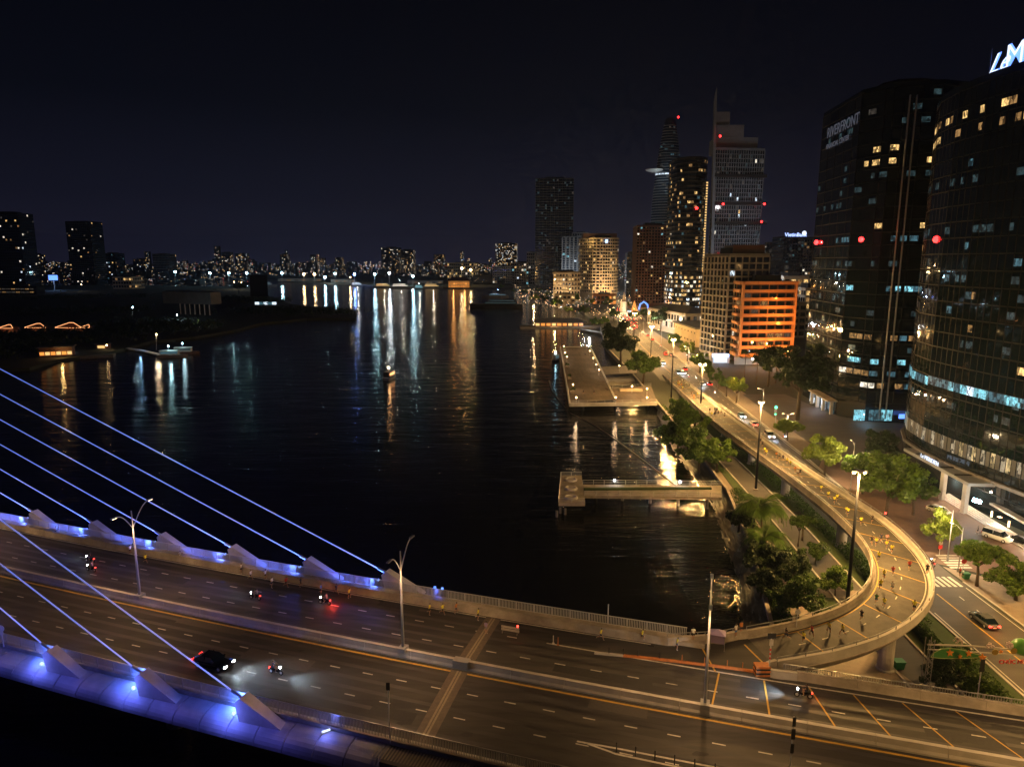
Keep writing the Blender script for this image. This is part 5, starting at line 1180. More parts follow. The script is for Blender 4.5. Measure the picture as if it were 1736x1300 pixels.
# the far city: one mass of dark blocks with lit windows out to the horizon
wl, lw = MB(), MB()
rs = random.Random(5)
for i in range(1500):
    Y = rs.uniform(1500, 5600); px = rs.uniform(-250, 1900)
    if px < 440 and Y < 2000 and rs.random() < .5: continue
    if 430 < px < 760 and Y < 2150: continue
    X = (px - 868) / F * Y; h = rs.choice((6, 8, 10, 12, 14, 18, 22, 30)) * rs.uniform(.7, 1.3) * (1 + (Y > 2500) * .6); w = rs.uniform(14, 40)
    if rs.random() < .07: h *= 1.8; w *= .7
    wl.box((X, Y, h / 2 + 1), (w, w * .8, h))
    for k_ in range(int(rs.uniform(3, 14) * (1 + h / 45))):
        zx = X + rs.uniform(-.46, .46) * w; zz = 2 + rs.uniform(.15, .95) * h; d = rs.choice((.35, .42, .5, .6, .85)) * Y / 2600
        lw.add([(zx - d, Y - w * .4 - .2, zz - d * .7), (zx + d, Y - w * .4 - .2, zz - d * .7), (zx + d, Y - w * .4 - .2, zz + d * .7), (zx - d, Y - w * .4 - .2, zz + d * .7)], [(0, 1, 2, 3)], rs.choice((0, 0, 0, 1, 1, 1, 2, 2, 5, 5, 5, 6, 6, 4, 3, 7)))
fc = wl.build('far_city_blocks', M['wall_dark']); tag(fc, 'mass of far city blocks with scattered lit windows on the horizon', None, None, 'stuff')
tag(lw.build('far_lit_windows', [GL['far_warm'], GL['far_white'], GL['far_cool'], GL['far_blue'], GL['far_red'], GL['warm'], GL['dim'], GL['cyan']], fc), kind='stuff')
# ------------------------------------------------------------------ pier, jetty, boats and the river edge
def v2(p): return (p[0], p[1])
PZ = 3.3
pier_t = thing('floating_pier', 'long timber riverside pier deck ringed by globe lamps', 'pier', G(1000, 640, PZ))
D0, D1, D2, D3 = G(950, 589, PZ), G(1000, 587, PZ), G(1043, 676, PZ), G(966, 684, PZ)
nb_ = 26
for i in range(nb_):   # deck in boarded bays
    f0, f1 = i / nb_, (i + 1) / nb_ - .0012; q = [D0.lerp(D3, f0), D1.lerp(D2, f0), D1.lerp(D2, f1), D0.lerp(D3, f1)]
    MB().prism([v2(p) for p in q], PZ - .3, PZ + R.uniform(-.012, .012)).build('deck_bay', M['deckwood'], pier_t)
ex = [G(1038, 658, PZ), G(1104, 654, PZ), G(1114, 682, PZ), G(1044.5, 683, PZ)]
MB().prism([v2(p) for p in ex], PZ - .3, PZ + .02).build('side_deck', M['deckwood'], pier_t)
tr_ = [G(1016, 622, PZ), G(1078, 619, PZ), G(1080, 632, PZ), G(1021, 635, PZ)]
MB().prism([v2(p) for p in tr_], PZ - .3, PZ + .02).build('gangway_deck', M['deckwood'], pier_t)
MB().prism([v2(G(1024, 640, 1.8)), v2(G(1074, 637, 1.8)), v2(G(1077, 646, 1.8)), v2(G(1026, 648, 1.8))], .2, 1.8).build('pontoon', M['concrete_pale'], pier_t)
def edge_beam(A, B, name='edge_beam', h=1.1, w=.35, parent=None, z=PZ):
    d = (B - A).normalized(); n = (-d.y, d.x); MB().sweep([(Vector((A.x, A.y, z)), n), (Vector((B.x, B.y, z)), n)], [(-w, -h), (-w, .12), (w, .12), (w, -h)]).build(name, M['concrete_pale'], parent)
for A, B in ((D0, D3), (D3, ex[3]), (ex[3], ex[2]), (D0, D1), (D1, D2)): edge_beam(A, B, parent=pier_t)
def fence(A, B, z, parent, L=2.5, H=1.1, nm='railing_panel', m='steel_pale'):
    n = max(1, int((B - A).length / L)); d = (B - A) / n
    for i in range(n):
        p, q = A + d * i, A + d * (i + 1); mb = MB()
        p = Vector((p.x, p.y, z)); q = Vector((q.x, q.y, z))
        for h_ in (H, H * .6, H * .25): mb.tube([p + Vector((0, 0, h_)), q + Vector((0, 0, h_))], .035, 4)
        mb.tube([p, p + Vector((0, 0, H))], .05, 4); mb.build(nm, M[m], parent)
fence(D0, D3, PZ, pier_t, 6); fence(D3, ex[2], PZ, pier_t, 3); fence(D1, D2, PZ, pier_t, 6); fence(ex[0], ex[1], PZ, pier_t, 4)
for px, py in ((988, 690), (990, 692), (1045, 688), (1100, 686)):
    q = G(px, py, 0); MB().tube([(q.x, q.y + 3, -2), (q.x, q.y + 3, PZ - .2)], .55, 10).build('pile', M['concrete_dark'], pier_t)
lab = ('at the far river corner', 'second along the river rail from the far end', 'third along the river rail from the far end', 'on the river rail near the open end', 'at the near river corner', 'at the far land corner', 'second along the land rail', 'third along the land rail', 'fourth along the land rail', 'at the land rail by the gangway', 'at the joint with the side deck', 'at the shore end of the side deck', 'on the back rail of the side deck, river end', 'on the back rail of the side deck, shore end', 'on the gangway under the dark tree')
for i, (px, py) in enumerate(((956, 587), (958, 598), (961, 605), (971.5, 652), (977, 674), (995, 586), (1000, 595), (1006, 607), (1011, 618), (1015.5, 627), (1044, 674), (1097, 674), (1071.6, 655), (1097, 659), (1050, 620))):
    q = G(px, py, PZ + 2.6); b = Vector((q.x, q.y, PZ)); t = thing('pier_lamp', 'globe lamp post on the pier, ' + lab[i], 'lamp post', b, 0, 'globe lamps around the pier')
    MB().tube([b, b + Vector((0, 0, 2.4))], [.09, .05], 8).build('pole', M['steel_pale'], t); MB().sphere(b + Vector((0, 0, 2.65)), .26, 10).build('globe', GL['lamp_soft'], t, smooth=True)
    lamp('POINT', b + Vector((0, 0, 3.1)), 420, (1, .66, .38), t, .2)
gz_ = thing('pier_shelter', 'flat-roofed shelter with benches on the side deck of the pier', 'shelter', G(1070, 668, PZ))
a = G(1052, 664, PZ); b = G(1088, 663, PZ); 
MB().box(((a.x + b.x) / 2, a.y + 1, PZ + .5), (9, 1.2, 1.0)).build('bench', M['wall_cream'], gz_); MB().box(((a.x + b.x) / 2, a.y + 3, PZ + .25), (9, 2.4, .5)).build('planter', M['concrete'], gz_)
for i in range(9):
    f = .08 + i * .1; A, B = D0.lerp(D3, f), D1.lerp(D2, f)
    c = B.lerp(A, .10); t = thing('pier_bench', 'timber bench along the land rail of the pier, %s from the far end' % ('first', 'second', 'third', 'fourth', 'fifth', 'sixth', 'seventh', 'eighth', 'ninth')[i], 'bench', (c.x, c.y, PZ), rad(96), 'benches on the pier deck')
    MB().box((0, 0, .45), (2.6, .6, .1)).build('seat', M['wall_brown'], t, rel=False)
    for sx in (-1, 1): MB().box((sx, 0, .2), (.15, .5, .4)).build('leg', M['concrete_dark'], t, rel=False)
    if i % 2 == 0:
        c = A.lerp(B, .10); t = thing('pier_planter', 'square planter with a shrub by the river rail, %s from the far end' % ('first', 'second', 'third', 'fourth', 'fifth')[i // 2], 'planter', (c.x, c.y, PZ), 0, 'planters on the pier deck')
        MB().add([(-.7, -.7, 0), (.7, -.7, 0), (.7, .7, 0), (-.7, .7, 0), (-.9, -.9, .8), (.9, -.9, .8), (.9, .9, .8), (-.9, .9, .8)], [(0, 1, 5, 4), (1, 2, 6, 5), (2, 3, 7, 6), (3, 0, 4, 7), (4, 5, 6, 7)]).build('box', M['concrete'], t, rel=False); put('shrub', crown_of('far', 'leaf_b'), t, (0, 0, 1.5), i, 1.1)
# jetty with a square head and three ring seats
JZ = 3.0
jt = thing('small_jetty', 'narrow concrete jetty with a square head carrying three white ring seats', 'jetty', G(1100, 832, JZ))
H0, H1, H2, H3 = G(951, 806, JZ), G(986, 806, JZ), G(992, 851, JZ), G(947, 851, JZ)
MB().prism([v2(p) for p in (H0, H1, H2, H3)], JZ - .9, JZ).build('head_deck', M['concrete'], jt)
W0, W1, W2, W3 = G(988, 821, JZ), G(1224, 823, JZ), G(1224, 843, JZ), G(991.2, 840, JZ)
for i in range(12):
    q = [W0.lerp(W1, i / 12), W0.lerp(W1, (i + 1) / 12 - .002), W3.lerp(W2, (i + 1) / 12 - .002), W3.lerp(W2, i / 12)]; MB().prism([v2(p) for p in q], JZ - .6, JZ + .01).build('walkway_slab', M['concrete'], jt)
for A, B in ((W0, W1), (W3, W2)): fence(A, B, JZ, jt, 2.4)
for A, B in ((H0, H1), (H3, H0), (H3, H2)): fence(A, B, JZ, jt, 2.4, .9)
MB().prism([v2(W0.lerp(W3, .42)), v2(W0.lerp(W1, .9) - Vector((0, 2.2, 0))), v2(W0.lerp(W1, .9) - Vector((0, 3.0, 0))), v2(W0.lerp(W3, .56))], JZ + .01, JZ + .4).build('planter_strip', M['grass'], jt)
for py in (814, 829, 844):
    c = G(968, py, JZ); mb = MB()
    mb.lathe([(1.0, 0), (1.45, 0), (1.5, .25), (1.4, .45), (1.05, .45), (1.0, .25)], 18, (c.x, c.y, JZ)); mb.build('ring_seat', M['wall_white'], jt)
for px, py in ((950, 870), (958, 872), (944, 876)):
    c = G(px, py, 0); MB().tube([(c.x, c.y, -2), (c.x, c.y, 1.4)], .3, 8).build('mooring_pile', M['concrete_dark'], jt)
for i in range(5):
    c = W0.lerp(W2, .1 + i * .2); MB().tube([(c.x, c.y, -2), (c.x, c.y, JZ - .5)], .35, 8).build('pile', M['concrete_dark'], jt)
for px, py in ((1042, 814), (1153, 817)):
    q = G(px, py, JZ + 1.1); MB().box(q, (.25, .25, .18)).build('rail_lamp', GL['lamp_far_white'], jt); lamp('POINT', q + Vector((0, 0, .3)), 160, (1, .9, .75), jt, .1)
pts = [G(967, 700, .12), G(1010, 722, .12), G(1060, 757, .12), G(1120, 803, .12), G(1165, 835, .12)]
tag(MB().tube(resample(crom(pts, 5), 30), .12, 6).build('float_boom', M['wall_cream']), 'thin pale floating boom line running from the pier to the jetty', 'float line')
pts = [G(931, 645, .1), G(938, 665, .1), G(952, 683, .1), G(958, 690, .1)]
tag(MB().tube(resample(crom(pts, 5), 20), .10, 6).build('mooring_rope', M['wall_cream']), 'thin curved mooring rope floating beside the pier corner', 'rope')
# boats
def boat(name, label, c, L, W, rz, hull='wall_dark', cab='wall_white', decks=1, lit=GL['warm'], lights=0, lc=(1, .8, .5), mastl=None, cat='boat', frac=1.):
    t = thing(name, label, cat, (c[0], c[1], 0), rz); h = L / 2; prof = [(-h, .8), (-h * .8, 1), (h * .4, 1), (h * .75, .72), (h, .08)]
    V = []; 
    for x, w in prof:
        for sg in (-1, 1): V += [(x, sg * W / 2 * w * .75, -.4), (x + (L * .03 if x == h else 0), sg * W / 2 * w, L * .07 + .5)]
    fs = []
    for i in range(len(prof) - 1):
        a = i * 4; b = a + 4; fs += [(a, b, b + 1, a + 1), (a + 3, b + 3, b + 2, a + 2), (a + 1, b + 1, b + 3, a + 3)]
    fs += [(0, 1, 3, 2), (len(V) - 4, len(V) - 2, len(V) - 1, len(V) - 3)]
    MB().add(V, fs).build('hull', M[hull], t, rel=False)
    z = L * .07 + .5
    for d in range(decks):
        l = L * (.62 - .12 * d); MB().box((-L * .08 - L * .03 * d, 0, z + 1.2), (l, W * .74, 2.3)).build('cabin', M[cab], t, rel=False)
        for sg in (-1, 1):
            MB().box((-L * .08 - L * .03 * d, sg * W * .375, z + 1.35), (l * .93 * frac, .06, 1.0)).build('cabin_window', lit, t, rel=False)
        MB().box((-L * .08 - L * .03 * d, 0, z + 2.45), (l * 1.06, W * .82, .16)).build('roof', M[cab], t, rel=False); z += 2.6
    MB().tube([(-L * .1, 0, z), (-L * .1, 0, z + L * .14)], .08, 5).build('mast', M['steel_pale'], t, rel=False)
    if mastl: MB().sphere((-L * .1, 0, z + L * .15), .35, 8).build('mast_lamp', mastl, t, rel=False)
    if lights: lamp('POINT', (c[0], c[1] - 2, z + 2), lights, lc, None, .4).name = 'boat_light'
    return t
def boat_lamp_fix(): pass
c = G(661, 642, 0); tg = boat('tug_boat', 'small dark tug boat with two reddish lights in mid river', c, 11, 4, rad(80), 'black', 'wall_dark', 1, GL['led_orange'], mastl=GL['lamp_far_warm'], lights=220, lc=(1, .4, .15))
MB().sphere((1.0, -1.7, 3.2), .28, 8).build('deck_lamp', GL['led_orange'], tg, rel=False)
c = G(943, 612, 0); boat('motor_launch', 'little dark launch with a bluish lamp beside the pier', c, 7, 2.6, rad(60), 'wall_dark', 'wall_grey', 1, GL['cyan_dim'], mastl=GL['lamp_far_cyan'])
c = G(292, 606, 0); boat('river_boat', 'moored river boat with teal lamps at the left bank, nearer of two', c, 16, 4.4, rad(14), 'wall_grey', 'wall_white', 1, GL['cyan_dim'], 900, (.5, .9, 1), GL['lamp_far_cyan'])
c = G(315, 600, 0); boat('river_boat', 'moored river boat with a tall mast at the left bank, farther of two', c, 15, 4.4, rad(10), 'wall_brown', 'wall_white', 1, GL['teal_dim'], 500, (.6, .9, 1), GL['lamp_far_cyan'])
for i, (x, y, L, ml, lb) in enumerate(((607, 485, 32, 'cool', 'lit sightseeing boat along the far quay, leftmost'), (652, 488, 44, 'warm', 'lit sightseeing boat along the far quay, second from left'), (682, 489, 50, 'white', 'bright double-deck boat along the far quay, middle'), (735, 489, 46, 'warm', 'lit boat along the far quay left of the wharf house'), (712, 490, 24, 'cyan', 'cyan lit boat on the water before the far quay'))):
    c = G(x, y, 0); boat('cruise_boat', lb, c, L, 9, rad(3), 'wall_grey', 'wall_white', 2, GL[ml], 5000, (1, .85, .6), GL['lamp_far_white'] if i in (2, 4) else None)
c = G(842, 522, 0); boat('dark_ship', 'dark unlit ship moored before the riverside park', c, 62, 13, rad(175), 'black', 'wall_dark', 2, GL['teal_dim'], mastl=None)
c = G(840, 505, 0); boat('party_boat', 'boat with bluish lights behind the dark ship', c, 40, 9, rad(178), 'wall_grey', 'wall_grey', 1, GL['cyan_dim'], 6000, (.4, .6, 1), GL['lamp_far_blue'])
c = G(449, 487, 0); boat('moored_ship', 'large moored ship glowing teal at the tip of the left bank', c, 62, 14, rad(60), 'wall_grey', 'wall_white', 3, GL['cyan_dim'], 30000, (.6, .85, 1), GL['lamp_far_white'])
fr = thing('floating_restaurant', 'dark floating pavilion with a hipped roof and a warm lit deck near the park', 'restaurant', G(940, 552, 1))
a, b = G(905, 556, 1.2), G(990, 552, 1.2); cx_, cy2 = (a.x + b.x) / 2, (a.y + b.y) / 2; Lx = b.x - a.x
MB().box((cx_ + 6, cy2 + 4, .6), (Lx + 34, 15, 1.6), .03).build('pontoon', M['concrete_dark'], fr); MB().box((cx_, cy2 + 5, 3.0), (Lx * .9, 9, 3.2)).build('wall', M['wall_brown'], fr)
for i in range(9): MB().box((cx_ - Lx * .42 + i * Lx * .105, cy2 + .45, 3.0), (Lx * .075, .1, 2.0)).build('lit_window', GL['orange'] if i % 3 else GL['warm'], fr)
zz = 4.6; MB().add([(cx_ - Lx * .55, cy2 - 2, zz), (cx_ + Lx * .55, cy2 - 2, zz), (cx_ + Lx * .55, cy2 + 12, zz), (cx_ - Lx * .55, cy2 + 12, zz), (cx_ - Lx * .35, cy2 + 5, zz + 3.4), (cx_ + Lx * .35, cy2 + 5, zz + 3.4)], [(0, 1, 5, 4), (1, 2, 5), (2, 3, 4, 5), (3, 0, 4), (3, 2, 1, 0)]).build('hip_roof', M['roof_grey'], fr)
lamp('POINT', (cx_ - 4, cy2 - 4, 4), 2500, (1, .55, .2), fr, .3); lamp('POINT', (cx_ + 20, cy2 - 2, 4), 1800, (.8, .9, 1), fr, .3)
ft = thing('floating_stage', 'narrow dark walkway pontoon linking the floating pavilion to the shore', 'pontoon', G(1000, 560, 1))
p = [G(985, 560, 1), G(1020, 566, 1), G(1030, 575, 1)]; MB().tube([(q.x, q.y, 1.2) for q in p], 1.2, 6).build('walkway', M['concrete_dark'], ft)
# ---- left bank
def leds(mb, pts, r=.16): mb.tube(pts, r, 5)
lt = (('pavilion roof outlined in orange light strings, the largest on the left bank', 118, 562, 20, 5.2), ('pavilion roof outlined in orange light strings, left of the largest', 62, 562, 16, 4.2), ('small roof outlined in orange light strings at the left frame edge', 12, 563, 11, 3.4), ('low lit porch outlined in orange strings at the right end of the roofs', 146, 562, 7, 2.6))
for lb, px, py, L, h in lt:
    c = G(px, py, 1.6); t = thing('garden_pavilion', lb, 'pavilion', c, 0, 'string-lit pavilions on the left bank'); Y = c.y
    MB().box((c.x, Y + 4, 3.1), (L * .9, 7, 3)).build('wall', M['wall_brown'], t); z = 4.6
    MB().add([(c.x - L / 2, Y - 1, z), (c.x + L / 2, Y - 1, z), (c.x + L / 2, Y + 9, z), (c.x - L / 2, Y + 9, z), (c.x - L * .1, Y + 4, z + h * .62), (c.x + L * .06, Y + 4, z + h * .62)], [(0, 1, 5, 4), (1, 2, 5), (2, 3, 4, 5), (3, 0, 4), (3, 2, 1, 0)]).build('roof', M['roof_tile'], t)
    mb = MB(); leds(mb, [(c.x - L / 2, Y - 1.1, z + .2), (c.x - L * .1, Y + 3.8, z + h * .62 + .2), (c.x + L * .06, Y + 3.8, z + h * .62 + .2), (c.x + L / 2, Y - 1.1, z + .2)]); leds(mb, [(c.x - L / 2, Y - 1.2, z), (c.x + L / 2, Y - 1.2, z)], .10); mb.build('light_string', GL['led_orange'], t)
    lamp('POINT', (c.x, Y - 3, 4), 700, (1, .4, .15), t, .3)
fl = thing('floating_cafe', 'two-storey floating cafe with warm open front on the left bank', 'cafe', G(92, 604, 1))
c = G(92, 606, 1.2); MB().box((c.x + 6, c.y + 3, .8), (46, 9, 1.4), rad(22)).build('pontoon', M['concrete_dark'], fl); MB().box((c.x, c.y + 3, 4.4), (16, 7, 5.2), rad(22)).build('wall', M['wall_brown'], fl); MB().box((c.x, c.y + 3, 7.2), (18, 8.6, .4), rad(22)).build('roof', M['roof_grey'], fl)
for i in range(6):
    d = Vector((math.cos(rad(22)), math.sin(rad(22)), 0)); n = Vector((d.y, -d.x, 0)); q = Vector((c.x, c.y + 3, 0)) + d * (-6.6 + i * 2.65) + n * 3.55
    MB().box((q.x, q.y, 3.6), (2.2, .1, 1.8), rad(22)).build('lit_window', GL['warm'] if i % 2 else GL['orange'], fl)
lamp('POINT', (c.x + 6, c.y - 3, 5), 900, (1, .6, .2), fl, .3); q = G(117, 588, 5); MB().sphere(q, .35, 8).build('lamp_globe', GL['lamp_far_white'], fl)
kc = thing('riverside_kiosk', 'tiny warm lit kiosk at the end of the left bank pontoon', 'kiosk', G(172, 592, 1.6)); c = G(172, 592, 1.6); MB().box((c.x, c.y + 2, 3.2), (7, 4, 3)).build('wall', M['wall_brown'], kc); MB().box((c.x, c.y - .05, 3.0), (4.4, .1, 1.6)).build('lit_window', GL['warm'], kc); MB().box((c.x, c.y + 1.8, 4.9), (8.4, 5.4, .3)).build('roof', M['roof_grey'], kc); q = Vector((c.x + 4, c.y - 1, 4.2)); MB().sphere(q, .35, 8).build('lamp_globe', GL['lamp_far_warm'], kc)
gg = thing('pontoon_walkway', 'pale gangway and pontoon leading to the moored boats on the left bank', 'gangway', G(235, 592, 1)); A, B, C = G(202, 588, 1.4), G(240, 594, 1.2), G(270, 601, 1.0)
for p, q in ((A, B), (B, C)):
    d = (q - p).normalized(); n = (-d.y, d.x); MB().sweep([(p, n), (q, n)], [(-1.4, -.5), (-1.4, .2), (1.4, .2), (1.4, -.5)]).build('walkway', M['panel'], gg)
lamp('POINT', B + Vector((0, -2, 4)), 500, (.3, .6, 1), gg, .3)
db = thing('raised_hall', 'dark long hall raised on pale columns above the left bank', 'hall', G(315, 530, 1.6)); c = G(312, 534, 1.6); Lh = (367 - 265) / F * c.y
MB().prism([(c.x - Lh * .5, c.y + 20), (c.x + Lh * .5, c.y - 5), (c.x + Lh * .55, c.y + 12), (c.x - Lh * .4, c.y + 45)], 12, 24).build('wall', M['wall_grey'], db)
for i in range(7): q = Vector((c.x - Lh * .5, c.y + 20, 0)).lerp(Vector((c.x + Lh * .5, c.y - 5, 0)), .35 + i * .1); MB().tube([(q.x, q.y + 1, 1.4), (q.x, q.y + 1, 12)], .6, 8).build('column', M['wall_white'], db)
q = G(300, 534, 5); MB().sphere(q, .5, 8).build('lamp_globe', GL['lamp_far_cyan'], db); lamp('POINT', q + Vector((4, -3, 0)), 1800, (.6, .85, 1), db, .3)
q = G(338, 548, 4); lamp('POINT', q, 1100, (.9, .95, .6), db, .3)
for i, (px, py, mm, lb) in enumerate(((225, 521, 'lamp_far_cyan', 'lone cool lamp on the dark left bank'), (265, 567, 'lamp_soft', 'small lamp over the green lit lawn on the left bank'), (397, 478, 'lamp_far_warm', 'warm park lamp left of the lit park tree'), (409, 479, 'lamp_far_warm', 'warm park lamp right over the lit park tree'), (138, 482, 'lamp_far_warm', 'warm lamp before the broad dark apartment tower'))):
    g = G(px, py + (26 if i < 2 else 12), 1.6); tp = AT(px, py, g.y); t = thing('park_lamp', lb, 'lamp post', g, 0, 'park lamps on the left bank'); MB().tube([g, tp], .12, 6).build('pole', M['steel'], t); MB().sphere(tp, .5, 8).build('globe', GL[mm], t); lamp('POINT', tp + Vector((0, -1.5, -.5)), 2200 if i != 2 else 7000, (1, .8, .5) if 'warm' in mm or 'soft' in mm else (.6, .85, 1), t, .3)
tree('park_tree', 'bright green lit tree on the tip of the left bank', G(405, 497, 1.6), 16, 13, 'wide', 'leaf_a', None, .4, .6, 1.6)
# dark woods and scrub of the left bank
def wood_mass(name, label, poly_px, n, m, h, leaf):
    rs = np.random.RandomState(n); P = []
    while len(P) < n:
        a, b = poly_px[rs.randint(len(poly_px))]; f = rs.rand(); px, py = a[0] + (b[0] - a[0]) * f, a[1] + (b[1] - a[1]) * f; g = G(px, py, 1.6); cl = rs.randint(4, 16)
        hh = h * rs.uniform(.4, 1); ox, oy = rs.normal(0, 9, 2)
        for _ in range(cl): P.append((g.x + ox + rs.normal(0, 2.2), g.y + oy * 2 + rs.normal(0, 2.2), 1.6 + hh * (1 - rs.rand() ** 2 * .8)))
    P = np.array(P[:n]); nr_ = rs.normal(size=(n, 3)); nr_ /= np.linalg.norm(nr_, axis=1)[:, None]; a = np.cross(nr_, rs.normal(size=(n, 3))); a /= np.linalg.norm(a, axis=1)[:, None]; b = np.cross(nr_, a); L = (leaf * rs.uniform(.6, 1.4, n))[:, None]
    V = np.stack([P - a * L, P - b * L * .6, P + a * L, P + b * L * .6], 1).reshape(-1, 3); mb = MB(); mb.v = V.tolist(); mb.f = np.arange(4 * n).reshape(n, 4).tolist(); mb.m = [0] * n; tag(mb.build(name, M[m]), label, None, None, 'stuff')
wood_mass('bank_woods', 'dark mass of scrub and woods covering the left bank', [((-60, 510), (250, 505)), ((-60, 535), (240, 530)), ((180, 555), (340, 560)), ((370, 510), (470, 515)), ((400, 530), (600, 533)), ((-60, 585), (60, 600)), ((0, 575), (230, 572))], 26000, 'leaf_dark', 7, .9)
bb = thing('dark_hoarding', 'tall dark hoarding panel at the tip of the left bank', 'hoarding', G(440, 503, 1.6)); c = G(440, 503, 1.6); MB().box((c.x, c.y, 18), (26, 2, 32)).build('panel', M['wall_dark'], bb)
for k_ in (-9, 0, 9): MB().tube([(c.x + k_, c.y + 2, 1), (c.x + k_, c.y + 2, 30)], .4, 6).build('post', M['steel'], bb)
sb = thing('lit_stalls', 'row of blue-white lit stalls below the dark hoarding', 'stall', G(450, 518, 1.6)); c = G(450, 517, 1.6)
for k_ in range(5): MB().box((c.x - 10 + k_ * 5.2, c.y, 3.6), (4.2, 3, 3)).build('stall_front', GL['cyan_dim'] if k_ % 2 else GL['cool'], sb)
lb_ = thing('long_hall', 'long low hall with a lit window strip at the left frame edge', 'hall', G(25, 497, 1.6)); c = G(20, 499, 1.6); MB().box((c.x, c.y + 10, 8), (80, 20, 13)).build('wall', M['wall_dark'], lb_)
for k_ in range(10):
    for r_ in (0, 1): MB().box((c.x - 34 + k_ * 7.4, c.y - .1, 5 + r_ * 5), (6, .2, 1.6)).build('lit_window', LIT[DIM] if (k_ + r_) % 3 else LIT[WDIM], lb_)
nb2 = thing('lit_billboard', 'glowing blue billboard beside the dark towers', 'billboard', G(93, 488, 1.6)); c = G(93, 492, 1.6); MB().tube([(c.x, c.y, 1), (c.x, c.y, 20)], .8, 8).build('post', M['steel'], nb2); MB().box((c.x, c.y - 1, 24), (16, 1, 9)).build('face_panel', GL['blue'], nb2); lamp('POINT', (c.x + 8, c.y - 12, 16), 12000, (.3, .5, 1), nb2, 1)
# ---- far quay lamps that streak the water
ql = [(274, 461, 'lamp_far_white'), (297, 461, 'lamp_far_cyan'), (356, 463, 'lamp_far_cyan'), (388, 463, 'lamp_far_cyan'), (418, 463, 'lamp_far_cyan'), (478, 463, 'lamp_far_cyan'), (515, 465, 'lamp_far_warm'), (533, 465, 'lamp_far_warm'), (551, 470, 'lamp_far_cyan'), (568, 464, 'lamp_far_cyan'), (601, 465, 'lamp_far_blue'), (635, 465, 'lamp_far_cyan'), (700, 468, 'lamp_far_cyan'), (783, 455, 'lamp_far_warm'), (798, 458, 'lamp_far_warm'), (660, 463, 'lamp_far_white'), (594, 470, 'lamp_soft')]
for i, (px, py, mm) in enumerate(ql):
    g = G(px, {0: 478}.get(i, 480 if px < 600 else 484), 2.4); tp = AT(px, py, g.y); nth = ('first', 'second', 'third', 'fourth', 'fifth', 'sixth', 'seventh', 'eighth', 'ninth', 'tenth', 'eleventh', 'twelfth', 'thirteenth', 'fourteenth', 'fifteenth', 'sixteenth', 'seventeenth')[sorted(q[0] for q in ql).index(px)]
    t = thing('quay_lamp', '%s floodlight mast on the far quay, %s from the left' % ({'lamp_far_white': 'white', 'lamp_far_cyan': 'cyan-white', 'lamp_far_warm': 'warm', 'lamp_far_blue': 'deep blue', 'lamp_soft': 'small warm'}[mm], nth), 'floodlight mast', g, 0, 'floodlights along the far quay')
    MB().tube([g, tp], .35, 6).build('pole', M['steel'], t); rr = 2.2 if mm != 'lamp_soft' else 1.2
    MB().sphere(tp, rr, 10).build('lamp_cluster', GL[mm], t, smooth=True)
    lamp('POINT', tp + Vector((0, -4, -1)), 16000, {'lamp_far_white': (.8, .92, 1), 'lamp_far_cyan': (.5, .85, 1), 'lamp_far_blue': (.15, .3, 1)}.get(mm, (1, .66, .3)), t, 1.0)
# wharf house glowing orange
c = G(778, 488, 2.4); wh = thing('wharf_house', 'old wharf house with tiled roof glowing orange on the far bank', 'building', c); Lw = 36 / F * c.y
MB().box((c.x, c.y + 12, 9), (Lw, 18, 13)).build('wall', M['wall_cream'], wh)
MB().add([(c.x - Lw * .56, c.y, 15.6), (c.x + Lw * .56, c.y, 15.6), (c.x + Lw * .56, c.y + 24, 15.6), (c.x - Lw * .56, c.y + 24, 15.6), (c.x - Lw * .34, c.y + 12, 23), (c.x + Lw * .34, c.y + 12, 23)], [(0, 1, 5, 4), (1, 2, 5), (2, 3, 4, 5), (3, 0, 4)]).build('roof', M['roof_tile'], wh)
for r_ in (0, 1):
    for k_ in range(9): MB().box((c.x - Lw * .44 + k_ * Lw * .11, c.y + 2.9, 5.2 + r_ * 5.4), (Lw * .05, .2, 2.6)).build('arch_window', LIT[ORANGE], wh)
lamp('POINT', (c.x - 10, c.y - 8, 9), 4000, (1, .45, .12), wh, 1); lamp('POINT', (c.x + 12, c.y - 8, 9), 4000, (1, .45, .12), wh, 1)
# quay apron and sheds, lit from the masts
for x0, x1, y0, lb in ((560, 600, 474, 'long low quay shed behind the blue lamp'), (470, 545, 472, 'long pale quay shed behind the warm lamps'), (690, 750, 476, 'pale quay shed left of the wharf house')):
    a, b = G(x0, y0 + 5, 2.4), G(x1, y0 + 5, 2.4); t = thing('quay_shed', lb, 'shed', (a.x, a.y, 2.4)); MB().box(((a.x + b.x) / 2, a.y + 14, 6), (b.x - a.x, 16, 7)).build('wall', M['wall_grey'], t); MB().prism([(a.x - 2, a.y + 4), (b.x + 2, a.y + 4), (b.x + 2, a.y + 24), (a.x - 2, a.y + 24)], 9.5, 10.3).build('roof', M['roof_grey'], t)
    for k_ in range(6): MB().box((a.x + (b.x - a.x) * (k_ + .5) / 6, a.y + 5.9, 5), ((b.x - a.x) / 12, .2, 2.4)).build('shed_door', LIT[WDIM] if k_ % 2 else LIT[DIM], t)
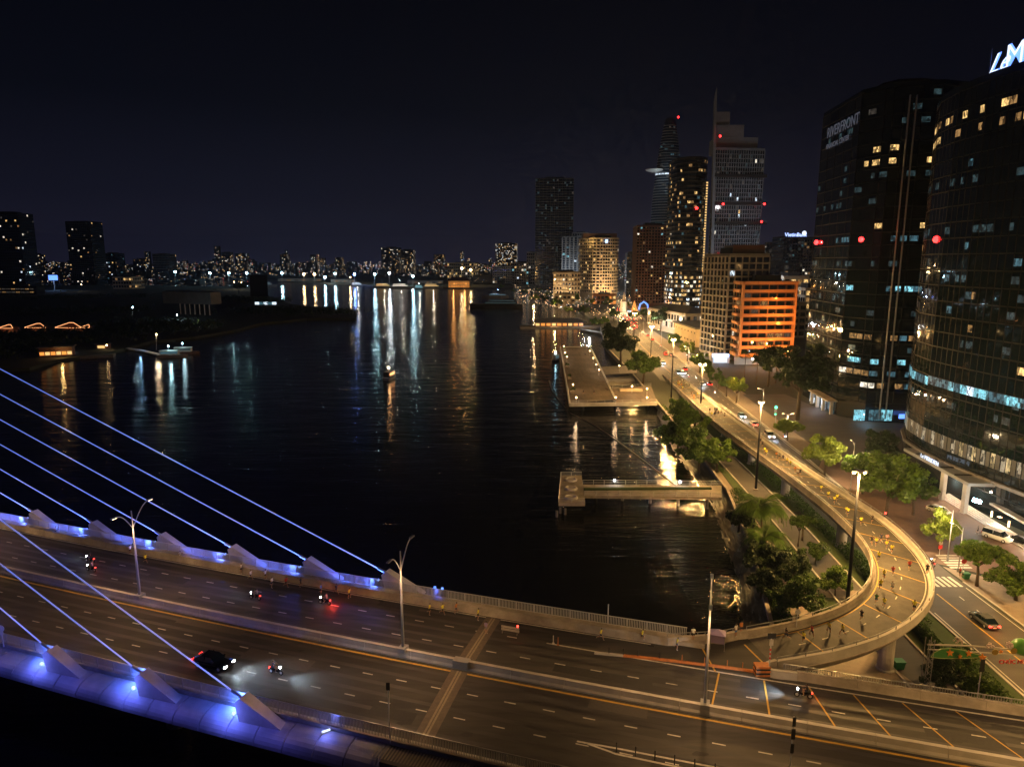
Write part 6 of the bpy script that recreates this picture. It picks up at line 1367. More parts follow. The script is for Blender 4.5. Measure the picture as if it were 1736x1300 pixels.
# ---- park trees and festive lights at the square and along the riverside park
spots = [(1010, 548), (990, 538), (965, 530), (945, 522), (925, 515), (905, 508), (1025, 552), (1040, 545), (1000, 520), (975, 512), (950, 507), (930, 503), (1075, 540), (1090, 545), (1065, 520), (890, 503), (915, 498), (1030, 518), (985, 502), (960, 498), (870, 498), (850, 493)]
for i, (px, py) in enumerate(spots):
    g = G(px, py); od = ('first', 'second', 'third', 'fourth', 'fifth', 'sixth', 'seventh')
    if i < 6: lb = 'park tree in the row nearest the river, %s from the big dark pier tree' % od[i]
    elif i in (6, 7): lb = 'park tree just behind the big dark pier tree, %s' % ('nearer the road', 'farther back')[i - 6]
    elif i < 12: lb = 'park tree in the second row from the river, %s from the statue' % od[i - 8]
    elif i in (12, 13): lb = 'park tree beside the road by the blue arch, %s' % ('left one', 'right one')[i - 12]
    else: lb = 'small park tree among the far festive lights, %s %s' % (('olive', 'dark green', 'yellowish')[i % 3], {14: 'below the statue', 15: 'behind the dark ship', 16: 'left of the corner hotel', 17: 'at the orange pavilion', 18: 'below the corner hotel', 19: 'before the terrace house', 20: 'near the party boat', 21: 'farthest along the bank'}[i])
    tree('park_tree', lb, g, R.uniform(7, 12), R.uniform(5, 8), 'far' if i % 2 else 'far2', ('leaf_a', 'leaf_b', 'leaf_yellow')[i % 3], 'park trees by the lit square', .25)
mbs = MB(); rs = random.Random(3)
for i in range(560):
    px = rs.uniform(872, 1085); lo = 488 + max(0, (px - 872)) * .06; hi = 512 + (px - 872) * .20; py = rs.uniform(lo, hi); 
    if px < 985 and py > 540: continue
    g = G(px, py, 2.4); z = rs.choice((3, 4, 5, 6, 7, 9)); rr = rs.uniform(.18, .38) * g.y / 800
    mbs.sphere((g.x, g.y, z), rr, 6, rs.choice((0, 0, 0, 1, 1, 2, 3, 4, 4, 5)))
fl_ = mbs.build('festive_lights', [GL['lantern'], GL['white'], GL['led_orange'], GL['led_orange'], GL['warm'], GL['cool']]); tag(fl_, 'scatter of small festive lamps over the riverside square', None, None, 'stuff')
for px, py, pw, cc in ((1025, 520, 16000, (1, .45, .15)), (975, 520, 14000, (1, .7, .3)), (1075, 525, 14000, (1, .6, .3)), (940, 512, 14000, (1, .7, .3)), (1000, 545, 9000, (.8, .9, 1)), (905, 502, 14000, (1, .6, .25)), (1050, 545, 8000, (1, .65, .3)), (1030, 500, 16000, (1, .35, .1))):
    g = G(px, py, 9); lamp('POINT', g, pw, cc, None, .6, name='square_light')
for i, (px, py, mm, lb) in enumerate(((1091, 507, 'blue', 'blue lit festive arch at the square'), (1075, 512, 'orange', 'orange glowing festive cone tree at the square'), (1062, 513, 'cool', 'white lit tent beside the statue'))):
    g = G(px, py + 18, 2.4); t = thing('festive_structure', lb, 'festive display', g, 0, 'festive displays at the square')
    if i == 1: MB().lathe([(4, 0), (2.6, 4), (1.4, 8), (.3, 12)], 10, g).build('cone', GL[mm], t)
    elif i == 0: MB().tube([(g.x - 5, g.y, 2.4), (g.x - 4, g.y, 8), (g.x, g.y, 11), (g.x + 4, g.y, 8), (g.x + 5, g.y, 2.4)], .8, 6).build('arch', GL[mm], t)
    else: MB().add([(g.x - 6, g.y, 5), (g.x + 6, g.y, 5), (g.x + 6, g.y + 8, 5), (g.x - 6, g.y + 8, 5), (g.x, g.y + 4, 9)], [(0, 1, 4), (1, 2, 4), (2, 3, 4), (3, 0, 4)]).build('canopy', GL['dim'], t); MB().box((g.x, g.y + 4, 3.6), (10, 6, 2.6)).build('tent_wall', LIT[COOL] if i == 2 else GL[mm], t)
# ------------------------------------------------------------------ people
SKINC = mat('skin', (.36, .21, .14), .6); HAIR = mat('hair', (.012, .010, .009), .6); SHOE = mat('shoe', (.45, .45, .45), .6)
CL = {k_: mat('cloth_' + k_, c, .8) for k_, c in dict(yellow=(.80, .72, .05), white=(.80, .80, .78), red=(.50, .05, .035), black=(.02, .02, .022), navy=(.025, .035, .09), blue=(.05, .16, .45), grey=(.22, .22, .23), orange=(.6, .22, .05), pink=(.55, .25, .30), purple=(.30, .24, .42), green=(.08, .25, .08)).items()}
POSES = {
 'stride': dict(rk=(.30, .66), ra=(.38, .26), rt=(.52, .24), lk=(-.12, .52), la=(-.48, .36), lt=(-.52, .22), re=(-.22, 1.16), rw=(-.02, 1.02), le=(.10, 1.14), lw=(.36, 1.24)),
 'push': dict(rk=(.34, .74), ra=(.18, .38), rt=(.33, .34), lk=(-.10, .50), la=(-.22, .10), lt=(-.07, .03), re=(-.24, 1.18), rw=(-.06, 1.02), le=(.12, 1.14), lw=(.34, 1.28)),
 'stance': dict(rk=(.10, .52), ra=(.0, .09), rt=(.17, .03), lk=(.12, .56), la=(-.28, .48), lt=(-.36, .36), re=(-.06, 1.14), rw=(.20, 1.10), le=(-.10, 1.14), lw=(.16, 1.12)),
 'walk': dict(rk=(.18, .52), ra=(.26, .09), rt=(.42, .05), lk=(-.02, .50), la=(-.26, .13), lt=(-.12, .03), re=(-.10, 1.12), rw=(-.08, .88), le=(.08, 1.12), lw=(.18, .90)),
 'stand': dict(rk=(.02, .50), ra=(0, .09), rt=(.17, .03), lk=(.02, .50), la=(-.03, .09), lt=(.14, .03), re=(-.02, 1.12), rw=(.08, .90), le=(-.02, 1.12), lw=(.08, .90)),
 'ride': dict(rk=(.38, .86), ra=(.28, .42), rt=(.44, .38), lk=(.38, .86), la=(.28, .42), lt=(.44, .38), re=(.24, 1.20), rw=(.46, 1.16), le=(.24, 1.20), lw=(.46, 1.16)),
}
def body_mesh(pose):
    p = POSES[pose]; lean = .08 if pose in ('stride', 'push', 'stance') else 0
    J = []; E = []; bones = []
    def v(x, y, z, r): J.append((x, y, z, r)); return len(J) - 1
    def e(a, b, m): E.append((a, b)); bones.append((a, b, m))
    pel = v(0, 0, .94, .135); sp = v(lean * .5, 0, 1.14, .125); ch = v(lean, 0, 1.33, .155); nk = v(lean * 1.2 + .01, 0, 1.48, .055); hd = v(lean * 1.3 + .03, 0, 1.60, .095); tp = v(lean * 1.3 + .01, 0, 1.71, .075)
    e(pel, sp, 1); e(sp, ch, 1); e(ch, nk, 0); e(nk, hd, 0); e(hd, tp, 3)
    for sg, k, a, t, el, w in ((-1, 'rk', 'ra', 'rt', 're', 'rw'), (1, 'lk', 'la', 'lt', 'le', 'lw')):
        hp = v(0, sg * .09, .88, .095); kn = v(p[k][0], sg * .10, p[k][1], .062); an = v(p[a][0], sg * .10, p[a][1], .042); to = v(p[t][0], sg * .11, p[t][1], .038)
        e(pel, hp, 2); mid = v(p[k][0] * .6, sg * .10, .88 + (p[k][1] - .88) * .6, .078); e(hp, mid, 2); e(mid, kn, 0); e(kn, an, 0); e(an, to, 4)
        sh = v(lean, sg * .19, 1.40, .06); me_ = v(lean + (p[el][0]) * .5, sg * .23, (1.40 + p[el][1]) / 2, .052); eb = v(lean + p[el][0], sg * .25, p[el][1], .042); wr = v(lean + p[w][0], sg * .20, p[w][1], .032); hn = v(lean + p[w][0] + .05, sg * .19, p[w][1] + .03, .036)
        e(ch, sh, 1); e(sh, me_, 1); e(me_, eb, 0); e(eb, wr, 0); e(wr, hn, 0)
    me = bpy.data.meshes.new('body_skeleton'); me.from_pydata([j[:3] for j in J], E, []); o = bpy.data.objects.new('body_skeleton', me); COL.objects.link(o)
    md = o.modifiers.new('skin', 'SKIN'); 
    if not me.skin_vertices: 
        bm = bmesh.new(); bm.from_mesh(me); bm.verts.layers.skin.verify(); bm.to_mesh(me); bm.free()
    for i, sv in enumerate(me.skin_vertices[0].data): sv.radius = (J[i][3],) * 2; sv.use_root = (i == pel)
    o.modifiers.new('sub', 'SUBSURF').levels = 1; o.modifiers['sub'].render_levels = 1
    dg = bpy.context.evaluated_depsgraph_get(); dg.update(); m2 = bpy.data.meshes.new_from_object(o.evaluated_get(dg)); bpy.data.objects.remove(o); m2.name = 'person_' + pose
    zmin = min(q.co.z for q in m2.vertices)
    m2.materials.clear()
    for mm in (SKINC, CL['yellow'], CL['black'], HAIR, SHOE): m2.materials.append(mm)
    for f in m2.polygons:
        c = f.center; best = (9, 0); f.use_smooth = True
        for a, b, m in bones:
            A, B = Vector(J[a][:3]), Vector(J[b][:3]); t = max(0, min(1, (c - A).dot(B - A) / (B - A).length_squared)); d = (c - A.lerp(B, t)).length - (J[a][3] * (1 - t) + J[b][3] * t)
            if d < best[0]: best = (d, m)
        m = best[1]
        if c.z < .98 and m == 1: m = 2
        if c.z > 1.62 and c.x < hd * 0 + lean * 1.3 + .06: m = 3
        if m == 2 and pose == 'ride': m = 2
        f.material_index = m
    if pose != 'ride':
        for q in m2.vertices: q.co.z -= zmin
    return m2
BODY = {k_: body_mesh(k_) for k_ in POSES}
def person(label, p, pose, shirt, shorts='black', heading=0., group='runners in the road race', h=1.0, name='person'):
    o = put(name, BODY[pose], None, (p[0], p[1], p[2]), heading, (h, h, h)); tag(o, label, 'person', group)
    for i, mm in ((1, CL[shirt]), (2, CL[shorts])): o.material_slots[i].link = 'OBJECT'; o.material_slots[i].material = mm
    return o
tB = math.atan2(bc(0)[1].y, bc(0)[1].x)
ps = ('stride', 'push', 'stance')
br_run = [(95, 905, 'white', 'white-shirted runner by the far railing, first from the left frame edge'), (221, 940, 'white', 'white-shirted runner beside the first median lamp post, front of a pair'), (227, 934, 'black', 'dark-clad runner of the pair beside the first median lamp post'), (247, 953, 'yellow', 'small pale-yellow shirted runner just right of the first median lamp post'), (306, 950, 'white', 'lone white-shirted runner between the first lamp post and the runner pack'), (409, 972, 'white', 'leading-left white-shirted runner of the pack below the blue railing'), (425, 981, 'white', 'white-shirted runner second from left in the pack below the blue railing'), (450, 983, 'white', 'white-shirted runner third from left in the pack below the blue railing'), (461, 996, 'white', 'pale-shirted runner set lower than the white-shirted pack'), (485, 994, 'red', 'red-shirted runner on the bridge below the blue railing'), (510, 996, 'navy', 'navy-shirted runner right of the red-shirted one on the bridge'), (544, 1008, 'blue', 'blue-shirted runner beside the red tail lamp scooter'), (570, 1005, 'navy', 'dark blue runner left of the yellow-shirted one near the last stay cable'), (592, 1015, 'yellow', 'yellow-shirted runner under the last long stay cable'),
          (728, 1042, 'yellow', 'yellow-shirted runner just right of the last blue railing lamp'), (750, 1040, 'yellow', 'yellow-shirted runner left of the orange-shirted one'), (773, 1041, 'orange', 'orange and white clad runner with a cap by the far parapet'), (810, 1051, 'yellow', 'yellow-shirted runner at the expansion joint'), (1018, 1083, 'yellow', 'yellow-shirted runner right of the white barrier board'), (1088, 1087, 'yellow', 'yellow-shirted runner by the parapet shadow, second right of the barrier board'), (1147, 1101, 'yellow', 'yellow-shirted runner striding above the orange divider kerb')]
for i, (px, py, sh, lb) in enumerate(br_run): person(lb, G(px, py, DZ + .01), ps[i % 3], sh, 'black' if i % 4 else 'navy', tB + R.uniform(-.2, .2) + (0 if px > 700 else math.pi * 0), h=R.uniform(.94, 1.04))
person('person in purple vest standing beside the white barrier board', G(824, 1074, DZ + .01), 'stand', 'purple', 'grey', 1.2, 'bystanders on the roads')
person('steward in orange standing at the ramp nose railing', G(1256, 1074, DZ + .6), 'stand', 'orange', 'navy', -1.2, 'bystanders on the roads'); person('steward in white standing at the ramp nose railing', G(1247, 1079, DZ + .5), 'stand', 'white', 'blue', -1.0, 'bystanders on the roads'); person('onlooker at the end of the bridge walkway railing', bp(S_NOSE - 9.2, 12.7, DZ + .5), 'stand', 'white', 'black', 1.5, 'bystanders on the roads')
rp_run = [(1333, 1083, 'black', 'dark-clad runner at the start of the ramp by the inner parapet'), (1362, 1090, 'yellow', 'yellow-shirted runner casting a long shadow at the ramp start'), (1376, 1080, 'red', 'red-shirted runner hugging the inner parapet at the ramp start'), (1405, 1074, 'yellow', 'yellow-shirted runner third along the ramp inner parapet'), (1428, 1076, 'yellow', 'yellow-shirted runner a step out from the inner parapet before the mast'), (1460, 1052, 'black', 'dark-clad runner on the ramp just below the mast foot'), (1485, 1024, 'green', 'green-clad runner at the inside of the ramp curve'), (1498, 1031, 'yellow', 'yellow and dark clad runner beside the green one in the ramp curve'), (1549, 1037, 'yellow', 'yellow-vested steward standing at the outer parapet of the ramp curve'), (1512, 1001, 'white', 'pale-shirted runner in mid lane on the ramp curve'), (1492, 1000, 'yellow', 'yellow-shirted runner at the inner edge of the ramp curve'), (1498, 982, 'yellow', 'yellow-capped runner left of the red-shirted pair on the ramp'), (1513, 976, 'red', 'dark red shirted runner, left of the red pair on the ramp'), (1541, 965, 'red', 'bright red shirted runner, right of the red pair on the ramp'), (1571, 974, 'black', 'person in black at the outer ramp parapet'), (1489, 951, 'yellow', 'yellow-shirted runner at the inner parapet above the red pair'), (1511, 939, 'yellow', 'yellow-shirted runner trailing the cluster on the upper ramp'), (1477, 922, 'black', 'dark-vested runner at the left of the upper ramp cluster'), (1485, 924, 'yellow', 'yellow-shirted runner inside the upper ramp cluster'), (1493, 920, 'navy', 'navy runner in the middle of the upper ramp cluster'), (1503, 920, 'pink', 'pink-shirted runner at the right of the upper ramp cluster'), (1502, 931, 'yellow', 'yellow-shirted runner at the front of the upper ramp cluster'), (1459, 889, 'yellow', 'pale yellow runner left of two above the ramp cluster'), (1478, 887, 'black', 'dark runner right of two above the ramp cluster'), (1437, 875, 'yellow', 'yellow-shirted runner of a tight trio behind the mast'), (1434, 872, 'yellow', 'second yellow-shirted runner of the tight trio behind the mast'), (1414, 853, 'yellow', 'yellow-shirted runner under the bright lamp glow on the ramp')]
for i, (px, py, sh, lb) in enumerate(rp_run):
    q = on_ramp(px, py); k_ = min(range(NR - 1), key=lambda j: (RI[j].lerp(RO[j], .5) - q).length); d = RI[k_ + 1] - RI[k_]
    person(lb, q + Vector((0, 0, .02)), 'stand' if ('steward' in lb or 'person in' in lb) else ps[(i * 2 + i // 3) % 3], sh, 'black' if i % 3 else 'navy', math.atan2(d.y, d.x) + math.pi + R.uniform(-.2, .2), h=R.uniform(.94, 1.05))
rs = random.Random(9)
far_run = [(1403, 845), (1389, 837), (1417, 852), (1352, 806), (1347, 801), (1355, 808), (1334, 786), (1338, 790), (1321, 779), (1316, 776), (1327, 783), (1296, 769), (1299, 772), (1288, 752), (1291, 757)] + [(1219 + rs.uniform(-10, 12), 703 + rs.uniform(-5, 6)) for _ in range(12)] + [(1182 + rs.uniform(-9, 10), 675 + rs.uniform(-5, 6)) for _ in range(8)] + [(1164 + rs.uniform(-7, 9), 655 + rs.uniform(-5, 5)) for _ in range(14)]
for i, (px, py) in enumerate(far_run):
    q = on_ramp(px, py); k_ = min(range(NR - 1), key=lambda j: (RI[j].lerp(RO[j], .5) - q).length); f = rs.uniform(.2, .8) if i > 14 else max(.15, min(.85, (q - RI[k_]).length / (RO[k_] - RI[k_]).length)); p = RI[k_].lerp(RO[k_], f); d = RI[k_ + 1] - RI[k_]
    person('tiny runner far along the descending flyover within the oncoming pack' if i > 2 else ('runner in yellow, middle of three strung out on the ramp', 'runner in yellow, farthest of three strung out on the ramp', 'runner in yellow, nearest of three strung out on the ramp')[i], p + Vector((0, 0, .02)), ps[i % 3], 'yellow' if i < 3 else rs.choice(('yellow', 'yellow', 'white', 'navy', 'black', 'orange', 'grey')), 'black', math.atan2(d.y, d.x) + math.pi, 'runners in the distant pack' if i > 2 else 'runners in the road race')
# hotel forecourt trio, crossing pedestrians, pier strollers
for (px, py, lb) in ((1657, 905, 'person in black, left of three by the hotel forecourt van'), (1665, 907, 'person in black, middle of three by the hotel forecourt van'), (1674, 904, 'person in black by the rear of the hotel forecourt van')): person(lb, G(px, py, GZ + .02), 'walk', 'black', 'black', 2.6, 'people on the pavement')
person('person in white stepping off the kerb at the crosswalk', G(1632, 980, GZ + .05), 'walk', 'white', 'black', 2.5, 'people on the pavement'); person('person in red at the crosswalk corner', G(1627, 977, GZ + .05), 'stand', 'red', 'black', 2.0, 'people on the pavement')
for px, py, lb in ((989, 668, 'stroller on the open pier deck, left of two'), (1007, 668, 'stroller on the open pier deck, right of two'), (992, 604, 'stroller at the far end of the pier'), (968, 643, 'stroller leaning on the river rail of the pier')): person(lb, G(px, py, PZ + .03), 'walk', 'navy', 'black', 1.0, 'strollers on the pier')
# ------------------------------------------------------------------ vehicles
def wheel(mbname, t, x, y, r, w):
    o = MB().lathe([(r * .55, -w / 2), (r, -w / 2 + .02), (r, w / 2 - .02), (r * .55, w / 2)], 14, (x, y, r), 0, 'Y').build('wheel', M['tyre'], t, rel=False, smooth=False)
    MB().lathe([(r * .56, -w / 2 - .012), (r * .56, w / 2 + .012)], 12, (x, y, r), 0, 'Y').build('rim', M['steel_pale'], o, rel=False); return o
def car(label, p, rz, paint='car_black', kind='sedan', head=0, tail=True, group='cars on the roads', beam=False, name='parked_car', cat='car', sc=1.):
    t = thing(name, label, cat, p, rz, group, sc)
    van = kind != 'sedan'; L, W = (4.6, 1.82) if not van else (4.9, 1.95); zb, zt = (.86, 1.42) if not van else (1.02, 1.86)
    st = [(-L / 2, .62, .30, zb * .86), (-L / 2 + .12, .86, .22, zb * .98), (-L * .3, .97, .2, zb), (0, 1, .2, zb), (L * .22, 1, .2, zb * .97), (L * .38, .96, .2, zb * .90), (L / 2 - .1, .84, .22, zb * .78), (L / 2, .60, .32, zb * .66)]
    V = []; fs = []
    for x, w, z0, z1 in st:
        h = W / 2 * w; V += [(x, -h * .94, z0), (x, -h, (z0 + z1) / 2), (x, -h * .93, z1), (x, -h * .5, z1 + .035), (x, h * .5, z1 + .035), (x, h * .93, z1), (x, h, (z0 + z1) / 2), (x, h * .94, z0)]
    for i in range(len(st) - 1):
        for k_ in range(8): fs.append((i * 8 + k_, (i + 1) * 8 + k_, (i + 1) * 8 + (k_ + 1) % 8, i * 8 + (k_ + 1) % 8))
    fs += [tuple(range(8)), tuple(range((len(st) - 1) * 8, len(st) * 8))[::-1]]
    MB().add(V, fs).build('body', M[paint], t, rel=False, smooth=True)
    x0, x1 = (-L * .42, L * .22) if not van else (-L * .49, L * .30); r0, r1 = (-L * .24, L * .06) if not van else (-L * .44, L * .16); w0, w1 = W * .46, W * .37
    zb2 = zb + .02
    V = [(x0, -w0, zb2), (x1, -w0, zb2), (x1, w0, zb2), (x0, w0, zb2), (r0, -w1, zt), (r1, -w1, zt), (r1, w1, zt), (r0, w1, zt)]
    MB().add(V, [(0, 1, 5, 4), (1, 2, 6, 5), (2, 3, 7, 6), (3, 0, 4, 7)]).build('windows', M['glass_dark'], t, rel=False)
    MB().add([(r0 - .08, -w1 - .04, zt - .03), (r1 + .08, -w1 - .04, zt - .03), (r1 + .08, w1 + .04, zt - .03), (r0 - .08, w1 + .04, zt - .03), (r0 + .1, -w1 + .12, zt + .06), (r1 - .1, -w1 + .12, zt + .06), (r1 - .1, w1 - .12, zt + .06), (r0 + .1, w1 - .12, zt + .06)], [(0, 1, 5, 4), (1, 2, 6, 5), (2, 3, 7, 6), (3, 0, 4, 7), (4, 5, 6, 7)]).build('roof', M[paint], t, rel=False)
    for xx in (x0 * .4 + x1 * .6,):
        for sg in (-1, 1): MB().box((xx - .35, sg * (w0 + w1) / 2 * 1.005, (zb + zt) / 2), (.09, .06, zt - zb)).build('door_pillar', M[paint], t, rel=False)
    for sg in (-1, 1):
        MB().box((L * .16, sg * (W / 2 + .08), zb + .05), (.18, .16, .12)).build('mirror', M[paint], t, rel=False)
        for x in (-L * .3, L * .31): wheel('wheel', t, x, sg * (W / 2 - .12), .32 if not van else .36, .22)
        MB().box((L / 2 - .10, sg * W * .34, zb * .70), (.16, .36, .14)).build('headlight', GL['head'] if head else M['steel_pale'], t, rel=False)
        MB().box((-L / 2 + .06, sg * W * .34, zb * .84), (.14, .42, .16)).build('taillight', GL['tail'] if tail else M['car_red'], t, rel=False)
    MB().box((-L / 2 - .0, 0, .52), (.06, .5, .14)).build('number_plate', M['wall_white'], t, rel=False)
    d = Vector((math.cos(rz), math.sin(rz), 0)); n = Vector((-d.y, d.x, 0)); P = Vector(p)
    if beam:
        for sg in (-1, 1): lamp('SPOT', P + d * (L / 2 + .15) + n * (sg * W * .34) + Vector((0, 0, .68)), head, (.72, .88, 1), None, .06, aim(d * 1 + n * (sg * .1) + Vector((0, 0, -.05))), rad(76), .9, 'headlight_beam')
    if tail: lamp('POINT', P - d * (L / 2 + .5) + Vector((0, 0, .6)), 14, (1, .04, .02), None, .2, name='taillight_glow')
    return t
hB = tB
car('black saloon car with headlights on, driving across the bridge', G(362, 1128, DZ + .01), hB, 'car_black', 'sedan', 2200, True, beam=True, name='moving_car')
car('dark saloon with glowing red tail lamps on the road beside the flyover', G(1667, 1056, GZ + .03), rad(91), 'car_grey', 'sedan', 0, True, name='moving_car')
car('white people carrier parked at the hotel steps', G(1690, 914, GZ + .03), rad(-62), 'car_white', 'van', 0, False, group='cars at the hotel forecourt')
car('white saloon half hidden behind the bright crossing tree', G(1590, 868, GZ + .03), rad(-60), 'car_white', 'sedan', 0, False, group='cars at the hotel forecourt')
car('dark car at the right frame edge by the hotel steps', G(1733, 922, GZ + .03), rad(-65), 'car_black', 'sedan', 0, False, group='cars at the hotel forecourt')
rd = lambda y: math.atan2(10, lerp_path(RR, min(y + 10, 690)) - lerp_path(RR, y))
for px, py, pt, kd, up, lb in ((1257, 707, 'car_blue', 'sedan', 0, 'pale blue taxi on the road beside the flyover'), (1277, 721, 'car_white', 'sedan', 1, 'white car with pink-lit tail behind the blue taxi'), (1304, 741, 'car_white', 'van', 0, 'white van with headlights nearest the junction'), (1190, 653, 'car_white', 'sedan', 0, 'white car below the twin mast lamp'), (1202, 653, 'car_red', 'sedan', 1, 'small dark red car near the pavement trees'), (1128, 602, 'car_red', 'van', 1, 'red van far up the riverside road'), (1138, 603, 'car_grey', 'sedan', 1, 'grey car right of the red van'), (1150, 634, 'car_blue', 'van', 0, 'bluish van with glaring headlights at the head of the oncoming queue'), (1158, 634, 'car_white', 'sedan', 0, 'white car with glaring headlights in the oncoming queue'), (1161, 627, 'car_red', 'sedan', 1, 'red-lit car beside the oncoming queue'), (1124, 617, 'car_white', 'sedan', 0, 'oncoming white car by the big dark tree'), (1098, 570, 'car_grey', 'sedan', 1, 'grey car far up the road, left of two'), (1106, 577, 'car_red', 'sedan', 1, 'red car far up the road, right of two')):
    q = G(px, py, GZ + .03); car(lb, q, rd(min(q.y, 600)) + (0 if up else math.pi), pt, kd, 0 if up else 700, bool(up), 'traffic on the riverside road', beam=not up, name='moving_car')
def motorbike(label, p, rz, paint='car_black', head=True, tail=True, beam=0, rider=None, rl=None, group='motorbikes on the roads'):
    t = thing('motorbike', label, 'motorbike', p, rz, group)
    for x in (-.62, .66): wheel('wheel', t, x, 0, .29, .1)
    MB().tube([(-.75, 0, .62), (-.35, 0, .55), (0, 0, .36), (.35, 0, .45), (.5, 0, .85), (.46, 0, 1.02)], [.09, .17, .13, .10, .10, .05], 8).build('body', M[paint], t, rel=False, smooth=True)
    MB().box((-.3, 0, .76), (.72, .26, .10)).build('seat', M['tyre'], t, rel=False); MB().tube([(.42, -.34, 1.04), (.5, 0, 1.0), (.42, .34, 1.04)], .025, 6).build('handlebar', M['black'], t, rel=False); MB().tube([(.5, 0, .95), (.66, 0, .3)], .04, 6).build('fork', M['steel'], t, rel=False)
    MB().box((.60, 0, .92), (.1, .18, .14)).build('headlight', GL['head'] if head else M['steel_pale'], t, rel=False); MB().box((-.80, 0, .68), (.08, .18, .1)).build('taillight', GL['tail'] if tail else M['car_red'], t, rel=False)
    d = Vector((math.cos(rz), math.sin(rz), 0)); P = Vector(p)
    if beam: lamp('SPOT', P + d * .75 + Vector((0, 0, .9)), beam, (.72, .88, 1), None, .05, aim(d + Vector((0, 0, -.07))), rad(74), .9, 'headlight_beam')
    if tail: lamp('POINT', P - d * 1.1 + Vector((0, 0, .6)), 6 if tail is True else tail, (1, .04, .02), None, .1, name='taillight_glow')
    if rider: person(rl, P - d * .28 + Vector((0, 0, -.06)), 'ride', rider, 'navy', rz, 'motorbike riders')
    return t
motorbike('dark motorbike left of the first median lamp post, ahead of its twin', G(153, 953, DZ + .01), hB + math.pi, beam=500, rider='black', rl='dark-clad rider on the leading motorbike left of the first median lamp post')
motorbike('dark motorbike trailing with a bright tail lamp left of the first median lamp post', G(155, 968, DZ + .01), hB + math.pi, rider='purple', rl='purple-clad rider on the trailing motorbike left of the first median lamp post')
motorbike('dark scooter blurred in mid carriageway below the runner pack', G(433, 1016, DZ + .01), hB + math.pi, beam=450, rider='grey', rl='grey-clad rider on the mid-carriageway scooter')
motorbike('scooter with a glowing red tail lamp among the bridge runners', G(551, 1024, DZ + .01), hB + math.pi, tail=120, rider='grey', rl='grey-clad rider on the red-glowing scooter')
motorbike('motorbike with a white headlamp following the black saloon', G(468, 1142, DZ + .01), hB, beam=2200, rider='navy', rl='dark rider on the motorbike following the black saloon')
motorbike('motorbike with a glaring headlamp on the bridge beside the ramp nose', G(1362, 1182, DZ + .01), hB + math.pi, beam=3000, rider='black', rl='dark rider on the headlamp-glaring motorbike by the ramp nose')
motorbike('scooter on the road beyond the outer ramp parapet', G(1581, 958, GZ + .03), rad(80), beam=0, rider='white', rl='white-shirted rider on the scooter beyond the outer ramp parapet')
for i, (px, py, up, lb) in enumerate(((1167, 640, 1, 'motorbike near the kerb below the mast lamp'), (1180, 642, 1, 'motorbike by the kerb right of its neighbour'), (1212, 668, 0, 'motorbike with a white headlamp beside the flyover barrier'), (1165, 605, 1, 'motorbike by the pavement near the yellow tree'), (1120, 588, 1, 'motorbike far up the kerb lane, nearer of two'), (1104, 577, 1, 'motorbike far up the kerb lane, farther of two'), (1330, 744, 0, 'motorbike waiting at the junction lamp'))):
    q = G(px, py, GZ + .03); motorbike(lb, q, rd(min(q.y, 600)) + (0 if up else math.pi), rider=('black', 'navy', 'white', 'grey', 'red', 'black', 'blue')[i], rl='rider on the ' + lb)
# tail-lamp queue far up the road: too small to pick apart
mb = MB(); rs = random.Random(21)
for i in range(90):
    y = rs.uniform(520, 760); f = rs.uniform(.1, .95); x = lerp_path(RL, y) * (1 - f) + lerp_path(RR, y) * f; mb.sphere((x, y, GZ + .9), .2, 6, 0 if f > .45 else 1)
tag(mb.build('far_traffic_lights', [GL['tail'], GL['lamp_soft']]), 'queue of tiny red and white vehicle lamps far up the road', None, None, 'stuff')
# ------------------------------------------------------------------ signs and small things
bb = thing('barrier_board', 'white folding barrier board with a red warning lamp on the bridge', 'barrier', G(865, 1073, DZ + .01), hB)
for x in (-.95, .95):
    for y in (-.3, .3): MB().tube([(x, y, 0), (x, 0, .95)], .03, 5).build('leg', M['steel'], bb, rel=False)
for i in range(2): MB().box((0, -.02, .42 + i * .36), (2.3, .05, .28)).build('board', M['wall_white'], bb, rel=False)
MB().sphere((.95, 0, 1.1), .13, 8).build('warning_lamp', GL['tail'], bb, rel=False)
for i, (px, py, lb) in enumerate(((938, 1085, 'thin marker post standing alone right of the barrier board'), (946, 1088, 'orange marker post by the lane line right of the barrier board'))): tag(MB().lathe([(.16, 0), (.16, .05), (.05, .07), (.05, 1.0)], 8, G(px, py + 5, DZ + .01)).build('marker_post', M['orange_kerb' if i else 'wall_white']), lb, 'post', 'loose marker posts on the bridge')
cb2 = thing('crash_cushion', 'orange striped crash cushion at the ramp nose', 'crash cushion', G(1291, 1143, DZ + .01), hB + .3)
for i in range(5): MB().box((0, 0, .14 + i * .24), (1.6 - .1 * (i % 2), 1.0, .22)).build('block', M['orange_kerb'] if i % 2 == 0 else M['tyre'], cb2, rel=False)
def pole_sign(name, label, base, H, parts, z):
    b = Vector((base[0], base[1], z)); t = thing(name, label, 'road sign', b, 0, 'poles and signs'); MB().tube([b, b + Vector((0, 0, H))], .06, 8).build('pole', M['steel_pale'], t)
    for nm, kind, h, sz, m in parts:
        if kind == 'disc': MB().lathe([(sz, -.03), (sz, .03)], 18, b + Vector((0, -.1, h)), 0, 'Y').build(nm, m, t)
        else: MB().box(b + Vector((0, -.1, h)), (sz[0], .06, sz[1])).build(nm, m, t)
    return t
SR = mat('sign_red', (.5, .03, .03), .5); SBL = mat('sign_blue_paint', (.04, .10, .38), .5); SG = mat('sign_green', (.03, .2, .08), .5)
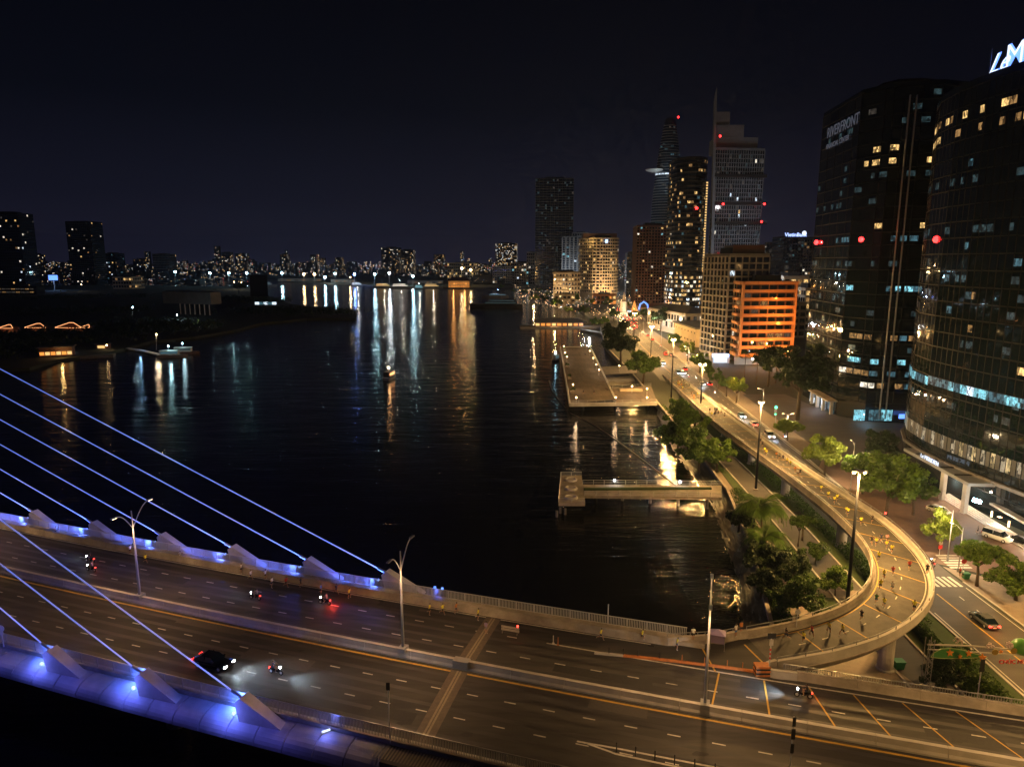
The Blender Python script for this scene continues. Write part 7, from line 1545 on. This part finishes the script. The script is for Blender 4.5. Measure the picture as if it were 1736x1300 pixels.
t = pole_sign('height_sign', 'grey post with red-white bands and a tilted board at the ramp nose', G(1303, 1146, DZ), 5.2, [('sign_board', 'box', 4.9, (.9, .6), M['black']), ('sign_plate', 'box', 4.1, (.4, .7), M['wall_white'])], DZ)
for i in range(3): MB().tube([Vector(BASE[t.name]) + Vector((0, 0, 2.1 + i * .5)), Vector(BASE[t.name]) + Vector((0, 0, 2.35 + i * .5))], .09, 8).build('warning_band', SR, t)
pole_sign('round_sign', 'round grey sign seen from behind on the inner ramp parapet', G(1350, 1062, DZ + .9), 2.0, [('sign_disc', 'disc', 2.0, .34, M['steel_pale'])], DZ + .9)
pole_sign('no_entry_sign', 'red no-entry disc on a post at the crosswalk corner', G(1631, 975, GZ), 2.9, [('sign_disc', 'disc', 2.6, .42, SR), ('sign_bar', 'box', 2.6, (.55, .13), M['wall_white'])], GZ)
pole_sign('speed_sign', 'post with a blue disc above a white disc and red plate by the bright tree', G(1592, 942, GZ), 3.4, [('sign_disc', 'disc', 3.2, .38, SBL), ('limit_disc', 'disc', 2.5, .36, M['wall_white']), ('warning_plate', 'box', 1.75, (.7, .7), SR)], GZ)
pole_sign('white_sign', 'white oval sign on a short post at the near railing by the left frame edge', bp(to_so(G(18, 1090, 10))[0], -13.5), 2.7, [('sign_disc', 'disc', 2.4, .42, M['wall_white']), ('sign_plate', 'box', 1.9, (.5, .5), M['wall_white'])], DZ)
pole_sign('camera_post', 'thin dark pole with a small dark panel on the near railing', bp(to_so(G(655, 1268, 10))[0], -13.4), 6.2, [('panel', 'box', 6.0, (.35, .8), M['black'])], DZ)
pole_sign('slim_post', 'slim pale post on the far bridge railing over the water', bp(to_so(G(1032, 1058, 10))[0], 13.5), 2.6, [('cap', 'disc', 2.6, .08, M['steel_pale'])], DZ + .5)
t = pole_sign('bus_mast', 'dark post with stacked dark panels rising at the lower frame edge', G(1338, 1318, DZ), 6.0, [('panel', 'box', 5.6, (.28, .9), M['black']), ('panel', 'box', 4.4, (.34, 1.0), M['black']), ('panel', 'box', 3.0, (.3, .9), M['black'])], DZ)
pole_sign('verge_post', 'thin post with a dark sign in the verge behind the bridge railing', G(1654, 1205, GZ), 6.8, [('sign_plate', 'box', 6.0, (.5, 1.6), M['black'])], GZ)
tl = thing('traffic_light', 'traffic light showing green on a tall post at the junction', 'traffic light', G(1313, 738, GZ)); b = Vector(BASE[tl.name]); MB().tube([b, b + Vector((0, 0, 6.6))], .09, 8).build('pole', M['steel'], tl)
p = AT(1315, 690, b.y); p2 = AT(1314, 700, b.y); MB().box((p.x, b.y - .1, (p.z + p2.z) / 2), (.7, .3, 3.0)).build('signal_box', M['black'], tl); MB().sphere((p.x, b.y - .35, p.z), .38, 10).build('green_lamp', GL['green'], tl); MB().sphere((p2.x, b.y - .35, p2.z - .3), .22, 8).build('counter_lamp', GL['green'], tl); lamp('POINT', (p.x, b.y - 1, p.z), 200, (.05, 1, .45), tl, .2)
# red stop lamp facing the ramp side street
t = thing('stop_signal', 'red signal lamp on a short post between the flyover and the bare-trunk tree', 'traffic light', G(1498, 893, GZ)); b = Vector(BASE[t.name]); MB().tube([b, b + Vector((0, 0, 3.2))], .07, 8).build('pole', M['steel'], t); MB().sphere(b + Vector((0, -.2, 3.0)), .2, 8).build('red_lamp', GL['tail'], t); lamp('POINT', b + Vector((0, -.7, 3)), 60, (1, .03, .02), t, .1); MB().box(b + Vector((0, .05, 2.7)), (.32, .24, 1.0)).build('signal_box', M['black'], t)
gb = thing('green_bin', 'green wheeled bin on the verge beside the ramp pier', 'bin', G(1523, 1133, GZ)); MB().add([(-.5, -.4, .1), (.5, -.4, .1), (.5, .4, .1), (-.5, .4, .1), (-.62, -.5, 1.1), (.62, -.5, 1.1), (.62, .5, 1.1), (-.62, .5, 1.1)], [(0, 1, 5, 4), (1, 2, 6, 5), (2, 3, 7, 6), (3, 0, 4, 7), (4, 5, 6, 7)]).build('body', SG, gb, rel=False); MB().box((0, 0, 1.16), (1.34, 1.1, .1)).build('lid', SG, gb, rel=False)
gb = thing('green_bin', 'green bin by the crosswalk corner posts', 'bin', G(1637, 981, GZ)); MB().add([(-.4, -.3, .1), (.4, -.3, .1), (.4, .3, .1), (-.4, .3, .1), (-.5, -.4, 1.0), (.5, -.4, 1.0), (.5, .4, 1.0), (-.5, .4, 1.0)], [(0, 1, 5, 4), (1, 2, 6, 5), (2, 3, 7, 6), (3, 0, 4, 7), (4, 5, 6, 7)]).build('body', SG, gb, rel=False); MB().box((0, 0, 1.05), (1.1, .9, .1)).build('lid', SG, gb, rel=False)
tn = thing('steward_tent', 'small bluish gazebo tent by the stewards at the end of the walkway', 'tent', bp(S_NOSE - 6.4, 12.6, DZ + .1), tB)
for x in (-.8, .8):
    for y in (-.6, .6): MB().tube([(x, y, 0), (x, y, 1.9)], .03, 5).build('leg', M['steel'], tn, rel=False)
MB().add([(-.9, -.7, 1.9), (.9, -.7, 1.9), (.9, .7, 1.9), (-.9, .7, 1.9), (0, 0, 2.4)], [(0, 1, 4), (1, 2, 4), (2, 3, 4), (3, 0, 4)]).build('canopy', CL['purple'], tn, rel=False); MB().box((0, .62, 1.0), (1.7, .03, 1.6)).build('side_wall', CL['purple'], tn, rel=False)
# festive street arch: lattice post, green leaf panel, stars, blossoms and lettering
ab = G(1567, 1172, GZ); fa = thing('festive_arch', 'festive street arch with green panel, orange stars and white blossoms over the road', 'street arch', ab)
mb = MB()
for dx in (-.35, .35):
    for dy in (-.35, .35): mb.tube([(ab.x + dx, ab.y + dy, GZ), (ab.x + dx, ab.y + dy, 9.6)], .05, 5)
for i in range(9):
    z = GZ + i * .8; mb.tube([(ab.x - .35, ab.y - .35, z), (ab.x + .35, ab.y - .35, z + .8)], .03, 4); mb.tube([(ab.x + .35, ab.y - .35, z), (ab.x - .35, ab.y - .35, z + .8)], .03, 4)
mb.build('lattice_post', M['steel'], fa)
AY = ab.y - .2
def ap(px, py): return AT(px, py, AY)
MB().tube([ap(1572, 1092), ap(1640, 1094), ap(1760, 1104)], .12, 6).build('top_beam', M['wall_white'], fa); MB().tube([ap(1572, 1100), ap(1640, 1104), ap(1760, 1112)], .08, 6).build('lower_beam', M['wall_white'], fa)
leafp = [(1576, 1112), (1582, 1104), (1595, 1098), (1612, 1097), (1630, 1100), (1650, 1106), (1672, 1112), (1650, 1113), (1620, 1114), (1595, 1114)]
def plate(pts, m, nm, dy=0., th=.12):
    P = [ap(x, y) for x, y in pts]; n = len(P); V = [(p.x, p.y - dy, p.z) for p in P] + [(p.x, p.y - dy + th, p.z) for p in P]; MB().add(V, [tuple(range(n))[::-1], tuple(range(n, 2 * n))] + [(i, (i + 1) % n, (i + 1) % n + n, i + n) for i in range(n)]).build(nm, m, fa)
plate(leafp, mat('leaf_panel', (.05, .20, .05), .5), 'green_panel', .15)
MB().tube([Vector((*ap(x, y)[:2], ap(x, y)[2])) - Vector((0, .2, 0)) for x, y in leafp + leafp[:1]], .05, 5).build('panel_rim', mat('rim_paint', (.35, .42, .18), .5), fa)
SO = mat('star_orange', (.75, .26, .03), .5)
for px, py, r in ((1608, 1104, 6.5), (1625, 1110, 4), (1640, 1105, 6), (1663, 1112, 7), (1694, 1102, 3.5)): plate([(px + (r if k_ % 2 == 0 else r * .42) * math.sin(k_ * math.pi / 5), py - (r if k_ % 2 == 0 else r * .42) * math.cos(k_ * math.pi / 5)) for k_ in range(10)], SO, 'star', .35)
PB = mat('blossom', (.62, .50, .50), .7)
for px, py, r in ((1621, 1086, 9), (1676, 1094, 7), (1708, 1092, 7)):
    c = ap(px, py); mb = MB()
    for k_ in range(26):
        a, b2 = R.uniform(0, 6.28), R.uniform(-.3, 1); q = r / 17; mb.sphere((c.x + q * math.cos(a) * math.sqrt(1 - b2 * b2 * .9), c.y - .3 + q * .4 * math.sin(a), c.z + q * b2), .12, 6)
    mb.build('blossom', PB, fa)
for px, py in ((1682, 1101), (1714, 1099)): MB().lathe([(.02, -.1), (.36, -.08), (.4, .0), (.3, .1), (.02, .14)], 10, ap(px, py) - Vector((0, .5, 0)), 0, 'Y').build('drum_ornament', mat('drum', (.30, .20, .04), .5), fa)
c = ap(1732, 1096); MB().sphere(c, 1.1, 14, 0, .9).build('green_globe', mat('globe_paint', (.10, .30, .06), .3), fa, smooth=True)
o_ = ap(1690, 1122); text('CHÚC MỪNG', .72, o_ - Vector((0, .3, 0)), (1, 0, 0), SR, fa)
# ------------------------------------------------------------------ humid night air over the whole city
HAZE = 6e-5
hz = bpy.data.materials.new('haze'); hz.use_nodes = True; t_ = hz.node_tree; t_.nodes.clear(); o_ = t_.nodes.new('ShaderNodeOutputMaterial'); pv_ = t_.nodes.new('ShaderNodeVolumePrincipled')
pv_.inputs['Color'].default_value = (.55, .70, 1, 1); pv_.inputs['Density'].default_value = HAZE; pv_.inputs['Anisotropy'].default_value = .55
t_.links.new(pv_.outputs[0], o_.inputs['Volume'])
hb = MB().box((0, 4300, 170), (11990, 10000, 343)).build('haze', hz); tag(hb, 'thin humid night haze filling the air over river and city', None, None, 'stuff')
cy.volume_bounces = 0; cy.volume_step_rate = 4; cy.volume_max_steps = 32
